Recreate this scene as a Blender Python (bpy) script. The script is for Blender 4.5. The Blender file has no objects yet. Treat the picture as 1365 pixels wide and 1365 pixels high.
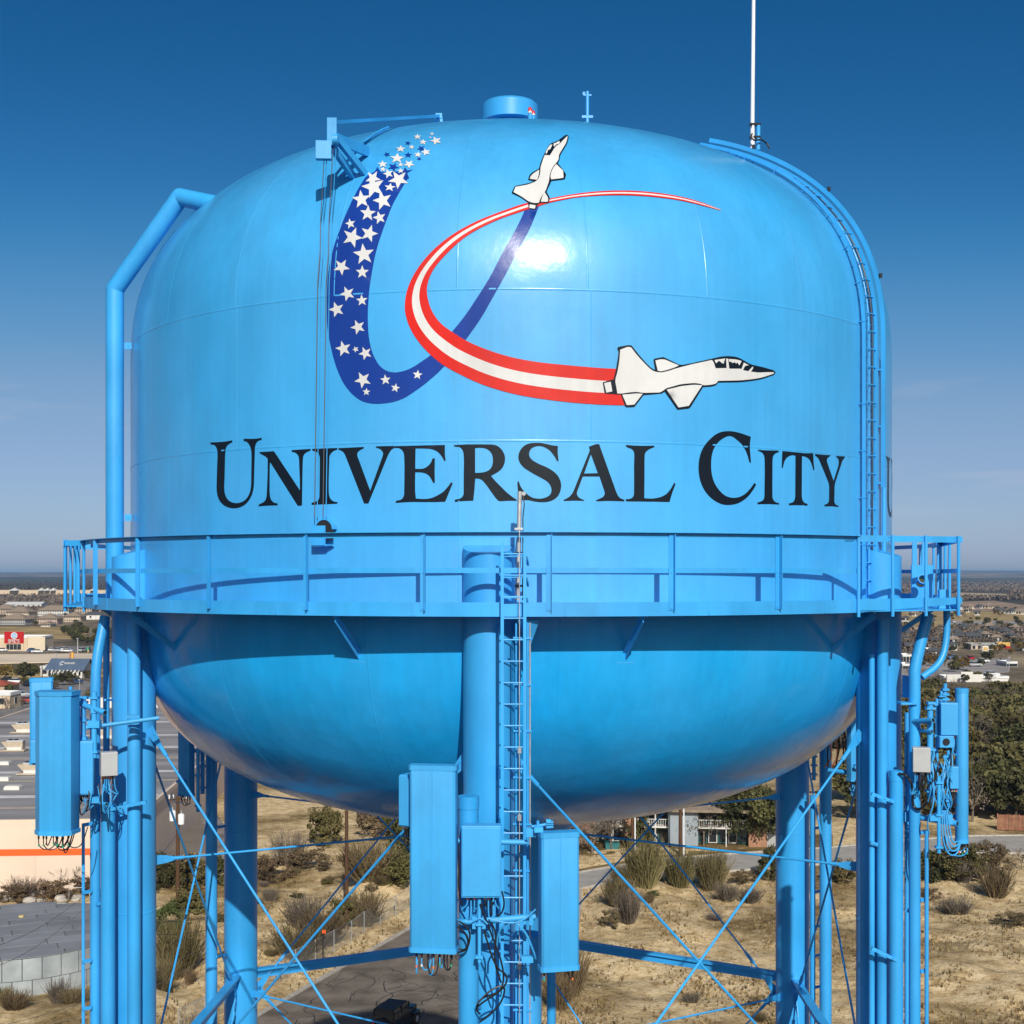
import bpy, bmesh, math, random
import numpy as np
from mathutils import Vector, Matrix
from mathutils.geometry import delaunay_2d_cdt

random.seed(7)
R_ = math.radians
sc = bpy.context.scene
col = sc.collection

# ------------------------------------------------------------------ camera
H = 30.0                       # eye height over the ground (a drone level with the balcony)
F, CX, CV = 1812.0, 681.5, 765.0   # focal length and principal point in photo pixels
cd = bpy.data.cameras.new('camera')
cam = bpy.data.objects.new('camera', cd); col.objects.link(cam)
cam.location = (0, 0, H); cam.rotation_euler = (R_(90), 0, 0)
cd.sensor_width = 36; cd.lens = F/1365*36
cd.shift_x = (682.5-CX)/1365; cd.shift_y = (CV-682.5)/1365
cd.clip_start = .5; cd.clip_end = 60000
sc.camera = cam

# ------------------------------------------------------------------ light
EL, AZ = 31.5, 7.8             # sun: elevation, and degrees to the right of straight behind the camera
wd = bpy.data.worlds.new('World'); sc.world = wd; wd.use_nodes = True
nt = wd.node_tree; bg = nt.nodes['Background']
sky = nt.nodes.new('ShaderNodeTexSky'); sky.sky_type = 'NISHITA'; sky.sun_disc = False
sky.sun_elevation = R_(EL); sky.sun_rotation = R_(180-AZ)
sky.altitude = 200; sky.air_density = .42; sky.dust_density = 1.25; sky.ozone_density = 4.5
SKY_SAT, SKY_STRENGTH = 1.16, .112
hs = nt.nodes.new('ShaderNodeHueSaturation'); hs.inputs['Saturation'].default_value = SKY_SAT
nt.links.new(sky.outputs[0], hs.inputs['Color'])
# one grade over the whole sky (polarised, winter-clear blue): scaled to display range, curved, scaled back
def vmul(x, k):
    n_ = nt.nodes.new('ShaderNodeVectorMath'); n_.operation = 'SCALE'; n_.inputs['Scale'].default_value = k; nt.links.new(x, n_.inputs[0]); return n_.outputs[0]
cv = nt.nodes.new('ShaderNodeRGBCurve')
for ch_, pts_ in ((0, ((0, 0), (.037, .012), (.076, .10), (.12, .225), (.20, .315), (1, 1))), (1, ((0, 0), (.117, .105), (.223, .28), (.314, .375), (.407, .435), (1, .95))), (2, ((0, 0), (.328, .293), (.571, .545), (.723, .60), (1, .74)))):
    c_ = cv.mapping.curves[ch_]; c_.points[0].location = pts_[0]; c_.points[1].location = pts_[-1]
    for q_ in pts_[1:-1]: c_.points.new(*q_)
    for q_ in c_.points: q_.handle_type = 'AUTO_CLAMPED'
cv.mapping.update()
nt.links.new(vmul(hs.outputs[0], .124), cv.inputs['Color'])
# a trace of thin cirrus low over the horizon, all the way round
tcw = nt.nodes.new('ShaderNodeTexCoord'); mpw = nt.nodes.new('ShaderNodeMapping'); mpw.inputs['Scale'].default_value = (5, 5, 46); nt.links.new(tcw.outputs['Generated'], mpw.inputs[0])
nzw = nt.nodes.new('ShaderNodeTexNoise'); nzw.inputs['Scale'].default_value = 1.0; nzw.inputs['Detail'].default_value = 6; nt.links.new(mpw.outputs[0], nzw.inputs['Vector'])
rpw = nt.nodes.new('ShaderNodeMapRange'); rpw.inputs[1].default_value = .57; rpw.inputs[2].default_value = .90; nt.links.new(nzw.outputs['Fac'], rpw.inputs[0])
spw = nt.nodes.new('ShaderNodeSeparateXYZ'); nt.links.new(tcw.outputs['Generated'], spw.inputs[0])
elw = nt.nodes.new('ShaderNodeValToRGB'); nt.links.new(spw.outputs['Z'], elw.inputs[0])
for p_, v_ in ((.02, 0), (.06, .55), (.11, .6), (.17, 0)):
    e_ = elw.color_ramp.elements.new(p_); e_.color = (v_, v_, v_, 1)
elw.color_ramp.elements.remove(elw.color_ramp.elements[0]); elw.color_ramp.elements[-1].color = (0, 0, 0, 1)
mlw = nt.nodes.new('ShaderNodeMath'); mlw.operation = 'MULTIPLY'; nt.links.new(rpw.outputs[0], mlw.inputs[0]); nt.links.new(elw.outputs[0], mlw.inputs[1])
mxw = nt.nodes.new('ShaderNodeMix'); mxw.data_type = 'RGBA'; nt.links.new(mlw.outputs[0], mxw.inputs[0]); nt.links.new(cv.outputs[0], mxw.inputs[6]); mxw.inputs[7].default_value = (.55, .58, .66, 1)
nt.links.new(vmul(mxw.outputs[2], 1/.124), bg.inputs['Color'])
bg.inputs['Strength'].default_value = SKY_STRENGTH
sl = bpy.data.lights.new('sun', 'SUN'); sl.energy = 4.0; sl.angle = R_(.5); sl.color = (1, .955, .87)
so = bpy.data.objects.new('sun', sl); col.objects.link(so)
sdir = Vector((math.sin(R_(AZ))*math.cos(R_(EL)), -math.cos(R_(AZ))*math.cos(R_(EL)), math.sin(R_(EL))))
so.rotation_euler = sdir.to_track_quat('Z', 'Y').to_euler(); so.location = (20, -40, 80)
sc.view_settings.view_transform = 'Standard'; sc.view_settings.look = 'None'
sc.view_settings.exposure = 0.15; sc.view_settings.gamma = 1; sc.view_settings.use_curve_mapping = False
sc.cycles.max_bounces = 6; sc.cycles.volume_bounces = 0

# ------------------------------------------------------------------ helpers
def P(u, v, d):                # photo pixel at a distance along the view axis -> world
    return Vector(((u-CX)/F*d, d, H-(v-CV)/F*d))
def G(u, v, z=0.0):            # photo pixel -> point of the ground
    d = (H-z)*F/(v-CV)
    return Vector(((u-CX)/F*d, d, z))
def px(n, d): return n*d/F

def setp(o, label=None, cat=None, group=None, kind=None):
    if label: o['label'] = label
    if cat: o['category'] = cat
    if group: o['group'] = group
    if kind: o['kind'] = kind
    return o
def thing(name, loc, label, cat, group=None, rz=0):
    o = bpy.data.objects.new(name, None); col.objects.link(o)
    o.empty_display_size = .3
    o.location = loc; o.rotation_euler = (0, 0, rz)
    return setp(o, label, cat, group)
def origin(o):                 # world origin of a thing from one of its parts
    while o.parent: o = o.parent
    return o
def link(name, me, parent=None, loc=None):
    o = bpy.data.objects.new(name, me); col.objects.link(o)
    if parent: o.parent = parent
    if loc is not None: o.location = loc
    return o
def kids(o): return [c for c in KIDS.get(o.name, [])]
KIDS = {}
def copy_tree(o, loc, rz, scale=1.0, label=None, group=None):
    def cp(s, par):
        c = s.copy(); col.objects.link(c)
        if par: c.parent = par
        for ch in s.children: cp(ch, c)
        return c
    c = cp(o, None); c.location = loc; c.rotation_euler = (0, 0, rz)
    c.scale = (scale,)*3 if not isinstance(scale, tuple) else scale
    if label: c['label'] = label
    if group: c['group'] = group
    return c

class MB:
    def __init__(s): s.v = []; s.f = []; s.m = []; s.mi = 0
    def add(s, vs, fs):
        b = len(s.v); s.v += [tuple(q) for q in vs]
        s.f += [tuple(i+b for i in q) for q in fs]; s.m += [s.mi]*len(fs)
        return s
    def box(s, c, size, rz=0, rot=None):
        hx, hy, hz = size[0]/2, size[1]/2, size[2]/2
        m = rot if rot is not None else Matrix.Rotation(rz, 3, 'Z')
        c = Vector(c)
        vs = [c+m@Vector((x*hx, y*hy, z*hz)) for z in (-1, 1) for y in (-1, 1) for x in (-1, 1)]
        return s.add(vs, [(0, 2, 3, 1), (4, 5, 7, 6), (0, 1, 5, 4), (2, 6, 7, 3), (0, 4, 6, 2), (1, 3, 7, 5)])
    def beam(s, p, q, w, h, up=(0, 0, 1)):
        p, q = Vector(p), Vector(q); d = q-p; L = d.length; d.normalize()
        x = d.cross(Vector(up))
        if x.length < 1e-4: x = d.cross(Vector((0, 1, 0)))
        x.normalize(); z = x.cross(d)
        m = Matrix((x, d, z)).transposed()
        return s.box((p+q)/2, (w, L, h), rot=m)
    def tube(s, pts, r, n=10, caps=True):
        pts = [Vector(p) for p in pts]; k = len(pts)
        rr = r if isinstance(r, (list, tuple)) else [r]*k
        t0 = (pts[1]-pts[0]).normalized()
        a = t0.cross(Vector((0, 0, 1)))
        if a.length < .05: a = t0.cross(Vector((0, 1, 0)))
        a.normalize(); vs = []
        for i, p in enumerate(pts):
            if i == 0: t = t0
            elif i == k-1: t = (pts[i]-pts[i-1]).normalized()
            else: t = ((pts[i]-pts[i-1]).normalized()+(pts[i+1]-pts[i]).normalized()).normalized()
            a = (a-t*a.dot(t)); a.normalize(); b = t.cross(a)
            f = 1.0
            if 0 < i < k-1:
                cs = max(.5, (pts[i+1]-pts[i]).normalized().dot(t)); f = 1/cs if cs < .98 else 1
            vs += [p+(a*math.cos(2*math.pi*j/n)+b*math.sin(2*math.pi*j/n))*rr[i]*(f if f < 1.02 else 1) for j in range(n)]
        fs = [(i*n+j, i*n+(j+1) % n, (i+1)*n+(j+1) % n, (i+1)*n+j) for i in range(k-1) for j in range(n)]
        if caps: fs += [tuple(range(n))[::-1], tuple((k-1)*n+j for j in range(n))]
        return s.add(vs, fs)
    def cyl(s, p, q, r, n=16): return s.tube([p, q], r, n)
    def lathe(s, c, prof, n=32, a0=0, a1=2*math.pi, closed=True):
        c = Vector(c); vs = []; k = n if closed else n+1
        for r, z in prof:
            vs += [c+Vector((r*math.cos(a0+(a1-a0)*j/n), r*math.sin(a0+(a1-a0)*j/n), z)) for j in range(k)]
        fs = []
        for i in range(len(prof)-1):
            for j in range(n):
                j2 = (j+1) % k
                fs.append((i*k+j, i*k+j2, (i+1)*k+j2, (i+1)*k+j))
        return s.add(vs, fs)
    def prism(s, poly, z0, z1, tf=None):      # poly: (x, y) counter-clockwise, extruded in z
        n = len(poly); tf = tf or (lambda q: q)
        vs = [tf(Vector((x, y, z0))) for x, y in poly]+[tf(Vector((x, y, z1))) for x, y in poly]
        fs = [tuple(range(n))[::-1], tuple(range(n, 2*n))]+[(i, (i+1) % n, n+(i+1) % n, n+i) for i in range(n)]
        return s.add(vs, fs)
    def quad(s, a, b, c, d): return s.add([a, b, c, d], [(0, 1, 2, 3)])
    def mesh(s, name, mats, org=(0, 0, 0), smooth=False, bevel=0):
        me = bpy.data.meshes.new(name); o = Vector(org)
        me.from_pydata([tuple(Vector(q)-o) for q in s.v], [], s.f)
        for m in (mats if isinstance(mats, (list, tuple)) else [mats]): me.materials.append(m)
        me.polygons.foreach_set('material_index', s.m)
        if bevel:
            bm = bmesh.new(); bm.from_mesh(me)
            es = [e for e in bm.edges if len(e.link_faces) == 2 and e.calc_face_angle(0) > .9]
            bmesh.ops.bevel(bm, geom=es, offset=bevel, segments=2, affect='EDGES', profile=.5)
            bm.to_mesh(me); bm.free()
        if smooth:
            me.polygons.foreach_set('use_smooth', [True]*len(me.polygons))
            if smooth is not True: me.set_sharp_from_angle(angle=R_(smooth))
        me.update(); return me
    def build(s, name, mats, parent=None, smooth=False, label=None, bevel=0):
        """one mesh object; coordinates in s.v are world, turned local to the thing it belongs to"""
        org = origin(parent).location if parent else (0, 0, 0)
        o = link(name, s.mesh(name, mats, org, smooth, bevel), parent)
        if label: o['label'] = label
        return o
def solo(name, mb, mats, label, cat, group=None, smooth=False, bevel=0, base=None):
    """a thing that is a single mesh, its origin at its base"""
    if base is None:
        a = np.array([tuple(q) for q in mb.v]); base = Vector(((a[:, 0].min()+a[:, 0].max())/2, (a[:, 1].min()+a[:, 1].max())/2, a[:, 2].min()))
    o = link(name, mb.mesh(name, mats, base, smooth, bevel), None, base)
    return setp(o, label, cat, group)
def big(name, V, Fq, mats, mi=None, smooth=False):
    """numpy vertices and equal-sized faces -> mesh"""
    me = bpy.data.meshes.new(name); V = np.asarray(V, np.float32); Fq = np.asarray(Fq, np.int32)
    k = Fq.shape[1]; n = len(Fq)
    me.vertices.add(len(V)); me.vertices.foreach_set('co', V.ravel())
    me.loops.add(n*k); me.loops.foreach_set('vertex_index', Fq.ravel())
    me.polygons.add(n); me.polygons.foreach_set('loop_start', np.arange(0, n*k, k, dtype=np.int32))
    me.polygons.foreach_set('loop_total', np.full(n, k, np.int32))
    for m in mats: me.materials.append(m)
    if mi is not None: me.polygons.foreach_set('material_index', np.asarray(mi, np.int32))
    if smooth: me.polygons.foreach_set('use_smooth', np.ones(n, bool))
    me.update(calc_edges=True); me.validate(); return me

# ------------------------------------------------------------------ materials
MATS = {}
def mat(name, rgb, rough=.6, spec=.5, var=.12, scale=6.0, bump=0.0, bscale=30.0, metal=0, coat=0, rgb2=None, objrand=0, stretch=None, detail=5, rvar=0):
    if name in MATS: return MATS[name]
    m = bpy.data.materials.new(name); m.use_nodes = True; n = m.node_tree; L = n.links.new
    b = n.nodes['Principled BSDF']
    b.inputs['Roughness'].default_value = rough; b.inputs['Specular IOR Level'].default_value = spec
    b.inputs['Metallic'].default_value = metal
    if coat: b.inputs['Coat Weight'].default_value = coat; b.inputs['Coat Roughness'].default_value = .12
    tc = n.nodes.new('ShaderNodeTexCoord'); mp = n.nodes.new('ShaderNodeMapping'); L(tc.outputs['Object'], mp.inputs[0])
    if stretch: mp.inputs['Scale'].default_value = stretch
    nz = n.nodes.new('ShaderNodeTexNoise'); nz.inputs['Scale'].default_value = scale; nz.inputs['Detail'].default_value = detail
    L(mp.outputs[0], nz.inputs['Vector'])
    rp = n.nodes.new('ShaderNodeValToRGB'); L(nz.outputs['Fac'], rp.inputs[0])
    rp.color_ramp.elements[0].position = .3; rp.color_ramp.elements[1].position = .7
    c2 = rgb2 or rgb
    rp.color_ramp.elements[0].color = (*[max(0, q*(1-var)) for q in rgb], 1)
    rp.color_ramp.elements[1].color = (*[min(1, q*(1+var)) for q in c2], 1)
    out = rp.outputs[0]
    if objrand:
        oi = n.nodes.new('ShaderNodeObjectInfo'); mr = n.nodes.new('ShaderNodeMapRange')
        mr.inputs[3].default_value = 1-objrand; mr.inputs[4].default_value = 1+objrand
        L(oi.outputs['Random'], mr.inputs[0])
        hv = n.nodes.new('ShaderNodeHueSaturation'); L(out, hv.inputs['Color']); L(mr.outputs[0], hv.inputs['Value'])
        mh = n.nodes.new('ShaderNodeMapRange'); mh.inputs[3].default_value = .5-objrand*.06; mh.inputs[4].default_value = .5+objrand*.06
        ml = n.nodes.new('ShaderNodeMath'); ml.operation = 'MULTIPLY'; ml.inputs[1].default_value = 7.31
        fr = n.nodes.new('ShaderNodeMath'); fr.operation = 'FRACT'
        L(oi.outputs['Random'], ml.inputs[0]); L(ml.outputs[0], fr.inputs[0]); L(fr.outputs[0], mh.inputs[0]); L(mh.outputs[0], hv.inputs['Hue'])
        out = hv.outputs[0]
    L(out, b.inputs['Base Color'])
    if rvar:
        mr = n.nodes.new('ShaderNodeMapRange'); mr.inputs[3].default_value = rough-rvar; mr.inputs[4].default_value = rough+rvar
        L(nz.outputs['Fac'], mr.inputs[0]); L(mr.outputs[0], b.inputs['Roughness'])
    if bump:
        n2 = n.nodes.new('ShaderNodeTexNoise'); n2.inputs['Scale'].default_value = bscale; n2.inputs['Detail'].default_value = 4
        L(mp.outputs[0], n2.inputs['Vector'])
        bp = n.nodes.new('ShaderNodeBump'); bp.inputs['Strength'].default_value = bump; bp.inputs['Distance'].default_value = .05
        L(n2.outputs['Fac'], bp.inputs['Height']); L(bp.outputs[0], b.inputs['Normal'])
    MATS[name] = m; return m
# ------------------------------------------------------------------ the blue paint of the tower
def paint_mat(name, rgb, rough=.3, streak=True, bump=.02, sheen=.45, plates=False, spec=.36, wear=.08):
    m = bpy.data.materials.new(name); m.use_nodes = True; n = m.node_tree; L = n.links.new
    b = n.nodes['Principled BSDF']; b.inputs['Roughness'].default_value = rough
    b.inputs['Specular IOR Level'].default_value = spec
    b.inputs['Coat Weight'].default_value = sheen; b.inputs['Coat Roughness'].default_value = .56
    tc = n.nodes.new('ShaderNodeTexCoord')
    def noise(scale, st, detail=4):
        mp = n.nodes.new('ShaderNodeMapping'); mp.inputs['Scale'].default_value = st; L(tc.outputs['Object'], mp.inputs[0])
        z = n.nodes.new('ShaderNodeTexNoise'); z.inputs['Scale'].default_value = scale; z.inputs['Detail'].default_value = detail
        L(mp.outputs[0], z.inputs['Vector']); return z.outputs['Fac']
    def rng(x, a, c):
        r = n.nodes.new('ShaderNodeMapRange'); r.inputs[1].default_value = .3; r.inputs[2].default_value = .7
        r.inputs[3].default_value = a; r.inputs[4].default_value = c; L(x, r.inputs[0]); return r.outputs[0]
    def mul(x, y):
        q = n.nodes.new('ShaderNodeMath'); q.operation = 'MULTIPLY'; L(x, q.inputs[0]); L(y, q.inputs[1]); return q.outputs[0]
    val = rng(noise(1.1, (1, 1, .6)), .99-wear, 1.0+wear)
    if streak: val = mul(val, rng(noise(1.0, (9, 9, .12), 6), .955, 1.035))
    if plates:                                   # each welded plate gets its own slight random tone
        sp = n.nodes.new('ShaderNodeSeparateXYZ'); L(tc.outputs['Object'], sp.inputs[0])
        def mth(op, x, y):
            q = n.nodes.new('ShaderNodeMath'); q.operation = op
            for k, z in enumerate((x, y)):
                if isinstance(z, (int, float)): q.inputs[k].default_value = z
                else: L(z, q.inputs[k])
            return q.outputs[0]
        ang = mth('ARCTAN2', sp.outputs['X'], mth('MULTIPLY', sp.outputs['Y'], -1.0))
        up = mth('GREATER_THAN', sp.outputs['Z'], H+4.26); mid = mth('GREATER_THAN', sp.outputs['Z'], H+1.99)
        width = mth('SUBTRACT', math.pi/4, mth('MULTIPLY', up, math.pi/6)); off = mth('ADD', R_(6.0), mth('MULTIPLY', mth('SUBTRACT', mid, up), R_(-15.2)))
        cell = mth('FLOOR', mth('DIVIDE', mth('ADD', ang, off), width), 0)
        wn = n.nodes.new('ShaderNodeTexWhiteNoise'); wn.noise_dimensions = '2D'; cb = n.nodes.new('ShaderNodeCombineXYZ'); L(cell, cb.inputs[0]); L(mth('ADD', mth('MULTIPLY', up, 3.3), mid), cb.inputs[1]); L(cb.outputs[0], wn.inputs['Vector'])
        mr = n.nodes.new('ShaderNodeMapRange'); mr.inputs[3].default_value = .955; mr.inputs[4].default_value = 1.03; L(wn.outputs['Value'], mr.inputs[0]); val = mul(val, mr.outputs[0])
    val = mul(val, rng(noise(14, (1, 1, 1), 3), .985, 1.015))
    hv = n.nodes.new('ShaderNodeHueSaturation'); hv.inputs['Color'].default_value = (*rgb, 1); L(val, hv.inputs['Value'])
    L(rng(noise(.7, (1, 1, .5), 3), .97, 1.0), hv.inputs['Saturation'])
    L(hv.outputs[0], b.inputs['Base Color'])
    L(rng(noise(2.2, (1, 1, .4), 5), rough-.05, rough+.07), b.inputs['Roughness'])
    bp = n.nodes.new('ShaderNodeBump'); bp.inputs['Strength'].default_value = 1.0; bp.inputs['Distance'].default_value = bump
    L(noise(1.3, (1, 1, 1), 3), bp.inputs['Height']); 
    bp2 = n.nodes.new('ShaderNodeBump'); bp2.inputs['Strength'].default_value = .25; bp2.inputs['Distance'].default_value = .004
    L(noise(18, (1, 1, 1), 3), bp2.inputs['Height']); L(bp.outputs[0], bp2.inputs['Normal']); L(bp2.outputs[0], b.inputs['Normal'])
    MATS[name] = m; return m
BLUE = (.030, .352, .735)
M_tank = paint_mat('tank_paint', BLUE, .22, bump=.014, plates=True, sheen=1.0, spec=.34)
M_steel = paint_mat('steel_paint', (.028, .335, .735), .36, bump=.004, sheen=.25, spec=.3, wear=.13)
M_gear = paint_mat('antenna_paint', (.034, .340, .715), .45, bump=.002, sheen=.2, spec=.3, wear=.16)
M_bowl = paint_mat('bowl_paint', (.006, .345, .765), .17, bump=.022, sheen=.08, spec=.34)
M_letter = paint_mat('letter_paint', (.004, .009, .017), .34, bump=.01, sheen=.06, spec=.22)
M_navy = paint_mat('navy_paint', (.003, .038, .27), .24, bump=.012, sheen=.08, spec=.3)
M_red = paint_mat('red_paint', (.60, .010, .004), .28, bump=.01, sheen=.06, spec=.25)
M_white = paint_mat('white_paint', (.62, .62, .61), .3, bump=.01, sheen=.05, spec=.25)
M_grey = mat('grey_plastic', (.42, .43, .43), .5, var=.08, scale=4)
M_galv = mat('galvanised', (.48, .49, .50), .45, metal=.5, var=.2, scale=9)
M_whitefibre = mat('white_fibreglass', (.78, .79, .80), .4, var=.05)
M_black = mat('black_cable', (.012, .012, .014), .45, var=.3)
M_dark = mat('dark_hole', (.008, .010, .014), .8)
M_label = mat('cable_tape_orange', (.75, .18, .05), .5)
M_tapew = mat('cable_tape_white', (.75, .75, .72), .5)
M_tapeg = mat('cable_tape_green', (.03, .35, .20), .5)
M_beacon = mat('beacon_red', (.62, .02, .02), .25)

# ------------------------------------------------------------------ the tank: a surface of revolution
TY, RT = 27.8, 7.5
TC = Vector((0, TY, 0))
ZC, BD, PD = 4.0, 4.4, 2.4       # dome (heights are relative to the eye)
ZB, BB, PB = -.6, 4.2, 2.4       # bowl
def prof(z):
    if z > ZC: t = min(1, (z-ZC)/BD); return RT*max(0, 1-t**PD)**(1/PD)
    if z < ZB: t = min(1, (ZB-z)/BB); return RT*max(0, 1-t**PB)**(1/PB)
    return RT
def normal(x, y, z):
    dx, dy = x, y-TY; r = max(1e-6, math.hypot(dx, dy))
    e = 1e-3; k = (prof(z+e)-prof(z-e))/(2*e); n = Vector((dx/r, dy/r, -k)); return n.normalized()
def hit(u, v):
    dx, dz = (u-CX)/F, (CV-v)/F
    def inside(t): return math.hypot(dx*t, t-TY) < prof(dz*t) and -4.8 < dz*t < 8.4
    t, st = 19.0, .12; found = False
    while t < 28.2:
        if inside(t): found = True; break
        t += st
    if not found: return None
    a, b = t-st, t
    for _ in range(30):
        m = (a+b)/2
        if inside(m): b = m
        else: a = m
    return Vector((dx*b, b, dz*b))
def pol(r, phi, z):              # phi in degrees from the side that faces the camera, z relative to the eye
    return Vector((r*math.sin(R_(phi)), TY-r*math.cos(R_(phi)), H+z))
def dz_at(r):                    # dome height at a radius
    return ZC+BD*(1-(r/RT)**PD)**(1/PD)

tower = thing('water_tower', (0, TY, 0), 'huge sky blue water tower with a painted flag ribbon, two jets and black lettering', 'water tower')
N = 192
zs = [ZC+BD*s for s in np.sin(np.linspace(0, math.pi/2, 40))]
mb = MB(); mb.lathe((0, TY, H), [(prof(z), z) for z in zs[:-1]]+[(.02, ZC+BD)], N); dome = mb.build('roof_dome', M_tank, tower, True)
mb = MB(); mb.lathe((0, TY, H), [(RT, z) for z in np.linspace(ZB, ZC, 14)], N); shell = mb.build('tank_shell', M_tank, tower, True)
zs = [ZB-BB*s for s in np.sin(np.linspace(0, math.pi/2, 40))]
mb = MB(); mb.lathe((0, TY, H), [(prof(z), z) for z in zs[:-1]]+[(.3, ZB-BB)], N); bowl = mb.build('tank_bowl', M_bowl, tower, True)
zb = ZB-BB
mb = MB(); mb.lathe((0, TY, H), [(2.0, zb+.10), (1.55, zb-.05), (1.15, zb-.45), (.8, zb-1.0), (.62, zb-1.8), (.6, zb-3), (.6, -H)], 40); mb.build('centre_riser', M_steel, tower, True)

# weld seams, slightly proud of the plates
def seam_ring(z, r, a0=-180, a1=180, w=.020, h=.0045, n=160):
    mb = MB(); pr = [(prof(z-w), z-w), (prof(z-w/2)+h, z-w/2), (prof(z+w/2)+h, z+w/2), (prof(z+w), z+w)]
    mb.lathe((0, TY, H), pr, n, R_(a0-90), R_(a1-90), abs(a1-a0) >= 360); return mb.build('weld_seam', M_tank, shell, True)
def seam_line(phi, z0, z1, w=.014, h=.0038, n=16):
    mb = MB(); vs = []
    for i in range(n+1):
        z = z0+(z1-z0)*i/n; r = prof(z)
        for k, (a, o) in enumerate(((-w, 0), (-w/2, h), (w/2, h), (w, 0))):
            p = pol(r+o, phi+math.degrees(a/max(r, .5)), z); vs.append(p)
    fs = [(i*4+k, i*4+k+1, (i+1)*4+k+1, (i+1)*4+k) for i in range(n) for k in range(3)]
    mb.add(vs, fs); return mb.build('weld_seam', M_tank, shell, True)
seam_ring(ZC+.26, RT, w=.02); seam_ring(1.99, RT); seam_ring(-.55, RT)
for k in range(24): seam_line(-6.2+15*k, ZC+.26, 7.2, n=26)
for k in range(8): seam_line(9.2+45*k, 1.99, ZC+.26); seam_line(-6.0+45*k, -.55, 1.99)
for k in range(16): seam_line(-17+22.5*k, -.6, -4.2, n=20).data.materials[0] = M_bowl

# ------------------------------------------------------------------ painted lettering and emblem: thin paint films on the plates
def soften(poly, it=2, lim=52):
    for _ in range(it):
        out = []; n = len(poly)
        for i in range(n):
            a, b, c = poly[i-1], poly[i], poly[(i+1) % n]
            d1 = (b[0]-a[0], b[1]-a[1]); d2 = (c[0]-b[0], c[1]-b[1])
            ang = abs(math.degrees(math.atan2(d1[0]*d2[1]-d1[1]*d2[0], d1[0]*d2[0]+d1[1]*d2[1])))
            if 4 < ang < lim:
                l1, l2 = math.hypot(*d1), math.hypot(*d2); t1 = min(.25, .25*max(l2, 2)/max(l1, .01)); t2 = min(.25, .25*max(l1, 2)/max(l2, .01))
                out.append((b[0]-d1[0]*t1, b[1]-d1[1]*t1)); out.append((b[0]+d2[0]*t2, b[1]+d2[1]*t2))
            else: out.append(b)
        poly = out
    return poly
def even_odd(x, y, polys):
    c = False
    for p in polys:
        n = len(p)
        for i in range(n):
            x1, y1 = p[i]; x2, y2 = p[i-1]
            if (y1 > y) != (y2 > y) and x < (x2-x1)*(y-y1)/(y2-y1)+x1: c = not c
    return c
def film(name, polys, m, off, parent=None, step=11.0, label=None, smooth_it=2, lim=52):
    """fill outlines given on the photograph's plane and lay them on the tank's plates as a coat of paint"""
    polys = [soften(p, smooth_it, lim) for p in polys]
    V, E = [], []
    for p in polys:
        q = []
        for i in range(len(p)):
            a, b = p[i], p[(i+1) % len(p)]; L = math.hypot(b[0]-a[0], b[1]-a[1])
            if L < .02: continue
            k = max(1, int(L/step+.5)); q += [(a[0]+(b[0]-a[0])*j/k, a[1]+(b[1]-a[1])*j/k) for j in range(k)]
        s = len(V); V += q; E += [(s+j, s+(j+1) % len(q)) for j in range(len(q))]
    xs = [q[0] for q in V]; ys = [q[1] for q in V]
    y = min(ys)+step/2
    while y < max(ys):
        x = min(xs)+step/2
        while x < max(xs):
            if even_odd(x, y, polys): V.append((x+.013*y % .3, y))
            x += step
        y += step
    r = delaunay_2d_cdt([Vector(q) for q in V], E, [], 0, 1e-5)
    vs, fs = r[0], [f for f in r[2]]
    keep = [f for f in fs if even_odd(sum(vs[i][0] for i in f)/3, sum(vs[i][1] for i in f)/3, polys)]
    used = sorted({i for f in keep for i in f}); mp = {}; mb = MB()
    for i in used:
        h = hit(vs[i][0], vs[i][1])
        if h is None: h = hit(vs[i][0]*.99+CX*.01, vs[i][1])
        mp[i] = len(mb.v); mb.v.append(tuple(h+normal(*h)*off+Vector((0, 0, H))))
    for f in keep: mb.f.append(tuple(mp[i] for i in f)); mb.m.append(0)
    return mb.build(name, m, parent or shell, True, label)
def sc_(pts, ox, oy, s): return [(x/s+ox, y/s+oy) for x, y in pts]
S = 10.5
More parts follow.
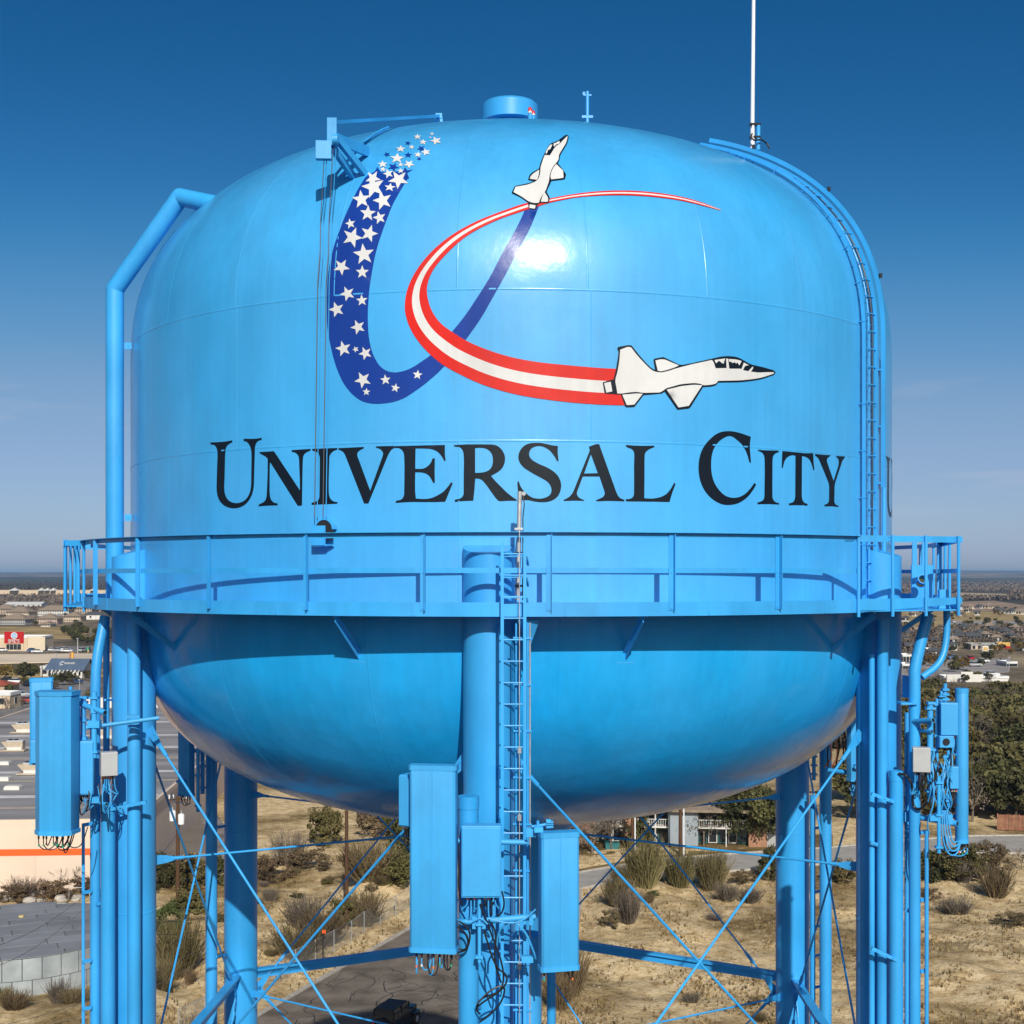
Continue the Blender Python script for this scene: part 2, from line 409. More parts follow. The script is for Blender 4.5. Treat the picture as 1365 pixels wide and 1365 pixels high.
LET = {
'U': (275, 575, [[(60,155),(200,150),(300,138),(365,125),(368,150),(330,170),(290,200),(272,250),(265,350),(262,500),(258,650),(252,800),(262,880),(295,950),(345,990),(420,1008),(490,995),(550,960),(595,900),(622,820),(630,740),(632,600),(635,400),(633,280),(620,220),(590,165),(560,140),(525,138),(525,103),(620,105),(700,103),(775,90),(780,118),(735,130),(700,160),(684,220),(680,320),(675,500),(672,650),(668,760),(655,850),(620,935),(570,1005),(500,1055),(420,1078),(340,1075),(270,1050),(210,1005),(170,940),(150,870),(145,780),(150,600),(155,450),(160,330),(155,260),(135,210),(105,185),(62,185)]]),
'N': (275, 575, [[(745,290),(950,278),(1312,825),(1310,640),(1303,500),(1300,390),(1290,340),(1260,305),(1225,290),(1198,288),(1198,262),(1460,245),(1465,265),(1420,285),(1385,305),(1360,340),(1352,420),(1348,600),(1345,800),(1342,1035),(1290,1045),(1270,1025),(895,430),(890,500),(888,700),(888,850),(895,920),(915,970),(950,1000),(1000,1008),(1000,1035),(850,1040),(735,1050),(735,1025),(780,1005),(825,975),(845,920),(852,800),(860,600),(862,380),(830,350),(780,325),(748,305)]]),
'I': (395, 575, [[(225,245),(575,232),(575,255),(530,270),(490,300),(465,345),(460,500),(455,700),(455,850),(465,920),(490,960),(530,985),(578,990),(578,1012),(215,1028),(215,1000),(270,985),(310,965),(325,920),(328,700),(330,500),(330,360),(315,310),(285,285),(225,268)]]),
'V': (395, 575, [[(590,235),(945,218),(945,238),(895,262),(855,295),(855,350),(875,395),(1035,830),(1210,345),(1218,305),(1200,270),(1165,240),(1120,232),(1115,210),(1368,203),(1368,234),(1330,258),(1290,320),(1010,1010),(950,1010),(680,320),(655,285),(620,265),(590,258)]]),
'E': (505, 575, [[(215,207),(925,190),(925,330),(935,400),(930,418),(915,412),(880,345),(820,280),(750,250),(650,240),(515,240),(512,400),(512,525),(620,525),(680,495),(730,440),(752,378),(785,378),(782,550),(785,720),(762,722),(740,680),(705,620),(650,585),(590,573),(512,573),(508,700),(510,850),(520,940),(620,948),(710,942),(800,910),(900,850),(960,785),(1015,708),(1033,730),(985,850),(930,985),(780,990),(420,988),(240,1002),(235,985),(250,968),(300,962),(335,940),(355,890),(358,700),(360,500),(355,340),(345,290),(315,250),(275,233),(215,234)]]),
'R': (595, 575, [[(108,192),(300,182),(500,182),(670,185),(740,215),(795,280),(822,350),(822,420),(795,500),(740,560),(625,625),(700,710),(850,860),(940,930),(985,955),(985,972),(840,972),(735,980),(690,935),(560,750),(510,690),(470,665),(405,660),(395,800),(378,970),(250,975),(118,988),(120,955),(185,945),(225,920),(242,880),(243,600),(247,400),(240,300),(225,255),(185,220),(108,212)],
      [(403,235),(480,228),(560,240),(620,285),(650,350),(652,430),(640,490),(605,540),(540,570),(470,580),(403,580)]]),
'S': (680, 575, [[(668,205),(665,300),(678,415),(655,415),(625,355),(560,270),(490,225),(420,203),(350,210),(295,240),(265,290),(268,350),(310,405),(400,455),(520,505),(610,560),(670,620),(705,690),(717,760),(705,840),(670,910),(610,960),(530,988),(430,995),(330,980),(260,962),(130,966),(115,880),(105,780),(100,715),(112,695),(125,710),(145,770),(190,835),(250,890),(310,930),(400,945),(480,935),(550,900),(580,850),(578,790),(555,740),(510,695),(430,650),(300,580),(190,510),(135,445),(110,370),(125,290),(175,215),(250,170),(340,160),(430,160),(500,175),(580,195)]]),
'A': (790, 575, [[(-50,212),(5,195),(35,180),(90,178),(330,850),(355,905),(390,940),(440,955),(442,980),(240,972),(50,980),(50,962),(90,945),(145,920),(170,880),(165,840),(95,632),(-138,632),(-220,850),(-222,880),(-205,915),(-165,945),(-120,960),(-120,972),(-250,970),(-405,975),(-405,958),(-345,930),(-300,890),(-270,840),(-40,265),(-50,240)],
      [(-25,325),(72,585),(-120,590)]]),
'L': (790, 575, [[(465,190),(560,198),(700,203),(860,200),(862,222),(800,245),(755,275),(730,310),(725,400),(725,600),(722,935),(800,942),(870,938),(960,918),(1030,880),(1090,810),(1140,718),(1160,735),(1110,870),(1075,990),(900,985),(465,980),(465,950),(530,945),(565,920),(578,880),(580,700),(578,500),(583,320),(575,280),(545,245),(490,228),(465,210)]]),
'C': (915, 565, [[(900,180),(890,250),(885,330),(895,450),(902,545),(880,540),(860,460),(830,375),(780,290),(720,235),(650,180),(600,168),(560,178),(490,215),(430,270),(385,340),(355,430),(345,520),(345,640),(360,740),(395,840),(460,935),(530,1000),(600,1030),(680,1038),(760,1018),(830,975),(890,910),(950,825),(975,850),(930,930),(870,1010),(800,1070),(710,1120),(600,1138),(510,1132),(420,1095),(330,1030),(255,940),(205,840),(175,730),(165,610),(175,500),(200,400),(245,310),(310,230),(400,150),(480,112),(570,100),(660,105),(760,130)]]),
'I2': (1000, 580, [[(108,205),(250,215),(385,215),(405,235),(350,255),(320,290),(310,350),(310,550),(308,750),(310,880),(330,920),(365,945),(400,950),(400,972),(250,965),(100,968),(100,942),(150,930),(185,905),(198,860),(200,700),(203,500),(200,320),(190,275),(160,240),(108,220)]]),
'T': (1000, 580, [[(448,222),(640,240),(780,255),(880,252),(885,370),(897,490),(882,492),(865,420),(835,350),(795,310),(725,293),(722,400),(722,600),(720,850),(730,910),(755,950),(800,962),(800,988),(690,980),(540,982),(542,955),(590,945),(615,920),(628,870),(630,600),(632,290),(600,280),(550,288),(505,320),(475,370),(455,460),(440,460),(443,340)]]),
'Y': (1000, 580, [[(905,262),(1010,275),(1125,280),(1110,298),(1075,325),(1070,365),(1165,640),(1230,440),(1240,370),(1230,330),(1200,300),(1200,290),(1325,300),(1320,320),(1290,355),(1180,690),(1178,800),(1175,940),(1195,975),(1235,988),(1230,1005),(1130,995),(1038,998),(1040,972),(1080,962),(1102,920),(1103,800),(1105,690),(960,335),(935,305),(905,285)]]),
}
painted = []
for k, (ox, oy, pl) in LET.items():
    painted.append(film('painted_letter', [sc_(p, ox, oy, S) for p in pl], M_letter, .004))

# the blue ribbon with stars
RB = [(489,233.6),(479,249),(469.3,267.5),(457.9,293),(447.3,322),(444.5,330.8),(440.4,348),(437.3,366.7),(436.1,387),(435.8,407.7),(436,433),(438.6,450),(443.2,472.7),(449.8,493.8),(457.7,511),(468.2,524.8),(481.4,534.7),(494.6,538.4),(509,538.3),(525,536),(538,531.4),(552.6,522.2),(568.5,510.3),(581.7,499),(592.9,487.9),(608,470),(623,450),(641.4,424.4),(661.9,387.7),(676.5,361.4),(691.2,332),(705.8,307.1),(720.5,270),(703.5,270),(695.6,289.6),(683.8,313),(670.7,335),(654.5,367.2),(642.8,386.3),(620.8,420),(601.8,443.4),(588,460),(573.7,474),(561.9,482),(551.3,489.2),(539.5,494.5),(526.3,496.9),(515.7,494.9),(506.5,488.6),(498.6,476),(494,462.2),(491.3,446.4),(490.4,426.6),(490.6,412),(492.2,387),(495.8,363.6),(499.9,341),(505,322.6),(511.8,303),(522.9,273.6),(531.7,257.8),(542.7,239.3),(545.5,237.6),(542.8,231),(551,226),(543,227.5),(540,222.8),(536.5,229.5),(531,230.5),(524,228.5),(519,231),(514,229),(508,230),(503,222.5),(499.5,229.5)]
painted.append(film('painted_ribbon', [RB], M_navy, .004, step=13))
def edge(pts, n):
    d = [0]
    for a, b in zip(pts, pts[1:]): d.append(d[-1]+math.hypot(b[0]-a[0], b[1]-a[1]))
    out = []
    for i in range(n):
        t = d[-1]*i/(n-1); k = max(j for j in range(len(d)) if d[j] <= t+1e-9); k = min(k, len(pts)-2)
        f = (t-d[k])/(d[k+1]-d[k]); a, b = pts[k], pts[k+1]; out.append((a[0]+(b[0]-a[0])*f, a[1]+(b[1]-a[1])*f))
    return out
def smooth_line(p, it=3):
    for _ in range(it):
        q = [p[0]]
        for a, b in zip(p, p[1:]): q += [(a[0]*.75+b[0]*.25, a[1]*.75+b[1]*.25), (a[0]*.25+b[0]*.75, a[1]*.25+b[1]*.75)]
        p = q+[p[-1]]
    return p
OUTR = [(960.3,279.8),(936.6,270.3),(908.8,262.5),(881,257.8),(850.3,254.7),(816.9,254.1),(783.5,256.4),(755.7,260.5),(730.6,265.3),(702.9,270.5),(688.2,274.9),(661.9,284.4),(637,294),(609.1,308.6),(588.6,323.3),(571,339.4),(554.9,359.9),(543.2,383.3),(539.1,405.3),(541,422.9),(548.7,442.4),(561.9,460.9),(577.7,476.7),(592.2,487.9),(614.9,500),(642.7,513.1),(684.5,525.6),(726.2,532.6),(765,537),(800,539.6),(833,540.4)]
INR = [(960.3,280.9),(922.7,270.8),(894.9,265.3),(853,261),(811.4,260.3),(769.6,263),(749,267.1),(733.3,270.2),(720,274.6),(699,280.8),(691.2,283.7),(670.7,290.3),(647.2,300.5),(626.7,311.5),(609.1,324.7),(588.6,345.2),(576.9,359.9),(569.6,377.5),(568.8,392),(574,412.6),(585.7,430.2),(601.8,442.2),(626,457.4),(670.5,474.1),(712.3,482.5),(754,486.7),(800,490.8),(822,491.6)]
OUTR, INR = smooth_line(OUTR), smooth_line(INR)
# pair the two edges leg by leg so the stripes stay parallel through the bend
def split(p, f): k = min(range(len(p)), key=lambda i: f(p[i])); return p[:k+1], p[k:]
o1, o2 = split(OUTR, lambda q: q[0]); i1, i2 = split(INR, lambda q: q[0])
EO = edge(o1, 70)+edge(o2, 70)[1:]; EI = edge(i1, 70)+edge(i2, 70)[1:]
def stripe(name, f0, f1, m, off):
    mb = MB(); n = len(EO); kx = 3
    for (a, b) in zip(EO, EI):
        for j in range(kx+1):
            f = f0+(f1-f0)*j/kx; h = hit(a[0]+(b[0]-a[0])*f, a[1]+(b[1]-a[1])*f)
            mb.v.append(tuple(h+normal(*h)*off+Vector((0, 0, H))))
    for i in range(n-1):
        for j in range(kx):
            a = i*(kx+1)+j; mb.f.append((a, a+1, a+kx+2, a+kx+1)); mb.m.append(0)
    painted.append(mb.build(name, m, shell, True))
stripe('painted_stripe', 0, .325, M_red, .008)
stripe('painted_stripe', .325, .655, M_white, .008)
stripe('painted_stripe', .655, 1, M_red, .008)

def star(cx, cy, tx, ty, m, off=.008, sq=1.0):
    r = math.hypot(tx-cx, (ty-cy)/sq); a = math.atan2((ty-cy)/sq, tx-cx); pts = []
    for i in range(10):
        q = r if i % 2 == 0 else r*.42
        pts.append((cx+q*math.cos(a+math.pi*i/5), cy+q*sq*math.sin(a+math.pi*i/5)))
    painted.append(film('painted_star', [pts], m, off, step=14, smooth_it=0))
def stars(ox, oy, s, L, m=None, off=.008, sq=1.0):
    for cx, cy, tx, ty in L: star(cx/s+ox, cy/s+oy, tx/s+ox, ty/s+oy, m or M_white, off, sq)
stars(435, 220, 11.375, [(710,205,772,100),(715,335,868,235),(535,525,518,382),(855,543,812,398),(632,737,640,612),(808,803,782,703),(368,893,350,813),(397,1100,456,950),(652,1042,695,912)])
stars(425, 300, 9.75, [(587,382,570,240),(298,547,356,453),(567,614,567,524),(375,893,335,800),(562,980,556,902),(234,1098,200,998)])
stars(430, 420, 7.583, [(360,122,330,50),(212,340,192,260),(337,347,322,316),(434,387,405,323),(409,656,368,578),(445,777,447,736),(637,655,632,600),(737,737,747,690),(961,604,967,553)])
stars(480, 165, 11.375, [(430,762,405,690),(585,850,692,742)], off=.008, sq=.9)
stars(480, 165, 11.375, [(455,970,468,905),(345,620,340,562),(350,697,360,660),(618,627,620,592),(618,720,612,680),(745,618,797,565),(563,530,570,448),(617,388,622,332),(783,360,800,328),(872,205,870,160),(957,285,962,240),(1152,264,1225,222),(1092,160,1112,138),(1066,215,1070,200),(878,475,885,430),(1000,437,1066,405)], sq=.72, off=.010)
stars(480, 165, 11.375, [(724,297,735,262),(928,380,975,345),(730,478,732,430),(407,470,447,442),(897,535,918,508),(505,660,548,600),(545,745,520,715)], M_navy, .006, sq=.75)

def plane(ox, oy, s, dark, whites, darks2=()):
    painted.append(film('painted_jet_outline', [sc_(dark, ox, oy, s)], M_letter, .012, lim=40, smooth_it=1))
    for w in whites: painted.append(film('painted_jet_panel', [sc_(w, ox, oy, s)], M_white, .016, lim=40, smooth_it=1))
D5 = 955.5
def sh(L): return [(x+D5, y) for x, y in L]
plane(795, 440, 9.1,
  [(75,635),(175,605),(205,600),(235,480),(262,320),(268,255),(250,225),(262,205),(320,195),(380,183),(425,188),(445,215),(520,310),(600,400),(660,460),(710,487),(690,360),(700,348),(805,328),(830,338),(930,385),(1015,428),(1155,402),(1395,348),(1515,320),(1615,316),(1705,328),(1775,363),(1865,418),(2005,448),(2145,488),(2168,515),(2150,542),(2005,592),(1895,612),(1745,630),(1475,634),(1445,670),(1385,684),(1290,690),(1140,932),(1120,950),(985,965),(970,950),(825,745),(790,768),(570,788),(465,925),(450,932),(360,935),(345,920),(295,785),(105,772),(95,760),(75,640)],
  [[(285,240),(375,205),(415,210),(500,320),(590,415),(650,475),(700,505),(775,518),(860,500),(950,470),(1015,452),(1160,415),(1395,364)]+sh([(460,392),(485,465),(620,462),(655,470),(790,470),(825,490),(905,505),(1010,518),(1100,512),(1190,512),(1185,530),(1050,576),(930,597),(780,612),(515,617),(490,650),(430,665),(335,672),(300,652),(220,643),(60,658)])+[(940,680),(840,707),(810,732),(770,758),(560,763),(480,750),(400,757),(300,772),(250,770),(240,700),(222,610),(250,520),(275,380)],
   [(90,645),(170,628),(190,745),(118,760)],
   [(710,370),(805,350),(995,430),(950,453),(860,483),(780,503),(740,495)],
   [(310,785),(400,777),(480,770),(558,774),(455,905),(365,912)],
   [(848,724),(940,702),(1015,682),(1170,664),(1278,670),(1115,920),(990,940)],
   sh([(470,365),(600,345),(580,410),(555,398),(535,380),(520,375),(490,405)]),
   sh([(610,345),(635,350),(650,478),(618,478)]),
   sh([(640,352),(740,358),(800,378),(770,430),(750,395),(730,408),(715,390),(690,402),(670,385),(650,388)]),
   sh([(825,395),(885,428),(840,436),(815,488),(795,480)]),
   sh([(932,442),(940,460),(908,512),(880,500)])])
plane(670, 170, 11.375,
  [(975,120),(998,138),(1000,170),(980,250),(870,430),(865,490),(835,550),(920,655),(962,720),(945,785),(920,795),(740,815),(665,980),(715,1070),(710,1110),(690,1150),(570,1152),(530,1175),(500,1250),(400,1240),(385,1170),(385,1140),(260,1055),(145,1005),(140,985),(185,895),(230,885),(380,855),(485,820),(390,800),(390,780),(410,725),(440,695),(550,630),(580,520),(640,390),(700,280),(740,245),(830,215),(940,130)],
  [[(972,148),(985,150),(965,240),(850,430),(850,490),(820,540),(780,580),(738,650),(712,730),(705,790),(700,830),(650,970),(598,1040),(562,1110),(548,1150),(480,1155),(400,1135),(270,1045),(165,990),(195,910),(390,875),(500,830),(548,780),(570,700),(573,620),(603,520),(638,430),(715,435),(750,380),(800,300),(860,265),(915,205)],
   [(553,650),(550,720),(528,790),(515,803),(410,790),(430,740),(470,705)],
   [(810,565),(915,665),(922,770),(900,778),(735,798),(722,760),(730,700),(763,625)],
   [(635,990),(685,1070),(690,1110),(680,1135),(578,1135),(590,1090),(608,1035)],
   [(410,1175),(500,1190),(488,1240),(405,1228)],
   [(720,275),(752,272),(735,315),(718,345),(690,352),(672,400),(655,415),(652,385),(680,330)],
   [(775,250),(800,250),(855,218),(868,232),(850,265),(815,268),(780,305),(770,280)]])
# the same lettering and emblem again round the side of the tank
for o in painted:
    c = o.copy(); col.objects.link(c); c.rotation_euler = (0, 0, R_(105.2))
# ------------------------------------------------------------------ six tubular legs
RC, CR = 7.6, .385
LEGS = {'front': -2.5, 'right': 57.5, 'backright': 120.5, 'back': 178, 'backleft': -123.2, 'left': -62.5}
for k, ph in LEGS.items():
    mb = MB(); n = 40; c = pol(RC, ph, 0); vs = []
    rd = Vector((math.sin(R_(ph)), -math.cos(R_(ph)), 0))
    for j in range(n):
        a = 2*math.pi*j/n; q = Vector((math.cos(a), math.sin(a), 0))*CR
        vs.append((c.x+q.x, c.y+q.y, 0))
    for j in range(n):
        a = 2*math.pi*j/n; q = Vector((math.cos(a), math.sin(a), 0))*CR; out = q.dot(rd)
        vs.append((c.x+q.x, c.y+q.y, H+.43-.27*(out+.1)))
    mb.add(vs, [(j, (j+1) % n, n+(j+1) % n, n+j) for j in range(n)]+[tuple(range(n, 2*n))])
    mb.build('leg', M_steel, tower, 40)
    mb = MB()
    for zz in (-9.3,): mb.lathe((c.x, c.y, H+zz+3.3), [(CR, -.012), (CR+.006, -.006), (CR+.006, .006), (CR, .012)], 32)
    mb.v = mb.v; mm = mb.build('leg_weld', M_steel, tower)
    mb = MB(); mb.box((c.x, c.y, .25), (1.3, 1.3, .5), R_(-ph)); mb.build('leg_foot', M_steel, tower)

# bracing: horizontal struts, crossed rods, radial tie rods
ZU, ZS = -2.75, -9.35
names = ['front', 'right', 'backright', 'back', 'backleft', 'left']
def legp(k, z, toward=None, off=.39):
    p = pol(RC, LEGS[k], z)
    if toward is not None:
        d = Vector(toward)-p; d.z = 0; d.normalize(); p = p+d*off
    return p
def plate(p, q, w0, w1, t, L):       # gusset plate at p, pointing to q
    d = (q-p); d.normalize(); mb = MB()
    side = d.cross(Vector((d.y, -d.x, 0))); side.normalize()
    nrm = d.cross(side); nrm.normalize()
    pts = [p-side*w0, p+side*w0, p+d*L*.55+side*w0*.75, p+d*L+side*w1, p+d*L-side*w1, p+d*L*.55-side*w0*.75]
    vs = [x+nrm*t/2 for x in pts]+[x-nrm*t/2 for x in pts]; n = len(pts)
    mb.add(vs, [tuple(range(n)), tuple(range(n, 2*n))[::-1]]+[(i, (i+1) % n, n+(i+1) % n, n+i) for i in range(n)])
    for s in (-.6, .6):
        b = p+d*L*.35+side*w0*s*.6; mb.cyl(b-nrm*(t/2+.012), b+nrm*(t/2+.012), .018, 8)
    return mb
def rod(a, b, r=.022, turn=True):
    p, q = legp(a[0], a[1], legp(b[0], b[1])), legp(b[0], b[1], legp(a[0], a[1]))
    plate(p, q, .10, .035, .02, .42).build('gusset_plate', M_steel, tower)
    plate(q, p, .10, .035, .02, .42).build('gusset_plate', M_steel, tower)
    mb = MB(); d = (q-p).normalized(); mb.cyl(p+d*.38, q-d*.38, r, 10)
    if turn:
        for e, s in ((p, 1), (q, -1)):
            mb.cyl(e+d*s*.40, e+d*s*.62, r*1.7, 8)
        mb.tube([q-d*1.15, q-d*1.05, q-d*.85, q-d*.75], [r*1.0, r*2.0, r*2.0, r*1.0], 8)
    mb.build('brace_rod', M_steel, tower)
for i, a in enumerate(names):
    b = names[(i+1) % 6]
    rod((a, ZU), (b, ZS-.45)); rod((b, ZU), (a, ZS-.45))
    rod((a, ZS-.45), (b, ZS-8.2)); rod((b, ZS-.45), (a, ZS-8.2))
    for zz in (ZS, ZS-8):
        p, q = legp(a, zz, legp(b, zz), .37), legp(b, zz, legp(a, zz), .37)
        mb = MB(); d = (q-p).normalized()
        mb.beam(p, q, .20, .05); mb.beam(p+Vector((0, 0, -.10)), q+Vector((0, 0, -.10)), .03, .2)
        mb.build('strut', M_steel, tower)
    for zz in (-5.15, ZS-.45):
        c = legp(a, zz); hub = Vector((0, TY, H+zz)); d = (hub-c); d.z = 0; d.normalize()
        p = c+d*.38; q = hub-d*.62
        pl = plate(p, q, .09, .03, .02, .36); pl.build('gusset_plate', M_steel, tower)
        mb = MB(); mb.cyl(p+d*.3, q, .021, 10); mb.cyl(p+d*.33, p+d*.5, .034, 8); mb.build('tie_rod', M_steel, tower)
for zz in (-5.15, ZS-.45):
    mb = MB(); mb.lathe((0, TY, H+zz), [(.6, -.05), (.68, -.05), (.68, .05), (.6, .05)], 32); mb.build('riser_collar', M_steel, tower)

# ------------------------------------------------------------------ the balcony
RB_ = 8.36
mb = MB(); mb.lathe((0, TY, H-.6), [(RT-.01, 0), (RB_-.002, 0), (RB_-.002, .025), (RT-.01, .025), (RT-.01, 0)], 180)
balc = mb.build('balcony_floor', M_steel, tower, 40)
A0, DA, NP = 3.7, 12.3, 29
DA = 360/NP
def arc(r, a0, a1, z, n=8): return [pol(r, a0+(a1-a0)*i/n, z) for i in range(n+1)]
def band(name, r0, r1, z0, z1, a0, a1, parent=balc, m=None, n=10):
    mb = MB(); vs = []
    for i in range(n+1):
        a = a0+(a1-a0)*i/n
        vs += [pol(r0, a, z0), pol(r1, a, z0), pol(r1, a, z1), pol(r0, a, z1)]
    fs = [(i*4+k, i*4+(k+1) % 4, (i+1)*4+(k+1) % 4, (i+1)*4+k) for i in range(n) for k in range(4)]+[(0, 3, 2, 1), (n*4, n*4+1, n*4+2, n*4+3)]
    mb.add(vs, fs); return mb.build(name, m or M_steel, parent, 30)
# rim plates, butted with a hairline joint
for k in range(24):
    a = -9.7+15*k; band('rim_plate', RB_, RB_+.014, -.612, -.408, a+.02, a+14.98)
    mb = MB(); mb.beam(pol(RB_+.016, a, -.60), pol(RB_+.016, a, -.42), .03, .006, up=pol(1, a, 0)-pol(0, a, 0)); mb.build('rim_joint', M_steel, balc)
OPENR, OPENL = (36.5, 71.5), (-91, -66)
def inside(a, lo, hi): a = (a+180) % 360-180; return lo < a < hi
for k in range(NP):
    a = (A0+DA*k+180) % 360-180
    if not (inside(a, *OPENR) or inside(a, *OPENL)):
        mb = MB(); nrm = pol(1, a, 0)-pol(0, a, 0); tan = Vector((-nrm.y, nrm.x, 0))
        c = pol(RB_+.02, a, 0)
        mb.beam(c+Vector((0, 0, -.53)), c+Vector((0, 0, .585)), .078, .010, up=nrm)
        e = c+tan*.034+nrm*.036; mb.beam(e+Vector((0, 0, -.53)), e+Vector((0, 0, .575)), .010, .075, up=nrm)
        for zz in (-.5, .02): mb.cyl(c+Vector((0, 0, zz))+nrm*.004, c+Vector((0, 0, zz))+nrm*.016, .012, 6)
        mb.build('railing_post', M_steel, balc)
    b = a+DA
    if not ((inside(a, *OPENR) and inside(b, *OPENR)) or (inside(a, *OPENL) and inside(b, *OPENL))):
        mb = MB(); n = 6
        for i in range(n):                       # angle iron: upright leg inside, flat leg over it to the outside
            p, q = pol(RB_, a+DA*i/n, .56), pol(RB_, a+DA*(i+1)/n, .56)
            mb.beam(p, q, .008, .075)
            p, q = pol(RB_+.04, a+DA*i/n, .598), pol(RB_+.04, a+DA*(i+1)/n, .598); mb.beam(p, q, .088, .008)
        mb.build('top_rail', M_steel, balc)
        band('mid_rail', RB_-.004, RB_+.004, .012, .088, a+.25, b-.25)
# sloping brackets under the floor
for a in (-49.7, -18.2, 13.4, 45.5, 77, 108, 140, 172, -156, -124, -87):
    mb = MB(); p, q = pol(8.26, a, -.62), pol(7.36, a, -1.27); tan = Vector((math.cos(R_(a)), math.sin(R_(a)), 0))
    mb.beam(p, q, .10, .012, up=(0, 0, 1)); mb.beam(p+Vector((0, 0, -.05)), q+Vector((0, 0, -.05)), .012, .09)
    br = mb.build('bracket', M_steel, balc)
    mb = MB(); mb.box(pol(7.44, a, -1.22), (.26, .02, .26), R_(a), ); mb.build('bracket_pad', M_steel, br)
# gusset below the walkway beside the ladder
mb = MB(); a_, b_, c_ = P(690, 826, 19.5), P(719, 827, 19.6), P(704, 870, 19.85); mb.add([a_, b_, c_]+[q+Vector((0, .015, 0)) for q in (a_, b_, c_)], [(0, 1, 2), (5, 4, 3), (0, 3, 4, 1), (1, 4, 5, 2), (2, 5, 3, 0)]); mb.build('walkway_gusset', M_steel, balc)
# landings that widen the walkway: by the right ladder and by the left leg
def landing(pts, posts, zlo, zhi):
    mb = MB(); poly = [(p.x, p.y) for p in pts]; mb.prism(poly, H-.6, H-.575)
    fl = mb.build('landing_floor', M_steel, tower)
    return fl
def rail_run(fl, p, q, n, kick=(-.612, -.408), pipe=.028, mid=True, ends=(0, 1)):
    p, q = Vector(p), Vector(q); d = (q-p).normalized(); nrm = Vector((d.y, -d.x, 0))
    def at(t, z): r = p+(q-p)*t; return Vector((r.x, r.y, H+z))
    for t in [ends[0]+(ends[1]-ends[0])*i/(n-1) for i in range(n)]:
        mb = MB(); mb.cyl(at(t, -.68)+nrm*.03, at(t, .62)+nrm*.03, pipe, 10); mb.build('railing_post', M_steel, fl)
    mb = MB(); mb.beam(at(-.02, .56), at(1.02, .56), .012, .10)
    for t in [ends[0]+(ends[1]-ends[0])*i/(n-1) for i in range(n)]:
        for s in (-.03, .03): mb.cyl(at(t, .56+s)-d*.06, at(t, .56+s)-d*.06+nrm*.02, .010, 6)
    mb.build('top_rail', M_steel, fl)
    if mid:
        mb = MB(); mb.beam(at(0, .05), at(1, .05), .010, .075); mb.build('mid_rail', M_steel, fl)
    mb = MB(); vs = []
    for t, z0, z1 in ((-.02, kick[0], kick[1]), (1.02, kick[2] if len(kick) > 2 else kick[0], kick[3] if len(kick) > 2 else kick[1])):
        vs += [at(t, z0), at(t, z1), at(t, z1)-nrm*.012, at(t, z0)-nrm*.012]
    mb.add(vs, [(0, 1, 5, 4), (1, 2, 6, 5), (2, 3, 7, 6), (3, 0, 4, 7), (0, 3, 2, 1), (4, 5, 6, 7)]); mb.build('kick_plate', M_steel, fl)
a1, a2, a3 = Vector((5.28, 21.38, 0)), Vector((7.33, 22.2, 0)), Vector((7.95, 25.0, 0))
flr = landing([pol(RB_-.03, 37, 0)-Vector((0, 0, H)), a1, a2, a3, Vector((RB_-.05, 27, 0)), pol(RB_-.1, 70, 0), pol(RB_-.1, 52, 0)], 4, 0, 0)
rail_run(flr, a1, a2, 4, (-.63, -.40, -.485, -.385), mid=False, ends=(.09, .975))
rail_run(flr, a2, a3, 2, ends=(.72, 1))
rail_run(flr, a3, (RB_, 27, 0), 2)
b1, b2, b3, b4 = Vector((-7.72, 24.55, 0)), Vector((-8.13, 24.7, 0)), Vector((-9.0, 28.2, 0)), Vector((-RB_, 28.4, 0))
fll = landing([b4, b3, b2, b1, pol(RB_-.1, -75, 0)], 4, 0, 0)
rail_run(fll, b1, b2, 2, (-.60, -.575), mid=False, ends=(.05, 1))
rail_run(fll, b2, b3, 4, (-.60, -.56), mid=False, ends=(.02, .98))
rail_run(fll, b3, b4, 2)
# inner posts, clamp box and conduit mouth on the right landing
for u, d in ((1219, 24.2), (1232, 24.6), (1252, 25.2)):
    mb = MB(); p = P(u, 765, d); mb.box((p.x, p.y, H+.0), (.085, .03, 1.12)); mb.build('railing_post', M_steel, flr)
mb = MB(); p = P(1229, 776, 23.1); mb.box((p.x+.03, p.y+.1, p.z-.02), (.36, .05, .62)); mb.build('hatch_plate', M_steel, flr)
mb = MB(); mb.lathe((0, 0, 0), [(.05, 0), (.085, 0), (.085, .16), (.07, .16), (.07, .02), (.0, .02)], 20)
q = Matrix.Rotation(R_(65), 3, 'X'); mb.v = [tuple(P(1227, 777, 22.9)+q@Vector(x)) for x in mb.v]
mb.build('conduit_mouth', M_steel, flr, 40)
mb = MB(); mb.cyl(P(1227, 777, 22.86), P(1227.6, 776.5, 22.78), .066, 16); mb.build('foam_plug', mat('foam', (.07, .06, .02), .9), flr)

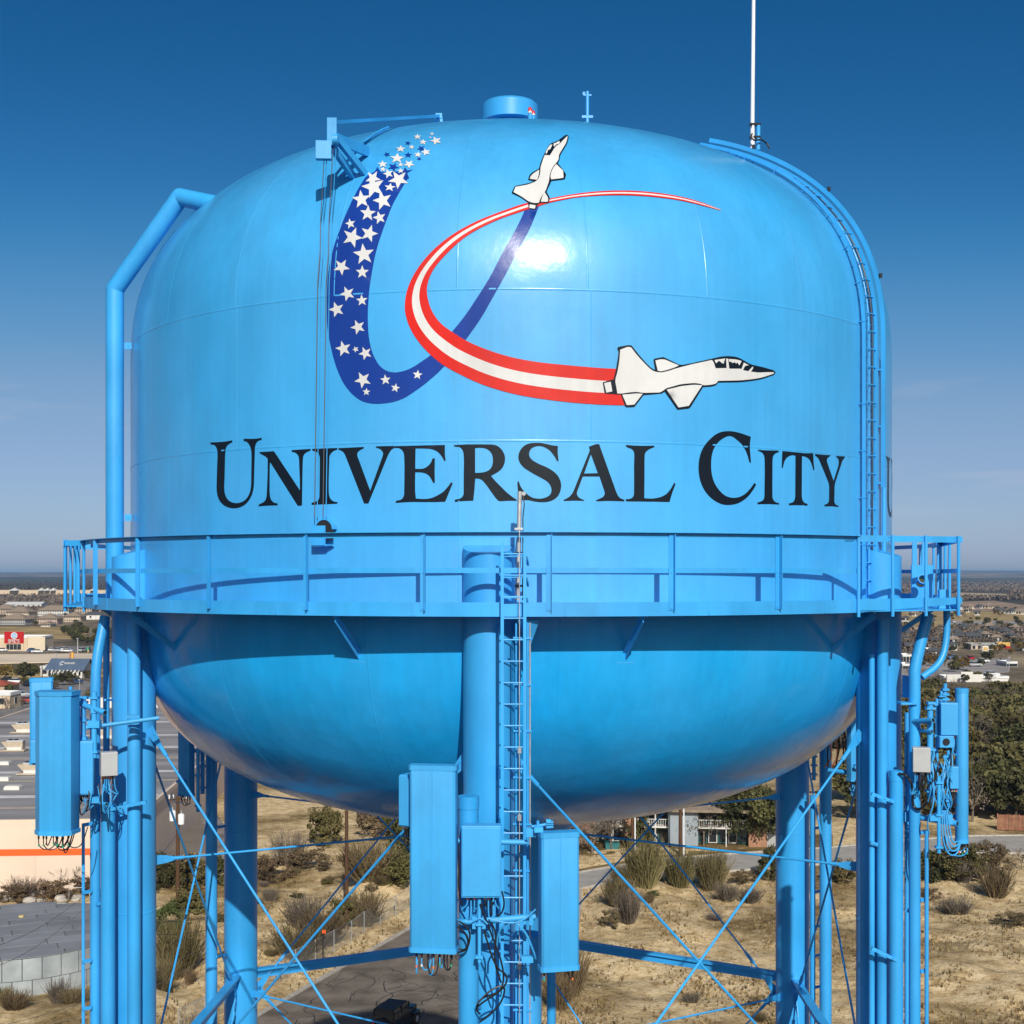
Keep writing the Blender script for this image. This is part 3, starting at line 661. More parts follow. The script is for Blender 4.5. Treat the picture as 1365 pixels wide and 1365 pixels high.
# ------------------------------------------------------------------ ladders
def ladder(name, lp, rp, rung=.305, rr=.011, rail=(.012, .062), nrm=None, up_rail=None):
    """lp, rp: lists of points of the two rails"""
    def along(p):
        d = [0]
        for a, b in zip(p, p[1:]): d.append(d[-1]+(b-a).length)
        return d
    root = MB()
    for pts in (lp, rp):
        n = len(pts)
        for i in range(n-1): root.beam(pts[i], pts[i+1], rail[0], rail[1], up=nrm(pts[i]) if nrm else (0, -1, 0))
    lad = root.build(name, M_steel, tower)
    dl, dr = along(lp), along(rp); k = int(dl[-1]/rung)
    def at(p, d, s):
        i = max(j for j in range(len(d)) if d[j] <= s); i = min(i, len(p)-2); f = (s-d[i])/(d[i+1]-d[i]); return p[i]+(p[i+1]-p[i])*f
    for i in range(k):
        s = (i+.5)*rung; mb = MB(); mb.cyl(at(lp, dl, s), at(rp, dr, s*dr[-1]/dl[-1]), rr, 8); mb.build('rung', M_steel, lad)
    return lad
dl = 19.3
ztop, zbot = (765-727)/F*dl, -H+.5
la = ladder('leg_ladder', [P(669.5, 724, dl), Vector((P(669.5, 727, dl).x, dl, .6))], [P(699.5, 724, dl), Vector((P(699.5, 727, dl).x, dl, .6))], rail=(.045, .06), rr=.012)
mb = MB(); mb.cyl(P(692.5, 705, dl-.02), Vector((P(692.5, 765, dl).x, dl-.02, .6)), .006, 6)
for v in (1000, 1090, 1288): mb.cyl(P(692.5, v-4, dl-.02), P(692.5, v+4, dl-.02), .03, 8)
mb.build('safety_cable', M_galv, la)
for u, w in ((688, .014), (703.5, .016), (706.5, .012)):        # feeder cables strapped beside the ladder
    mb = MB(); mb.cyl(P(u, 830, dl+.12), Vector((P(u, 830, dl+.12).x, dl+.12, .6)), w, 8); mb.build('feeder_cable', M_steel if w > .013 else M_galv, la)
for v in range(850, 2200, 62):
    mb = MB(); mb.beam(P(684, v, dl+.1), P(709, v+1, dl+.1), .03, .025); mb.build('cable_strap', M_steel, la)
for v in (742, 770, 797):  # plates added where the shadows of ladder and pole darken the balcony
    mb = MB(); mb.beam(P(667, v, dl+.05), P(703, v-1, dl+.05), .12, .014); mb.beam(P(701, v, dl+.05), P(704, v+10, dl+.3), .03, .05); mb.build('ladder_bracket', M_steel, la)
for v in (840, 1035, 1103, 1217, 1365, 1560, 1800):           # stand-off plates of the ladder
    for u in (668, 699):
        mb = MB(); p = P(u, v, dl); q = P(u-4 if u < 680 else u-1, v-9, 20.0)
        mb.add([p+Vector((0, 0, .07)), p+Vector((0, 0, -.02)), Vector((q.x-.02, q.y, p.z-.16)), Vector((q.x-.02, q.y, p.z+.07)),
                p+Vector((.012, 0, .07)), p+Vector((.012, 0, -.02)), Vector((q.x-.008, q.y, p.z-.16)), Vector((q.x-.008, q.y, p.z+.07))],
               [(0, 1, 2, 3), (7, 6, 5, 4), (0, 4, 5, 1), (1, 5, 6, 2), (2, 6, 7, 3), (3, 7, 4, 0)]); mb.build('ladder_bracket', M_steel, la)
# ladder up the right side and over the roof
def side_pts(phi, off, z0, ztop, n=44):
    pts = [pol(RT+off, phi, z0), pol(RT+off, phi, ZC)]
    for s in np.linspace(0.05, 1, n):
        z = ZC+(ztop-ZC)*math.sin(s*math.pi/2)
        r = prof(z); x = Vector((r*math.sin(R_(phi)), TY-r*math.cos(R_(phi)), z)); nn = normal(*x)
        pts.append(x+nn*off+Vector((0, 0, H)))
    return pts
def nrm_at(p): return normal(p.x, p.y, min(max(p.z-H, -4), 8.2))
ZR = 7.85
lb = ladder('roof_ladder', side_pts(52.4, .09, -.57, ZR), side_pts(55.8, .13, -.57, ZR), rail=(.03, .06), nrm=nrm_at)
mb = MB(); pts = side_pts(56.2, .24, 1.5, ZR)
for i in range(len(pts)-1): mb.beam(pts[i], pts[i+1], .04, .075, up=nrm_at(pts[i]))
mb.build('cable_tray', M_steel, lb)
mb = MB(); pts = side_pts(55.0, .10, -.4, ZR-.1); mb.tube(pts, .012, 6); mb.build('roof_cable', M_black, lb)
mb = MB(); pts = side_pts(54.4, .07, -.4, ZR-.2); mb.tube(pts, .016, 6); mb.build('roof_conduit', M_steel, lb)
for i in range(2, 46, 5):
    for ph in (52.4, 55.8):
        q = side_pts(ph, 0, -.57, ZR)[i]; q2 = side_pts(ph, .12, -.57, ZR)[i]; mb = MB(); mb.beam(q, q2, .05, .012); mb.build('ladder_bracket', M_steel, lb)
for z in (2.9, 2.1, 1.3, .5):
    for ph in (52.4, 55.8):
        mb = MB(); mb.beam(pol(RT, ph, z), pol(RT+.14, ph, z), .05, .012); mb.build('ladder_bracket', M_steel, lb)
mb = MB(); mb.tube([pol(RT+.10, 60.0, -.1), pol(RT+.10, 60.0, 3.9)], .036, 12)
for z in (.6, 1.6, 2.6, 3.6): mb.box(pol(RT+.06, 60, z), (.16, .1, .03), R_(60))
mb.build('cable_conduit', M_steel, lb)
for i in (8, 21, 33):                        # small dark cable clamps on the tray
    p = side_pts(56.2, .31, 1.5, ZR)[i]; mb = MB(); mb.box(p, (.05, .05, .07)); mb.build('cable_clamp', M_dark, lb)

# ------------------------------------------------------------------ roof fittings
va = Vector((-.03, TY, H))
mb = MB(); mb.lathe(va, [(.33, 8.3), (.33, 9.25), (.45, 9.30)], 32)
vent = mb.build('roof_vent', M_steel, tower, 30)
mb = MB(); mb.lathe(va, [(.45, 9.24), (.578, 9.22), (.578, 9.55), (.53, 9.60), (.25, 9.66), (.001, 9.67)], 40); mb.build('vent_hood', M_steel, vent, 40)
mb = MB(); mb.lathe(va, [(.7, 8.33), (.62, 8.46), (.45, 8.55), (.33, 8.58)], 32); mb.build('vent_base', M_steel, vent, 40)
p = P(783, 165, TY-.6); mb = MB(); mb.cyl(Vector((p.x, p.y, H+8.2)), Vector((p.x, p.y, P(0, 122, TY-.6).z)), .035, 10)
mb.box((p.x, p.y, P(0, 127, TY-.6).z), (.16, .04, .03)); mb.box((p.x, p.y, P(0, 156, TY-.6).z), (.22, .06, .05)); mb.box((p.x, p.y, H+8.38), (.26, .26, .04))
mb.box((p.x-.07, p.y, P(0, 125, TY-.6).z), (.05, .05, .06)); mb.build('roof_mast', M_steel, tower)
# davit (painters' crane) high on the left
dv = MB()
DH = hit(434, 246); DT = DH.y*.962
tip = P(443, 196, DT)
dv.box(tip+Vector((0, 0, .22)), (.15, .14, .42)); dv.box(tip+Vector((-.13, -.02, -.06)), (.24, .12, .28), R_(4))
davit = dv.build('davit', M_steel, tower, bevel=.006)
def bar(n, p, q, w, h, par): 
    m_ = MB(); m_.beam(p, q, w, h); return m_.build(n, M_steel, par)
b1 = hit(471, 236)+Vector((0, 0, H)); b2 = hit(491, 206)+Vector((0, 0, H)); b3 = hit(486, 231)+Vector((0, 0, H))
bar('davit_arm', tip+Vector((.0, 0, .0)), b1, .07, .11, davit)
bar('davit_arm', tip+Vector((.05, .0, .16)), b3, .07, .11, davit)
bar('davit_arm', tip+Vector((.06, .03, .14)), b2+Vector((0, 0, .04)), .05, .16, davit)
bar('davit_arm', b1, b3, .06, .06, davit)
bar('davit_stay', tip+Vector((.05, 0, .38)), P(585, 154.5, 25.2), .05, .05, davit)
p = P(585, 156, 25.2); mb = MB(); mb.box(p+Vector((0, 0, .02)), (.12, .05, .09)); mb.beam(p+Vector((-.04, 0, 0)), p+Vector((-.05, 0, -.22)), .02, .05); mb.beam(p+Vector((.04, 0, 0)), p+Vector((.06, 0, -.22)), .02, .05); mb.build('stay_lug', M_steel, davit)
mb = MB(); mb.cyl(tip+Vector((.02, -.1, .08)), tip+Vector((.10, -.1, .08)), .08, 18); mb.build('pulley', M_steel, davit)
M_rope = mat('hoist_rope', (.10, .10, .11), .6)
for u0, u1, m in ((433, 426.5, M_rope), (436.5, 430, M_steel), (444, 437.5, M_rope), (448, 441.5, M_steel)):
    pts = [P(u0, 196, DT-.05)]
    for i, v in enumerate((300, 340, 380, 450, 690)):
        h = hit(u0+(u1-u0)*(v-196)/494, v); pts.append(h+normal(*h)*(.10 if v < 360 else .16)+Vector((0, 0, H)))
    pts = [pts[0]]+[p for p in pts[1:]]
    mb = MB(); mb.tube(pts, .0065, 6); mb.build('hoist_rope', m, davit)
# cable on the roof behind the davit
mb = MB(); mb.tube([hit(x, y)+Vector((0, 0, H))+normal(*hit(x, y))*.02 for x, y in ((485, 192), (492, 186), (500, 180), (510, 174.5), (518, 171.5))], .022, 8); mb.build('roof_conduit', M_steel, davit)
# lower hatch with hood where the ropes end
h0 = pol(RT, -22.3, .38); t_ = Vector((math.cos(R_(-22.3)), math.sin(R_(-22.3)), 0)); nn = Vector((math.sin(R_(-22.3)), -math.cos(R_(-22.3)), 0))
ht = MB()
for ro, ri, y0, y1 in ((.17, .145, 0, .12),):
    seg = 20; vs = []
    for y in (y0, y1):
        for r in (ro, ri):
            for i in range(seg+1):
                a = math.pi*i/seg; vs.append(h0+t_*(math.cos(a)*r+.03)+Vector((0, 0, math.sin(a)*r+.30))+nn*y)
    m_ = seg+1
    for i in range(seg):
        ht.f += [(i, i+1, m_+i+1, m_+i), (2*m_+i, 3*m_+i, 3*m_+i+1, 2*m_+i+1), (i, 2*m_+i, 2*m_+i+1, i+1), (m_+i, m_+i+1, 3*m_+i+1, 3*m_+i)]; ht.m += [0]*4
    ht.v += [tuple(q) for q in vs]
hatch = ht.build('rope_guard', M_steel, shell)
mb = MB(); c = h0+nn*.112+Vector((0, 0, .30))+t_*.03; mb.add([c+t_*(math.cos(math.pi*i/24)*.168)+Vector((0, 0, math.sin(math.pi*i/24)*.168)) for i in range(25)]+[c+t_*-.168+Vector((0, 0, -.16)), c+t_*.168+Vector((0, 0, -.16))], [tuple(range(27))]); mb.build('guard_opening', M_dark, shell)
mb = MB(); mb.box(h0+nn*.17+Vector((0, 0, .205))-t_*.03, (.235, .03, .30), R_(-22.3)); mb.box(h0+nn*.09+Vector((0, 0, .05))-t_*.02, (.24, .16, .02), R_(-22.3)); mb.build('rope_bracket', M_steel, shell)
mb = MB(); mb.beam(h0+nn*.02+t_*.13+Vector((0, 0, .06)), h0+nn*.16+t_*.02+Vector((0, 0, .06)), .12, .015); mb.build('rope_plate', M_steel, shell)

# overflow pipe at the left: out of the roof, down beside the tank, through the balcony and on to the ground
def elbow(pts, r, n=16, seg=1): 
    m_ = MB(); m_.tube(pts, r, n); return m_
q1 = hit(284, 268)+Vector((0, 0, H)); d1 = 24.6
k1, k2 = P(240, 263, d1), P(153, 386, 24.9)
mb = MB()
pr = px(23.6, 24.9)/2
for p, q in ((k2, Vector((k2.x, k2.y, H-.5))), (k1, k2), (q1+Vector((.3, .3, -.05)), k1)): mb.cyl(p, q, pr, 24)
for p in (k1, k2):
    bm = MB(); bm.lathe(p, [(.001, -pr*.999)]+[(pr*.999*math.cos(a), pr*.999*math.sin(a)) for a in np.linspace(-1.45, 1.45, 9)]+[(.001, pr*.999)], 24); mb.add(bm.v, bm.f)
ov = mb.build('overflow_pipe', M_steel, tower, 40)
for v in (461, 690):
    p = P(171, v, 25.0); mb = MB(); mb.box(p, (.13, .02, .12)); mb.cyl(p+Vector((0, -.02, .0)), p+Vector((0, -.012, .0)), .015, 8); mb.build('pipe_lug', M_steel, ov)
# ------------------------------------------------------------------ pipes that run down the legs
def vpipe(u0, u1, v0, d, name='cable_pipe', cap=True, zend=None, parent=None, m=None, n=20):
    r = px(u1-u0, d)/2; x = P((u0+u1)/2, v0, d); mb = MB()
    zt = x.z
    mb.cyl(Vector((x.x, x.y, zend if zend is not None else 0)), Vector((x.x, x.y, zt)), r, n)
    if cap: mb.cyl(Vector((x.x, x.y, zt-.16)), Vector((x.x, x.y, zt+.012)), r*1.06, n)
    return mb.build(name, m or M_steel, parent or tower, 40)
def bent(pts, r, name='cable_pipe', n=16, parent=None, m=None, it=2):
    p = [Vector(q) for q in pts]
    for _ in range(it):
        q = [p[0]]
        for a, b in zip(p, p[1:]):
            L = (b-a).length; f = min(.25, .22/L) if it > 1 else .25
            q += [a+(b-a)*f, a+(b-a)*(1-f)]
        p = q+[p[-1]]
    mb = MB(); mb.tube(p, r, n); return mb.build(name, m or M_steel, parent or tower, 40)
def clip(u0, u1, v, d, dd=.3):           # stand-off strap between a pipe and what is behind it
    p, q = P(u0, v, d), P(u1, v-2, d+dd); mb = MB(); mb.beam(p, q, .03, .06); return mb.build('pipe_strap', M_steel, tower)
# front leg
f1 = vpipe(611, 638, 1062, 19.0); f2 = vpipe(684, 722, 1246, 19.62)
vpipe(729, 741, 1180, 34.9, cap=False); 
for v in (1180, 1345, 1600, 1850): clip(625, 640, v, 18.9, .5)
# left leg
vpipe(170, 187.5, 826, 23.72, cap=False); l2 = vpipe(134.5, 153.5, 1072, 23.6)
vpipe(137.5, 146, 826, 24.5, cap=False)
bent([P(140, 822, 24.0), P(127, 886, 23.75), Vector((P(126.7, 886, 23.75).x, 23.75, 0))], px(13.5, 23.75)/2)
vpipe(108.8, 113.2, 1098, 23.55, cap=False, n=10)
vpipe(192, 204, 826, 24.8, cap=False)
for v in (1100, 1190, 1282, 1345, 1460, 1600): clip(110, 122, v, 23.5, .12)
clip(128, 140, 1205, 23.65, .1)
# right leg
vpipe(1158, 1166, 872, 23.2, cap=False, n=12); vpipe(1169, 1184, 826, 23.15, cap=False); vpipe(1185.5, 1204, 1028, 22.95)
vpipe(1205.5, 1213, 950, 23.9, cap=False, n=12)
bent([P(1237, 818, 23.0), P(1219, 890, 22.9), P(1219.2, 905, 22.9), Vector((P(1219, 890, 22.9).x, 22.9, 0))], px(15.4, 22.9)/2)
bent([P(1262, 812, 23.2), P(1262.5, 850, 23.15), P(1255, 884, 23.05), P(1229, 903, 22.95)], px(9.3, 23)/2, it=3)
vpipe(1232.5, 1238, 1107, 22.8, cap=False, n=10)
for v in (1110, 1200, 1295, 1400): clip(1227, 1236, v, 22.82, .05)
mb = MB(); p = P(1258, 799, 22.6); mb.box(p, (.17, .10, .32)); mb.box(p+Vector((0, -.0, -.15)), (.2, .12, .05)); mb.build('pipe_box', M_steel, flr, bevel=.006)
mb = MB(); p = P(1208, 918, 23.2); mb.add([P(1203, 900, 23.2), P(1216, 902, 23.1), P(1212, 930, 23.1), P(1203, 930, 23.2)], [(0, 1, 2, 3)]); mb.v += [tuple(Vector(q)+Vector((0, .02, 0))) for q in mb.v[:4]]; mb.f += [(7, 6, 5, 4), (0, 4, 5, 1), (1, 5, 6, 2), (2, 6, 7, 3), (3, 7, 4, 0)]; mb.m += [0]*5; mb.build('pipe_gusset', M_steel, tower)
mb = MB(); p = P(1209, 937, 22.9); mb.box(p, (.28, .3, .03)); mb.build('pipe_shelf', M_steel, tower)
# straps across the pipes of the side legs
def strap(u0, v0, u1, v1, d, name='pipe_strap'):
    mb = MB(); mb.beam(P(u0, v0, d), P(u1, v1, d), .05, .055)
    for t in (.25, .6, .85): q = P(u0+(u1-u0)*t, v0+(v1-v0)*t, d-.04); mb.cyl(q, q+Vector((0, .03, 0)), .016, 6)
    return mb.build(name, M_steel, tower)
strap(138, 1081, 195, 1069, 23.5); strap(1162, 1058, 1192, 1069, 22.85); strap(1162, 1264, 1196, 1280, 22.85)
strap(1160, 1123, 1170, 1126, 23.1); strap(1206, 1212, 1218, 1217, 23.0)
# back legs
vpipe(274, 289.5, 960, 31.0, cap=False); vpipe(1092.5, 1108.5, 975, 30.6, cap=False); vpipe(1079.5, 1087, 1060, 31.0, cap=False)
for v in (1103, 1275): clip(288, 300, v, 30.95, .6)
for v in (1105, 1190, 1236, 1275, 1317): clip(1083, 1092, v, 31.0, -.2)
for u, v, d in ((192, 955, 24.0), (1146, 960, 23.3)): pass

# ------------------------------------------------------------------ aerials and boxes hung on the legs: each a thing of its own
def box8(mb, P8): mb.add(P8, [(0, 1, 2, 3), (7, 6, 5, 4), (0, 4, 5, 1), (1, 5, 6, 2), (2, 6, 7, 3), (3, 7, 4, 0)])
def panel_antenna(label, foot, w, dep, h, rz, profile='box', tilt=0, cap=True, group='panel antennas on the tower', ports=6, loops=(.10, .24), down=None, m=None):
    """a tall radome: foot = centre of its bottom"""
    t = thing('panel_antenna', foot, label, 'antenna', group, R_(rz)); rot = Matrix.Rotation(R_(rz), 3, 'Z')@Matrix.Rotation(R_(tilt), 3, 'X')
    f = Vector(foot)
    if profile == 'box': c = .03; poly = [(-w/2+c, -dep/2), (w/2-c, -dep/2), (w/2, -dep/2+c), (w/2, dep/2), (-w/2, dep/2), (-w/2, -dep/2+c)]
    elif profile == 'hex': c = w*.30; poly = [(-w/2+c*.75, -dep/2), (w/2-c*.55, -dep/2), (w/2, -dep/2+c*.55), (w/2, dep/2), (-w/2, dep/2), (-w/2, -dep/2+c*.75)]
    else: poly = [(w/2*math.cos(a), dep/2*math.sin(a)) for a in np.linspace(0, 2*math.pi, 21)[:-1]]
    tf = lambda q: Matrix.Rotation(R_(tilt), 3, 'X')@q
    def loc(mb): mb.v = [tuple(f+Vector(x)) for x in mb.v]; return mb
    mb = MB(); mb.prism(poly, 0, h, tf); loc(mb).build('radome', m or M_gear, t, 35, bevel=.004)
    if cap:
        s = 1.05; mb = MB(); mb.prism([(x*s, y*s) for x, y in poly], h-.05, h+.02, tf); loc(mb).build('end_cap', m or M_gear, t)
        mb = MB(); mb.prism([(x*s, y*s) for x, y in poly], -.015, .05, tf); loc(mb).build('end_cap', m or M_gear, t)
    if profile == 'box':
        mb = MB(); mb.prism([(-.004, -dep/2-.006), (.004, -dep/2-.006), (.006, -dep/2+.01), (-.006, -dep/2+.01)], .05, h-.06, tf); loc(mb).build('radome_rib', m or M_gear, t)
    for zz in (h*.15, h*.85):
        mb = MB(); mb.box(tf(Vector((0, dep/2+.05, zz))), (.12, .12, .10)); mb.box(tf(Vector((0, dep/2+.11, zz))), (.22, .03, .06)); loc(mb).build('mount_bracket', m or M_gear, t)
    rr = random.Random(len(label))
    for i in range(ports):
        x = (i/(max(1, ports-1))-.5)*w*.75; y = rr.uniform(-.3, .2)*dep
        mb = MB(); mb.cyl(tf(Vector((x, y, .02))), tf(Vector((x, y, -.09))), .016, 8); loc(mb).build('connector', M_black, t)
        k = rr.uniform(*loops); dx = rr.uniform(-.12, .12)+(down[0] if down else 0)
        pts = [Vector((x, y, -.08)), Vector((x, y, -.08-k*.6)), Vector((x+dx*.4, y+.04, -.08-k)), Vector((x+dx, y+.12, -.08-k*.8)), Vector((x+dx, y+dep*.5+.12, .05))]
        for _ in range(2):
            q = [pts[0]]
            for a_, b_ in zip(pts, pts[1:]): q += [a_*.75+b_*.25, a_*.25+b_*.75]
            pts = q+[pts[-1]]
        mb = MB(); mb.tube([tf(p) for p in pts], .0095, 6); loc(mb).build('jumper_cable', rr.choice([M_black, M_black, M_gear]), t)
        mb = MB(); e = tf(Vector((x, y, -.11-k*.35))); mb.cyl(e, e+Vector((0, 0, -.03)), .014, 8); loc(mb).build('cable_band', rr.choice([M_label, M_tapew, M_tapeg, M_black]), t)
    return t
def gear_box(name, label, cat, u0, v0, u1, v1, d, dep, rz=0, m=None, group='boxes of radio gear on the tower', fins=0, lip=True, cables=0, grey=False):
    w, h = px(u1-u0, d), px(v1-v0, d); c = P((u0+u1)/2, v1, d); t = thing(name, c, label, cat, group, R_(rz)); mm = m or M_gear
    def loc(mb): mb.v = [tuple(c+Vector(x)) for x in mb.v]; return mb
    mb = MB(); mb.box((0, dep/2, h/2), (w, dep, h)); loc(mb).build('housing', mm, t, bevel=.010)
    if lip:
        mb = MB(); mb.box((0, -.008, h/2), (w*.95, .02, h*.95)); loc(mb).build('front_cover', mm, t, bevel=.006)
    for i in range(fins):
        mb = MB(); mb.box((-w/2+w*(i+.5)/fins, dep+.03, h/2), (.006, .06, h*.9)); loc(mb).build('cooling_fin', mm, t)
    mb = MB(); mb.box((0, dep+.05, h*.7), (.1, .1, .05)); mb.box((0, dep+.05, h*.3), (.1, .1, .05)); loc(mb).build('mount_bracket', mm, t)
    rr = random.Random(int(u0))
    for i in range(cables):
        x = (i/(max(1, cables-1))-.5)*w*.7; k = rr.uniform(.12, .45); pts = [Vector((x, dep*.5, .02)), Vector((x, dep*.5, -k*.6)), Vector((x+rr.uniform(-.1, .1), dep*.7, -k)), Vector((x+rr.uniform(-.2, .2), dep+.1, -k*.5))]
        q = pts
        for _ in range(2):
            q2 = [q[0]]
            for a_, b_ in zip(q, q[1:]): q2 += [a_*.75+b_*.25, a_*.25+b_*.75]
            q = q2+[q[-1]]
        mb = MB(); mb.tube(q, .010, 6); loc(mb).build('cable', rr.choice([M_black, M_gear, M_gear, M_dark]), t)
        mb = MB(); mb.cyl((x, dep*.5, .01), (x, dep*.5, -.05), .016, 8); loc(mb).build('cable_gland', rr.choice([M_black, M_label, M_galv]), t)
    return t
def mount(label, arms, masts, cat='antenna mount', rz=0, plates=()):
    """pipe frame: arms (p, q, radius), masts (u, v0, v1, d, w)"""
    c = Vector(arms[0][0]); t = thing('antenna_mount', c, label, cat, 'pipe mounts on the tower')
    for p, q, r in arms:
        mb = MB(); mb.cyl(p, q, r, 14); d_ = (Vector(q)-Vector(p)).normalized(); mb.build('mount_arm', M_gear, t, 40)
        mb = MB(); mb.cyl(Vector(q)-d_*.01, Vector(q)+d_*.002, r*.8, 12); mb.build('pipe_mouth', M_dark, t)
    for u, v0, v1, d, w in masts:
        mb = MB(); mb.cyl(P(u, v1, d), P(u, v0, d), px(w, d)/2, 14); a = mb.build('mast', M_gear, t, 40)
        for v in np.linspace(v0+8, v1-8, 3):
            mb = MB(); mb.box(P(u, v, d-.0), (px(w, d)+.05, px(w, d)+.05, .035)); mb.build('clamp', M_gear, t)
    for p, sz in plates:
        mb = MB(); mb.box(p, sz); mb.build('clamp', M_gear, t)
    return t
def cable(label, pts, r, m, group='loose cables on the tower', it=3, cat='cable'):
    p = [Vector(q) for q in pts]
    for _ in range(it):
        q = [p[0]]
        for a, b in zip(p, p[1:]): q += [a*.75+b*.25, a*.25+b*.75]
        p = q+[p[-1]]
    mb = MB(); mb.tube(p, r, 7); return solo('cable', mb, m, label, cat, group)

# front sector ------------------------------------------------
d = 18.45; panel_antenna('tallest blue panel antenna left of the front leg, above the road', P(578, 1267, d+.09), px(62, d), .20, px(247, d), -9, loops=(.16, .34), ports=7)
panel_antenna('shorter blue panel antenna right of the front leg ladder', P(745, 1291, d+.12), px(52, d), .20, px(182, d), 14, ports=2, loops=(.05, .1))
gear_box('radio_unit', 'small two-tone radio unit tucked behind the tallest front antenna', 'radio unit', 531, 1033, 546, 1102, 18.8, .22, -25, cables=6)
gear_box('equipment_cabinet', 'large flat blue cabinet on the front leg beside the ladder', 'cabinet', 615, 1101, 668, 1197, 18.55, .22, 0, cables=9)
mount('lower horizontal pipe mount on the front leg with coiled cables', [(P(612, 1230, 18.75), P(714, 1222, 18.75), .045)], [(639, 1180, 1283, 18.65, 5)], plates=[(P(632, 1229, 18.7), (.05, .09, .17)), (P(645, 1229, 18.7), (.05, .09, .17)), (P(708, 1224, 18.7), (.05, .12, .16)), (P(703, 1278, 18.8), (.16, .1, .09))])
mount('upper horizontal pipe mount behind the flat cabinet', [(P(608, 1121, 18.85), P(703, 1123, 18.85), .038)], [], plates=[(P(708, 1109, 18.7), (.13, .1, .12)), (P(718, 1105, 18.6), (.12, .16, .07)), (P(731, 1098, 18.6), (.06, .06, .12))])
mount('short pipe stubs and clamp on top of the right front antenna', [(P(709, 1102, 18.62), P(733, 1098, 18.62), .02)], [(717, 1094, 1112, 18.6, 4), (733, 1093, 1104, 18.6, 4)])
loops = [((640, 1205), (655, 1245), (672, 1290), (670, 1322), (640, 1330), (634, 1345), (640, 1352)), ((645, 1240), (660, 1290), (678, 1300), (672, 1318), (645, 1335), (636, 1342)), ((636, 1338), (655, 1318), (675, 1312), (668, 1340), (640, 1362)),
         ((610, 1235), (622, 1245), (625, 1262), (615, 1268), (608, 1258)), ((612, 1228), (628, 1240), (624, 1266), (609, 1270)), ((655, 1230), (662, 1245), (658, 1280), (668, 1310))]
tones = ['longest black cable loop hanging below the flat cabinet', 'inner black cable loop hanging below the flat cabinet', 'lowest black cable loop beside the front leg ladder', 'outer small cable coil left of the front leg', 'inner small cable coil left of the front leg', 'thin black cable running down from the pipe mount']
for L, tx in zip(loops, tones): cable(tx, [P(u, v, 18.6+.03*i) for i, (u, v) in enumerate(L)], .013, M_black)
cable('pale blue cable arching over the ladder rungs', [P(662, 1265, 18.8), P(664, 1240, 18.7), P(682, 1226, 18.6), P(700, 1240, 18.6), P(712, 1270, 18.65), P(714, 1278, 18.7)], .014, M_gear)
cable('second pale blue cable beside the coil on the pipe mount', [P(610, 1226, 18.7), P(625, 1232, 18.6), P(640, 1222, 18.6), P(650, 1232, 18.6)], .012, M_gear)
cable('black cable curling from the cabinet corner to the ladder', [P(669, 1188, 18.6), P(673, 1205, 18.6), P(668, 1220, 18.7), P(655, 1224, 18.8)], .012, M_black)
cable('thin black cable along the left edge of the cabinet', [P(609, 1112, 18.6), P(612, 1150, 18.65), P(611, 1190, 18.6), P(616, 1206, 18.65)], .012, M_black)
cable('pale cable running along the lower pipe mount to the antenna', [P(650, 1224, 18.6), P(680, 1232, 18.58), P(700, 1226, 18.58), P(714, 1212, 18.6)], .011, M_gear)

# left sector ------------------------------------------------
d = 22.3; panel_antenna('wide faceted blue panel antenna beside the left leg, over the store roof', P(74, 1110, d+.2), px(52, d), .42, px(189, d), -8, 'hex', loops=(.12, .26), ports=9, down=(.1, 0))
panel_antenna('smaller blue antenna half hidden behind the faceted one', P(55, 1017, 23.2), px(29, 23.2), .2, px(112, 23.2), 20, ports=0)
gear_box('radio_unit', 'slim blue radio unit peeping out left of the faceted antenna', 'radio unit', 41, 987, 56, 1018, 22.9, .15, 10)
gear_box('radio_unit', 'ribbed blue radio unit between the faceted antenna and the left leg', 'radio unit', 97, 988, 124, 1060, 22.75, .26, 12, fins=6, cables=9)
gear_box('junction_box', 'pale grey junction box on the left leg', 'junction box', 135, 1003, 157, 1035, 22.9, .2, 24, m=M_grey, cables=7)
mount('pipe mount holding the faceted antenna to the left leg', [(P(115, 970, 22.9), P(212, 957, 23.2), .036), (P(99, 935, 23.1), P(140, 950, 22.7), .048), (P(118, 1068, 23.1), P(142, 1072, 22.7), .03), (P(140, 933, 23.2), P(148, 933, 24.2), .02)],
      [(125.5, 922, 1010, 22.85, 7.5), (111, 928, 992, 23.0, 7), (104, 925, 990, 23.2, 6), (94, 915, 930, 23.0, 5)], plates=[(P(178, 955, 23.35), (.24, .1, .05)), (P(178, 964, 23.35), (.22, .1, .04)), (P(112, 930, 23.0), (.13, .13, .05)), (P(126, 965, 22.85), (.2, .14, .12)), (P(128, 947, 22.85), (.14, .12, .08)), (P(128, 1066, 22.85), (.14, .12, .10))])
rr = random.Random(4)
for i, tx in enumerate(['blue jumper cable below the ribbed radio unit', 'black jumper cable below the ribbed radio unit', 'black cable hanging from the grey box on the left leg', 'blue cable curling from the grey box on the left leg', 'tangled black cable beside the left leg mast', 'blue cable looping behind the faceted antenna', 'long blue cable dropping beside the faceted antenna']):
    m = M_black if 'black' in tx else M_gear; a = 103+i*7
    cable(tx, [P(a, 1045, 22.8), P(a+rr.uniform(-6, 6), 1068, 22.7), P(a+rr.uniform(-8, 8), 1085+rr.uniform(-8, 10), 22.8), P(a+rr.uniform(2, 14), 1060, 23.0)], .011, m)

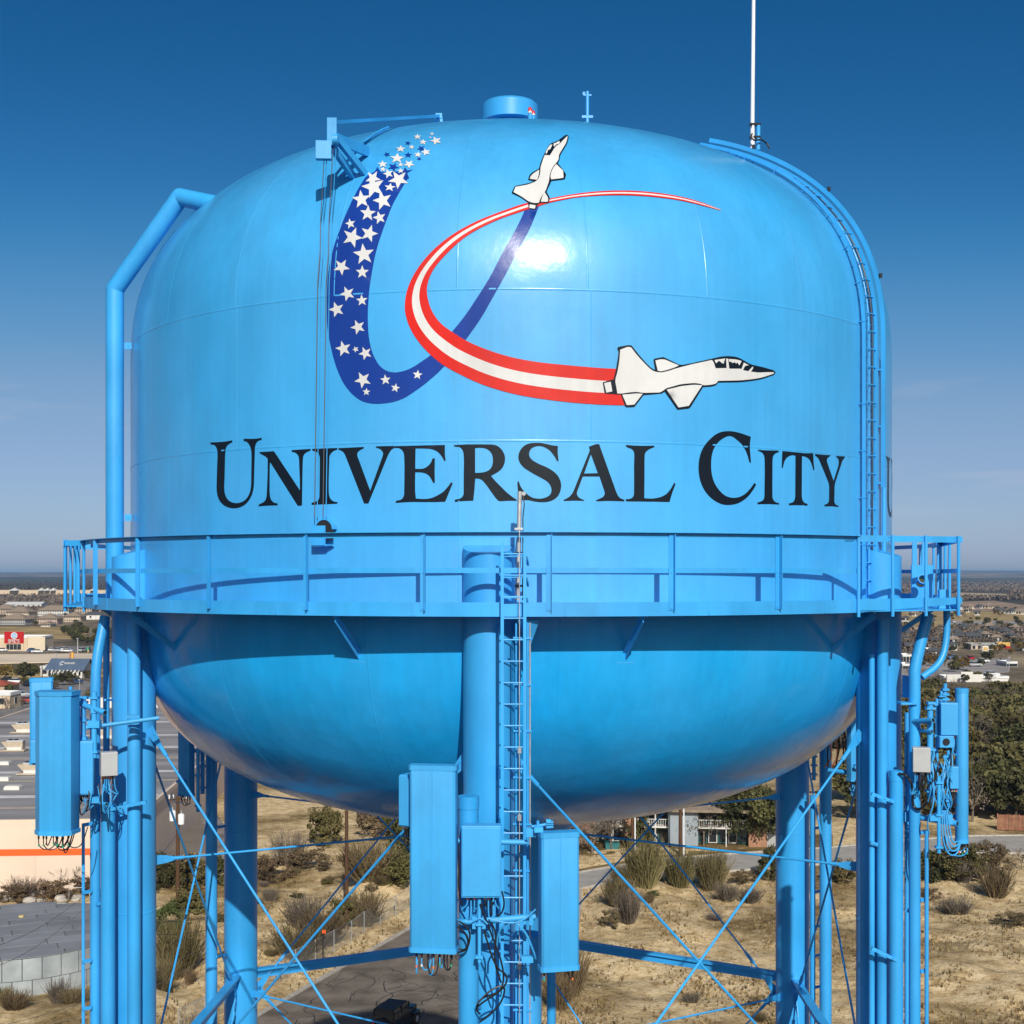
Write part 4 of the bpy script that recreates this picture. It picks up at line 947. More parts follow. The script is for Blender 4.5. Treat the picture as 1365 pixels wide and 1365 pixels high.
# right sector ------------------------------------------------
d = 22.7; panel_antenna('narrow rounded blue panel antenna at the far right of the tower', P(1282, 1122, d), px(17, d), .22, px(203, d), 0, 'round', ports=6, loops=(.1, .22), down=(-.25, 0))
gear_box('radio_unit', 'blue radio unit high beside the narrow right antenna', 'radio unit', 1254, 937, 1277, 981, 22.5, .22, -8, cables=6)
gear_box('junction_box', 'pale grey junction box on the right leg pipe', 'junction box', 1217, 997, 1240, 1030, 22.45, .2, -14, m=M_grey, cables=7)
gear_box('radio_unit', 'small blue filter box low beside the narrow right antenna', 'radio unit', 1266, 1022, 1278, 1052, 22.5, .12, 0, cables=4)
g_ = gear_box('radio_unit', 'blue box with a round black port on the right mast', 'radio unit', 1252, 981, 1272, 997, 22.5, .14, 0)
mb = MB(); p = P(1261.5, 989, 22.47); mb.cyl(p+Vector((0, -.006, 0)), p+Vector((0, .04, 0)), .058, 20); mb.build('port', M_dark, g_)
mount('pipe mount with masts on the right leg', [(P(1206, 1086, 23.2), P(1276, 1098, 22.6), .05), (P(1215, 962, 22.9), P(1244, 960, 22.4), .045), (P(1222, 973, 22.9), P(1242, 975, 22.5), .03)],
      [(1240, 936, 1062, 22.6, 8), (1249, 931, 1030, 22.7, 4.5), (1255, 921, 940, 22.7, 4.5), (1260, 911, 940, 22.7, 4.8), (1251.5, 1035, 1137, 22.45, 5.2), (1264, 1000, 1075, 22.6, 4)], plates=[(P(1241, 937, 22.6), (.13, .13, .04)), (P(1244, 1090, 22.5), (.14, .14, .09)), (P(1210, 1088, 23.1), (.14, .16, .16)), (P(1264, 1092, 22.6), (.12, .1, .16))])
rr = random.Random(9)
texts = ['blue cable', 'thin blue cable', 'doubled blue cable', 'slack blue cable', 'twisted blue cable', 'black cable', 'thin black cable', 'bowed blue cable', 'short blue cable', 'curled blue cable']
wh = ['beside the round-port box', 'under the grey box on the right leg', 'along the right mast', 'below the filter box', 'at the foot of the right mast']
k = 0
for i in range(22):
    u = 1238+rr.uniform(0, 34); v = 1000+rr.uniform(0, 45); L = rr.uniform(25, 70)
    tx = texts[i % 10]+' '+wh[(i*3+i//10) % 5]; m = M_black if 'black' in tx else M_gear
    cable(tx+(' in the tangle' if i >= 10 else ' hanging loose'), [P(u, v, 22.5), P(u+rr.uniform(-8, 8), v+L*.4, 22.4), P(u+rr.uniform(-9, 9), v+L*.8, 22.5), P(u+rr.uniform(-6, 10), v+L, 22.6)], .012, m)
for i, (a, tx) in enumerate(((0, 'outermost'), (3.5, 'second'), (7, 'third'), (10.5, 'innermost'))):
    cable(tx+' blue cable of the loop under the narrow right antenna', [P(1256+a*.6, 1080, 22.5), P(1256+a, 1118-a, 22.45), P(1264+a*.5, 1140-a*1.6, 22.45), P(1276, 1140-a*1.7, 22.5), P(1281-a*.2, 1120, 22.6)], .013, M_gear)
cable('thick black hose bowing out from the right leg', [P(1198, 1031, 22.8), P(1211, 1034, 22.7), P(1217, 1050, 22.7), P(1216, 1075, 22.8), P(1226, 1080, 22.7), P(1236, 1070, 22.6)], .022, M_black)

# back sectors, in the shade ------------------------------------------------
panel_antenna('dark shaded panel antenna behind the tank bowl at left', P(249, 1060, 30.6), px(20, 30.6), .2, px(130, 30.6), 150, ports=3)
mount('shaded pipe mast beside the back left leg', [(P(246, 1000, 30.5), P(276, 1002, 30.8), .04)], [(264, 985, 1082, 30.4, 5), (270, 985, 1058, 30.6, 6)])
panel_antenna('shaded panel antenna between the back right leg and the right leg', P(1137, 1040, 29.0), px(14, 29), .2, px(130, 29), 200, ports=3)
mount('shaded pipe mount behind the right leg', [(P(1105, 1027, 29.5), P(1141, 1031, 29.0), .05)], [(1137, 960, 1060, 29.1, 6), (1085, 1000, 1040, 30.5, 5)])
rr = random.Random(2)
for i, tx in enumerate(['red tagged cable hanging behind the right leg', 'black cable bundle behind the right leg', 'orange tagged cable behind the right leg', 'black cable behind the tank bowl at right', 'short black cable under the tank bowl at right', 'black cable against the back right leg pipe']):
    u = 1103+i*5; t = cable(tx, [P(u, 975+i*2, 29.6), P(u+rr.uniform(-5, 5), 995, 29.5), P(u+rr.uniform(-6, 6), 1012, 29.6), P(u-4, 1022, 29.8)], .016, M_label if 'red' in tx or 'orange' in tx else M_black)

# things standing on the balcony and the roof ------------------------------------------------
t = thing('whip_antenna', P(691.5, 800, 19.58), 'grey whip antenna tube standing on the front balcony before the lettering', 'antenna', 'whip antennas')
mb = MB(); mb.cyl(P(690, 800, 19.58), P(693, 655, 19.58), .033, 14); mb.build('tube', M_galv, t, 40)
for v in (705, 737, 768, 781): mb = MB(); mb.box(P(691.5, v, 19.58), (.12, .09, .03)); mb.build('clamp', M_galv if v in (705, 768) else M_black, t)
mb = MB(); q = P(698, 658, 19.56); mb.cyl(q, q+Vector((0, .05, 0)), .03, 12); mb.build('cable_gland', M_grey, t)
mb = MB(); mb.tube([P(697, 660, 19.55), P(699, 672, 19.54), P(697, 690, 19.55), P(697, 730, 19.56), P(696.5, 800, 19.56)], .008, 6); mb.build('feed_cable', M_black, t)
wb = Vector((P(1003, 187, 25.2).x, 25.2, P(1003, 189, 25.2).z))
t = thing('whip_antenna', wb, 'tall white whip antenna on the roof at right, rising out of the picture', 'antenna', 'whip antennas')
mb = MB(); mb.tube([wb-Vector((0, 0, .13)), P(1003, 165, 25.2), P(1004.5, 0, 25.2), P(1006, -90, 25.2)], [.045, .038, .034, .026], 12); mb.build('tube', M_whitefibre, t, 40)
mb = MB(); mb.cyl(P(1010.5, 200, 25.2), P(1011, 165, 25.2), .04, 12); mb.build('support_stub', M_steel, t, 40)
for v in (166, 183): mb = MB(); mb.box(P(1006.5, v, 25.2), (.20, .08, .04)); mb.cyl(P(1002, v, 25.12), P(1002, v, 25.28), .02, 8); mb.build('clamp', M_dark, t)
mb = MB(); mb.tube([P(1003, 178, 25.1), P(1000, 182, 25.08), P(1005, 187, 25.05), P(1015, 186, 25.1), P(1022, 191, 25.2), P(1026, 198, 25.2)], .018, 6); mb.build('feed_cable', M_black, t)
for u, v, s, tx in ((706.5, 157, 1.0, 'red and white beacon lamp beside the roof vent, the higher of two'), (711, 158.5, .8, 'smaller red and white beacon lamp beside the roof vent')):
    dd = TY-.9; b = Vector((P(u, v, dd).x, dd, P(u, v, dd).z)); t = thing('beacon_lamp', b-Vector((0, 0, .1)), tx, 'lamp', 'beacon lamps on the roof')
    mb = MB(); mb.cyl(b-Vector((0, 0, .15)), b+Vector((0, 0, .09*s)), .04*s, 12); mb.build('base', M_steel, t)
    mb = MB(); mb.lathe(b+Vector((0, 0, .09*s)), [(.045*s, 0), (.045*s, .03*s)], 16); mb.build('white_band', M_white, t)
    mb = MB(); mb.lathe(b+Vector((0, 0, .12*s)), [(.045*s, 0), (.042*s, .05*s), (.025*s, .085*s), (.001, .09*s)], 16); mb.build('lens', M_beacon, t, True)
# ------------------------------------------------------------------ ground, roads, hills
def ground_mat():
    m = bpy.data.materials.new('ground'); m.use_nodes = True; n = m.node_tree; L = n.links.new
    b = n.nodes['Principled BSDF']; b.inputs['Roughness'].default_value = .95; b.inputs['Specular IOR Level'].default_value = .1
    tc = n.nodes.new('ShaderNodeTexCoord')
    def noise(s, d=6, st=(1, 1, 1), rough=.55):
        mp = n.nodes.new('ShaderNodeMapping'); mp.inputs['Scale'].default_value = st; L(tc.outputs['Object'], mp.inputs[0])
        z = n.nodes.new('ShaderNodeTexNoise'); z.inputs['Scale'].default_value = s; z.inputs['Detail'].default_value = d; z.inputs['Roughness'].default_value = rough
        L(mp.outputs[0], z.inputs['Vector']); return z.outputs['Fac']
    def ramp(x, stops):
        r = n.nodes.new('ShaderNodeValToRGB'); L(x, r.inputs[0]); e = r.color_ramp.elements
        e[0].position, e[0].color = stops[0][0], (*stops[0][1], 1); e[1].position, e[1].color = stops[-1][0], (*stops[-1][1], 1)
        for p, c in stops[1:-1]: q = e.new(p); q.color = (*c, 1)
        return r.outputs[0]
    def mix(f, a, c):
        x = n.nodes.new('ShaderNodeMix'); x.data_type = 'RGBA'; L(f, x.inputs[0]); L(a, x.inputs[6]); L(c, x.inputs[7]); return x.outputs[2]
    def step(x, a, c):
        r = n.nodes.new('ShaderNodeMapRange'); r.inputs[1].default_value = a; r.inputs[2].default_value = c; L(x, r.inputs[0]); return r.outputs[0]
    sand = ramp(noise(.8, 8, rough=.7), [(.30, (.30, .185, .085)), (.42, (.56, .405, .21)), (.55, (.76, .585, .335)), (.75, (.84, .69, .45))])
    grass = ramp(noise(1.3, 9, rough=.75), [(.27, (.070, .046, .018)), (.42, (.18, .12, .050)), (.56, (.31, .22, .10)), (.75, (.46, .345, .18))])
    near = mix(step(noise(.055, 7, rough=.68), .40, .53), grass, sand)
    specks = step(noise(4.0, 5, rough=.75), .57, .66)
    near = mix(specks, near, ramp(noise(3, 2), [(.3, (.05, .04, .02)), (.7, (.10, .08, .035))]))
    far = ramp(noise(.02, 8, (1, .35, 1), .7), [(.28, (.06, .054, .034)), (.44, (.13, .105, .07)), (.54, (.23, .18, .115)), (.64, (.38, .30, .185)), (.8, (.27, .21, .13))])
    sep = n.nodes.new('ShaderNodeSeparateXYZ'); L(tc.outputs['Object'], sep.inputs[0])
    f = step(sep.outputs['Y'], 170, 330)
    f0 = n.nodes.new('ShaderNodeMapRange'); f0.inputs[1].default_value = 62; f0.inputs[2].default_value = 40; L(sep.outputs['Y'], f0.inputs[0])
    far2 = ramp(noise(.0022, 9, (1, .35, 1), .7), [(.3, (.035, .036, .027)), (.5, (.075, .064, .048)), (.62, (.11, .09, .067)), (.72, (.26, .20, .13))])
    c = mix(f, near, mix(step(sep.outputs['Y'], 700, 1300), far, far2))
    c = mix(f0.outputs[0], c, ramp(noise(.05, 7), [(.3, (.035, .034, .024)), (.7, (.085, .072, .048))]))   # unseen ground under the tower, coloured dark to cut bounced light
    L(c, b.inputs['Base Color'])
    bp = n.nodes.new('ShaderNodeBump'); bp.inputs['Strength'].default_value = .8; bp.inputs['Distance'].default_value = .25
    L(noise(2.2, 8, rough=.7), bp.inputs['Height']); L(bp.outputs[0], b.inputs['Normal'])
    return m
M_ground = ground_mat()
# distance of a point to the paved ribbons, used to keep the terrain below them
def kerb_line(a, b): return [Vector((p.x, p.y)) for p in a], [Vector((p.x, p.y)) for p in b]
L0, LD = G(350, 1352), (G(545, 1240)-G(350, 1352)).normalized(); LN = Vector((LD.y, -LD.x, 0))
ROADW = 13.0
RPX = [(632, 1365), (700, 1308), (742, 1276), (764, 1246), (771, 1212), (771, 1186), (690, 1205), (612, 1226), (602, 1212)]
RP = [L0-LD*68, L0-LD*68+LN*ROADW]+[G(*q) for q in RPX]+[G(545, 1240)+LD*9]
RPOLY = [(p.x, p.y) for p in RP]
far_px = [(590, 1192), (640, 1190), (700, 1178), (775, 1163), (823, 1155), (880, 1146), (956, 1140), (1033, 1135), (1110, 1130), (1200, 1121), (1290, 1115), (1365, 1114), (1500, 1116), (1700, 1122)]
near_px = [(585, 1226), (615, 1224), (690, 1203), (773, 1184), (823, 1174), (880, 1168), (956, 1162), (1033, 1156), (1110, 1150), (1200, 1144), (1290, 1137), (1365, 1137), (1500, 1141), (1700, 1148)]
SF, SN = [G(*q) for q in far_px], [G(*q) for q in near_px]
def in_street(x, y, m=0):
    for i in range(len(SF)-1):
        q = [SN[i], SN[i+1], SF[i+1], SF[i]]
        if even_odd(x, y, [[(p.x, p.y) for p in q]]): return True
    return False
def in_road(x, y, m=1.0):
    return any(even_odd(x+i*m, y+j*m, [RPOLY]) for i in (-1, 0, 1) for j in (-1, 0, 1))
# one terrain sheet: fine near the tower, coarse to the horizon
rg = np.random.default_rng(3)
def lattice(nx, ny, seed):
    r = np.random.default_rng(seed); return r.random((nx, ny))
def vnoise(x, y, s, seed):
    g = lattice(64, 64, seed); fx, fy = x/s, y/s; ix, iy = np.floor(fx).astype(int), np.floor(fy).astype(int); tx, ty = fx-ix, fy-iy
    tx, ty = tx*tx*(3-2*tx), ty*ty*(3-2*ty); a = g[ix % 64, iy % 64]; b = g[(ix+1) % 64, iy % 64]; c = g[ix % 64, (iy+1) % 64]; d = g[(ix+1) % 64, (iy+1) % 64]
    return (a*(1-tx)+b*tx)*(1-ty)+(c*(1-tx)+d*tx)*ty
xs = np.concatenate([-np.geomspace(16000, 70, 26), np.linspace(-64, 64, 150), np.geomspace(70, 16000, 26)])
ys = np.concatenate([-np.geomspace(4000, 20, 8), np.linspace(0, 64, 26), np.linspace(66, 152, 130), np.geomspace(156, 18000, 60)])
XX, YY = np.meshgrid(xs, ys)
fade = np.clip((64-np.abs(XX))/12, 0, 1)*np.clip((YY-60)/8, 0, 1)*np.clip((150-YY)/12, 0, 1)
ZZ = ((vnoise(XX, YY, 9, 1)-.5)*.9+(vnoise(XX, YY, 3.1, 2)-.5)*.5+(vnoise(XX, YY, 1.2, 5)-.5)*.28)
# eroded bank on the left of the road
dx, dy = XX-L0.x, YY-L0.y; aa = dx*LD.x+dy*LD.y; ss = dx*LN.x+dy*LN.y
bank = np.exp(-((ss+9)/4.5)**2)*np.clip((aa+20)/10, 0, 1)*np.clip((60-aa)/15, 0, 1)
ZZ = ZZ+bank*(1.0+2.2*(vnoise(XX, YY, 4.2, 8)-.5))
ZZ *= fade
for i in range(XX.shape[0]):
    if not 55 < ys[i] < 160: continue
    for j in range(XX.shape[1]):
        if abs(XX[i, j]) < 90:
            x, y = XX[i, j], YY[i, j]; d = Vector((x, y, 0))-L0; s = d.dot(LN); a = d.dot(LD)
            if in_road(x, y, 1.6): ZZ[i, j] = -.12
            elif -30 < a < 40 and -5 < s < 0: ZZ[i, j] *= max(0, -s-2.0)/3.0
            if in_street(x, y) or in_street(x, y+1.6) or in_street(x, y-1.6) or in_street(x+1, y) or in_street(x-1, y): ZZ[i, j] = -.12
nx, ny = len(xs), len(ys)
Vv = np.stack([XX.ravel(), YY.ravel(), ZZ.ravel()], 1)
I = np.arange(nx*ny).reshape(ny, nx)
Fq = np.stack([I[:-1, :-1].ravel(), I[:-1, 1:].ravel(), I[1:, 1:].ravel(), I[1:, :-1].ravel()], 1)
o = link('ground', big('ground', Vv, Fq, [M_ground], smooth=True)); setp(o, kind='structure')
def ground_z(x, y):
    j = int(np.clip(np.searchsorted(xs, x)-1, 0, nx-2)); i = int(np.clip(np.searchsorted(ys, y)-1, 0, ny-2))
    tx = (x-xs[j])/(xs[j+1]-xs[j]); ty = (y-ys[i])/(ys[i+1]-ys[i])
    return float((ZZ[i, j]*(1-tx)+ZZ[i, j+1]*tx)*(1-ty)+(ZZ[i+1, j]*(1-tx)+ZZ[i+1, j+1]*tx)*ty)

M_asph = mat('asphalt', (.135, .112, .088), .9, .2, var=.22, scale=.5, bump=.25, bscale=40, rgb2=(.19, .16, .128), stretch=(1, 1, 1))
M_conc = mat('concrete', (.36, .335, .30), .85, .3, var=.14, scale=.7, bump=.1)
M_kerb = mat('kerb_concrete', (.40, .37, .32), .9, .3, var=.2, scale=2)
M_crack = mat('crack_seal', (.006, .006, .006), .6)
M_lot = mat('worn_asphalt', (.165, .152, .145), .9, .2, var=.3, scale=.35, rgb2=(.22, .205, .195))
M_drygrass = mat('dry_field', (.36, .26, .115), .95, .1, var=.4, scale=.06, detail=8)
M_beige = mat('pale_concrete', (.68, .56, .41), .9, .2, var=.15, scale=.05, detail=8)
M_line = mat('road_paint', (.62, .62, .58), .8, var=.2)
M_yline = mat('road_paint_yellow', (.55, .38, .05), .8, var=.2)
def sheet(name, pts, m, z=.0, kind='structure', mb=None, under=.3):
    mb = MB(); v = [Vector((p[0], p[1], z)) for p in pts]; n = len(v)
    mb.add(v+[x-Vector((0, 0, under)) for x in v], [tuple(range(n))]+[(i, n+i, n+(i+1) % n, (i+1) % n) for i in range(n)])
    o = mb.build(name, m); setp(o, kind=kind); return o
def on_road(a, s, z=0): q = L0+LD*a+LN*s; return Vector((q.x, q.y, z))
road = sheet('road', RP, M_asph, .0)
for line, sg in (([RP[-1], RP[0]], 1), (RP[1:8], 1)):
    for p, q in zip(line, line[1:]):
        k = max(1, int((q-p).length/3)); d = (q-p).normalized(); t = Vector((d.y, -d.x, 0))*.16*sg
        for i in range(k):
            a, b = p+(q-p)*i/k, p+(q-p)*(i+.995)/k; mb = MB()
            mb.box((a+b)/2+t+Vector((0, 0, .015)), ((b-a).length, .30, .23), math.atan2(d.y, d.x)); mb.build('kerbstone', M_kerb, road)
rr = random.Random(11)                       # tar-sealed cracks, thin strips on the surface
for i in range(90):
    a, s = rr.uniform(-8, 22), rr.uniform(.6, ROADW-1.5); w = rr.uniform(.018, .034); p = (a, s); mb = MB(); ang = rr.choice([0, 0, 1.5, .4, -.3])+rr.uniform(-.3, .3)
    for k in range(rr.randint(4, 9)):
        ang += rr.uniform(-.8, .8); L = rr.uniform(.35, .8); q = (p[0]+math.cos(ang)*L, min(ROADW-.3, max(.3, p[1]+math.sin(ang)*L)))
        A, B = on_road(*p, .004), on_road(*q, .004); d = (B-A).normalized(); t = Vector((-d.y, d.x, 0))*w; mb.add([A-t, B-t, B+t, A+t], [(0, 1, 2, 3)]); p = q
    mb.build('sealed_crack', M_crack, road)
mb = MB(); v = [Vector((p.x, p.y, -.004)) for p in SN]+[Vector((p.x, p.y, -.004)) for p in SF]; n = len(SN)
mb.add(v, [(i, i+1, n+i+1, n+i) for i in range(n-1)]); street = mb.build('street', M_conc); setp(street, kind='structure')
for E_, sg in ((SF, 1), (SN, -1)):
    if sg < 0: E_ = E_[2:]
    for p, q in zip(E_, E_[1:]):
        k = max(1, int((q-p).length/3.2))
        for i in range(k):
            a, b = p+(q-p)*i/k, p+(q-p)*(i+.995)/k; mb = MB(); d = (b-a).normalized(); t = Vector((-d.y, d.x, 0))*sg*.14
            mb.box((a+b)/2+t+Vector((0, 0, .012)), ((b-a).length, .26, .23), math.atan2(d.y, d.x)); mb.build('kerbstone', M_kerb, street)
# bigger flat pieces of the town, each a sheet a little over the ground
def patch(name, pxs, m, z): return sheet(name, [G(u, v) for u, v in pxs], m, z)
patch('parking_lot', [(-330, 1185), (150, 1168), (262, 1176), (330, 1145), (262, 1046), (250, 960), (236, 935), (150, 925), (-300, 925)], M_lot, .03)
patch('service_road', [(196, 1165), (300, 1160), (262, 1080), (246, 985), (236, 945), (205, 945)], mat('lot_brown', (.185, .155, .125), .9, var=.2, scale=.2), .05)
patch('field', [(-300, 856), (110, 851), (118, 844), (104, 836), (-300, 834)], M_drygrass, .15)
patch('highway', [(-320, 891), (135, 882), (200, 880), (200, 871), (-320, 875)], M_beige, .2)
patch('verge', [(-300, 905), (140, 902), (140, 892), (-300, 896)], M_drygrass, .1)
patch('parking_lot', [(-200, 873), (140, 868), (140, 861), (-200, 866)], M_lot, .12)
patch('parking_lot', [(-120, 940), (40, 936), (110, 925), (140, 914), (100, 905), (-120, 908)], mat('lot_grey', (.20, .19, .18), .9, var=.25, scale=.2), .08)
patch('field', [(1190, 845), (1500, 842), (1500, 820), (1262, 814), (1190, 816)], M_drygrass, .12)
patch('road', [(1265, 832), (1500, 834), (1500, 829), (1262, 828)], mat('road_grey', (.30, .28, .26), .9, var=.15, scale=.1), .3)
patch('field', [(1255, 816), (1400, 812), (1325, 801), (1262, 803)], mat('field_red', (.30, .20, .12), .95, var=.3, scale=.02), .2)
patch('sand_pit', [(1268, 796), (1345, 794.6), (1340, 792), (1275, 790.2)], mat('sand_pit', (.50, .36, .22), .95, var=.2, scale=.01), .4)
patch('parking_lot', [(1255, 902), (1345, 896), (1345, 878), (1262, 880)], mat('lot_pale', (.30, .27, .25), .9, var=.2, scale=.1), .12)
patch('parking_lot', [(1200, 905), (1260, 900), (1258, 880), (1200, 885)], mat('lot_pale', (.3, .27, .25), .9), .14)
patch('sand_patch', [(1282, 1016), (1345, 1014), (1340, 1001), (1282, 998)], mat('pale_caliche', (.42, .38, .34), .95, var=.2, scale=.3), .05)
patch('lawn', [(560, 1182), (640, 1186), (700, 1174), (775, 1160), (823, 1151), (880, 1143), (956, 1137), (1110, 1128), (1110, 1112), (800, 1118), (560, 1150)], mat('lawn_dry', (.17, .12, .05), .95, .1, var=.45, scale=.5, detail=8, bump=.4, bscale=5), .02)

# far hills closing the horizon, as terrain strips with real height
def ridge(name, d, u0, u1, prof_px, m, n=220, seed=1, depth=900):
    r = np.random.default_rng(seed); mb = MB(); u = np.linspace(u0, u1, n); ph = r.uniform(0, 6, 6)
    for i, x in enumerate(u):
        t = sum(math.sin((x/90.0)*(1.7**k)+ph[k])*(.55**k) for k in range(6))*.5
        v = np.interp(x, [q[0] for q in prof_px], [q[1] for q in prof_px])+t*.7
        top = max(3.0, H-(v-CV)/F*d); X = (x-CX)/F*d
        mb.v += [(X, d-depth, -2), (X, d-depth*.35, top*.62), (X, d, top), (X, d+depth, -2)]
    for i in range(n-1):
        for k in range(3): a = i*4+k; mb.f.append((a, a+4, a+5, a+1)); mb.m.append(0)
    o = mb.build(name, m, None, True); setp(o, kind='structure'); return o
M_hill = mat('hill_scrub', (.045, .050, .034), .95, .1, var=.5, scale=.004, detail=9, rgb2=(.075, .068, .045))
M_hill2 = mat('hill_tan', (.07, .065, .05), .95, .1, var=.5, scale=.003, detail=9, rgb2=(.20, .155, .10))
ridge('hills', 5600, -1500, 2900, [(-1500, 768), (0, 769), (110, 768), (400, 770), (900, 769), (1260, 769.5), (1365, 770), (2900, 768)], M_hill, seed=3)
ridge('hills', 9500, -1500, 2900, [(-1500, 764), (0, 764.5), (60, 763.2), (110, 765), (300, 764), (900, 765), (1180, 764), (1300, 762.5), (1365, 763), (2900, 763)], M_hill2, seed=5, depth=1500)
ridge('hills', 14500, -1800, 3200, [(-1800, 762), (0, 762.5), (400, 762), (1000, 762), (1300, 760.8), (1400, 761), (3200, 761)], M_hill, seed=8, depth=1500)
# ------------------------------------------------------------------ buildings
M_glass = mat('window_glass', (.02, .025, .03), .08, .6, var=.3)
M_frame = mat('window_frame', (.50, .48, .45), .5, var=.06)
WALLS = {'cream': mat('wall_cream', (.56, .44, .30), .85, var=.08, scale=.5), 'white': mat('wall_white', (.62, .60, .56), .8, var=.08, scale=.4), 'tan': mat('wall_tan', (.40, .30, .20), .85, var=.1, scale=.5),
         'brick': mat('wall_brick', (.33, .175, .105), .9, var=.25, scale=6), 'grey': mat('wall_grey', (.34, .34, .33), .85, var=.1, scale=.4), 'pink': mat('wall_pink', (.52, .36, .28), .85, var=.1, scale=.4), 'paleblue': mat('wall_blue', (.27, .31, .34), .8, var=.1, scale=.4)}
ROOFS = {'brown': mat('shingle_brown', (.24, .185, .135), .9, var=.25, scale=1.2), 'grey': mat('shingle_grey', (.30, .30, .29), .9, var=.2, scale=1.2), 'dark': mat('shingle_dark', (.065, .068, .075), .9, var=.25, scale=1.2),
         'red': mat('roof_red', (.33, .075, .04), .7, var=.15, scale=1), 'slate': mat('roof_blue', (.085, .125, .19), .6, var=.12, scale=.6), 'white': mat('roof_white', (.62, .62, .61), .7, var=.1, scale=.3)}
def building(name, loc, rz, w, d, h, wall, roof, label, cat, group=None, kind='gable', pitch=.45, over=.5, wins=(0, 0), win_size=(1.1, 1.3), storeys=1, door=True, chimney=False):
    t = thing(name, loc, label, cat, group, rz); L = Vector(loc); z0 = L.z
    def put(mb, nm, m, par=t, **k): mb.v = [tuple(L+Vector(q)) for q in mb.v]; return mb.build(nm, m, par, **k)
    mb = MB(); mb.box((0, 0, h/2-.5), (w, d, h+1)); wl = put(mb, 'wall', WALLS[wall])
    mb = MB(); e = over
    if kind == 'flat':
        for s in ((0, -d/2, w, .3), (0, d/2, w, .3), (-w/2, 0, .3, d), (w/2, 0, .3, d)): mb.box((s[0], s[1], h+.25), (s[2]+.02, s[3]+.02, .7))
        mb.box((0, 0, h+.03), (w-.2, d-.2, .06))
    else:
        rh = min(w, d)/2*pitch; W, D = w/2+e, d/2+e
        if kind == 'gable':
            v = [(-W, -D, h-.15), (W, -D, h-.15), (W, 0, h+rh), (-W, 0, h+rh), (-W, D, h-.15), (W, D, h-.15)]
            v += [(x, y, z-.16) for x, y, z in v]
            mb.add(v, [(0, 1, 2, 3), (3, 2, 5, 4), (6, 9, 8, 7), (9, 10, 11, 8), (0, 6, 7, 1), (4, 5, 11, 10), (0, 3, 9, 6), (3, 4, 10, 9), (1, 7, 8, 2), (2, 8, 11, 5)])
            mb2 = MB(); k = w/2-.01
            for x in (-k, k): mb2.add([(x, -d/2, h-.05), (x, d/2, h-.05), (x, 0, h+rh*d/2/(d/2+e)-.1)], [(0, 1, 2)])
            put(mb2, 'gable', WALLS[wall])
        else:
            k = max(.1, W-D) if W > D else 0; j = 0 if W > D else D-W
            v = [(-W, -D, h-.15), (W, -D, h-.15), (W, D, h-.15), (-W, D, h-.15), (-k, -j, h+rh), (k, -j, h+rh), (k, j, h+rh), (-k, j, h+rh)]
            mb.add(v, [(0, 1, 5, 4), (1, 2, 6, 5), (2, 3, 7, 6), (3, 0, 4, 7), (4, 5, 6, 7), (3, 2, 1, 0)])
    rf = put(mb, 'roof', ROOFS[roof])
    if chimney: mb = MB(); mb.box((w*.25, d*.1, h+rh*.8), (.9, .8, rh*1.1)); put(mb, 'chimney', WALLS['brick'], rf)
    sh_ = h/storeys
    if wins[0]:
        for s in range(storeys):
            for i in range(wins[0]):
                x = -w/2+w*(i+.5)/wins[0]; z = s*sh_+sh_*.55
                if door and s == 0 and i == wins[0]//2:
                    mb = MB(); mb.box((x, -d/2-.03, 1.05), (1.0, .08, 2.1)); put(mb, 'door', M_frame); continue
                mb = MB(); mb.box((x, -d/2-.03, z), (win_size[0]+.2, .08, win_size[1]+.2)); f_ = put(mb, 'window', M_frame)
                mb = MB(); mb.box((x, -d/2-.075, z), (win_size[0], .03, win_size[1])); put(mb, 'pane', M_glass, f_)
    if wins[1]:
        for sx in (-1, 1):
            for s in range(storeys):
                for i in range(wins[1]):
                    y = -d/2+d*(i+.5)/wins[1]; z = s*sh_+sh_*.55
                    mb = MB(); mb.box((sx*(w/2+.03), y, z), (.08, win_size[0]+.2, win_size[1]+.2)); f_ = put(mb, 'window', M_frame)
                    mb = MB(); mb.box((sx*(w/2+.075), y, z), (.03, win_size[0], win_size[1])); put(mb, 'pane', M_glass, f_)
    t['_h'] = h; return t

# --- home improvement store at left: pale wall, orange stripe, roof with plant on it
c0, c1 = G(-420, 1192), G(176, 1184)
ax = (c1-c0).normalized(); ay = Vector((-ax.y, ax.x, 0)); HS = 6.3; DEP = 112.0
M_hd = mat('store_wall', (.66, .53, .42), .85, var=.05, scale=.3); M_or = mat('store_orange', (.80, .105, .008), .6, var=.05)
M_mem = mat('roof_membrane', (.195, .185, .185), .8, .3, var=.28, scale=.06, detail=8, rgb2=(.29, .28, .28), stretch=(.5, 3, 1))
store = thing('store', c0, 'long pale store with an orange wall stripe and grey flat roof, lower left', 'store', None, math.atan2(ax.y, ax.x)); WL = (c1-c0).length
def SL(x, y, z): return c0+Vector((x, y, z))      # coordinates in the store's own frame
mb = MB(); mb.box(SL(WL/2, DEP/2, HS/2-.8), (WL, DEP, HS+1.55)); mb.build('wall', M_hd, store)
for i in range(int(WL/9)+1):
    mb = MB(); x = WL-9*i; mb.box(SL(x-4.5, -.02, HS/2), (8.94, .04, HS-.1)); mb.build('wall_panel', M_hd, store)
mb = MB(); mb.box(SL(WL/2, -.06, 3.55), (WL+.05, .05, .62)); mb.build('stripe', M_or, store)
mb = MB()
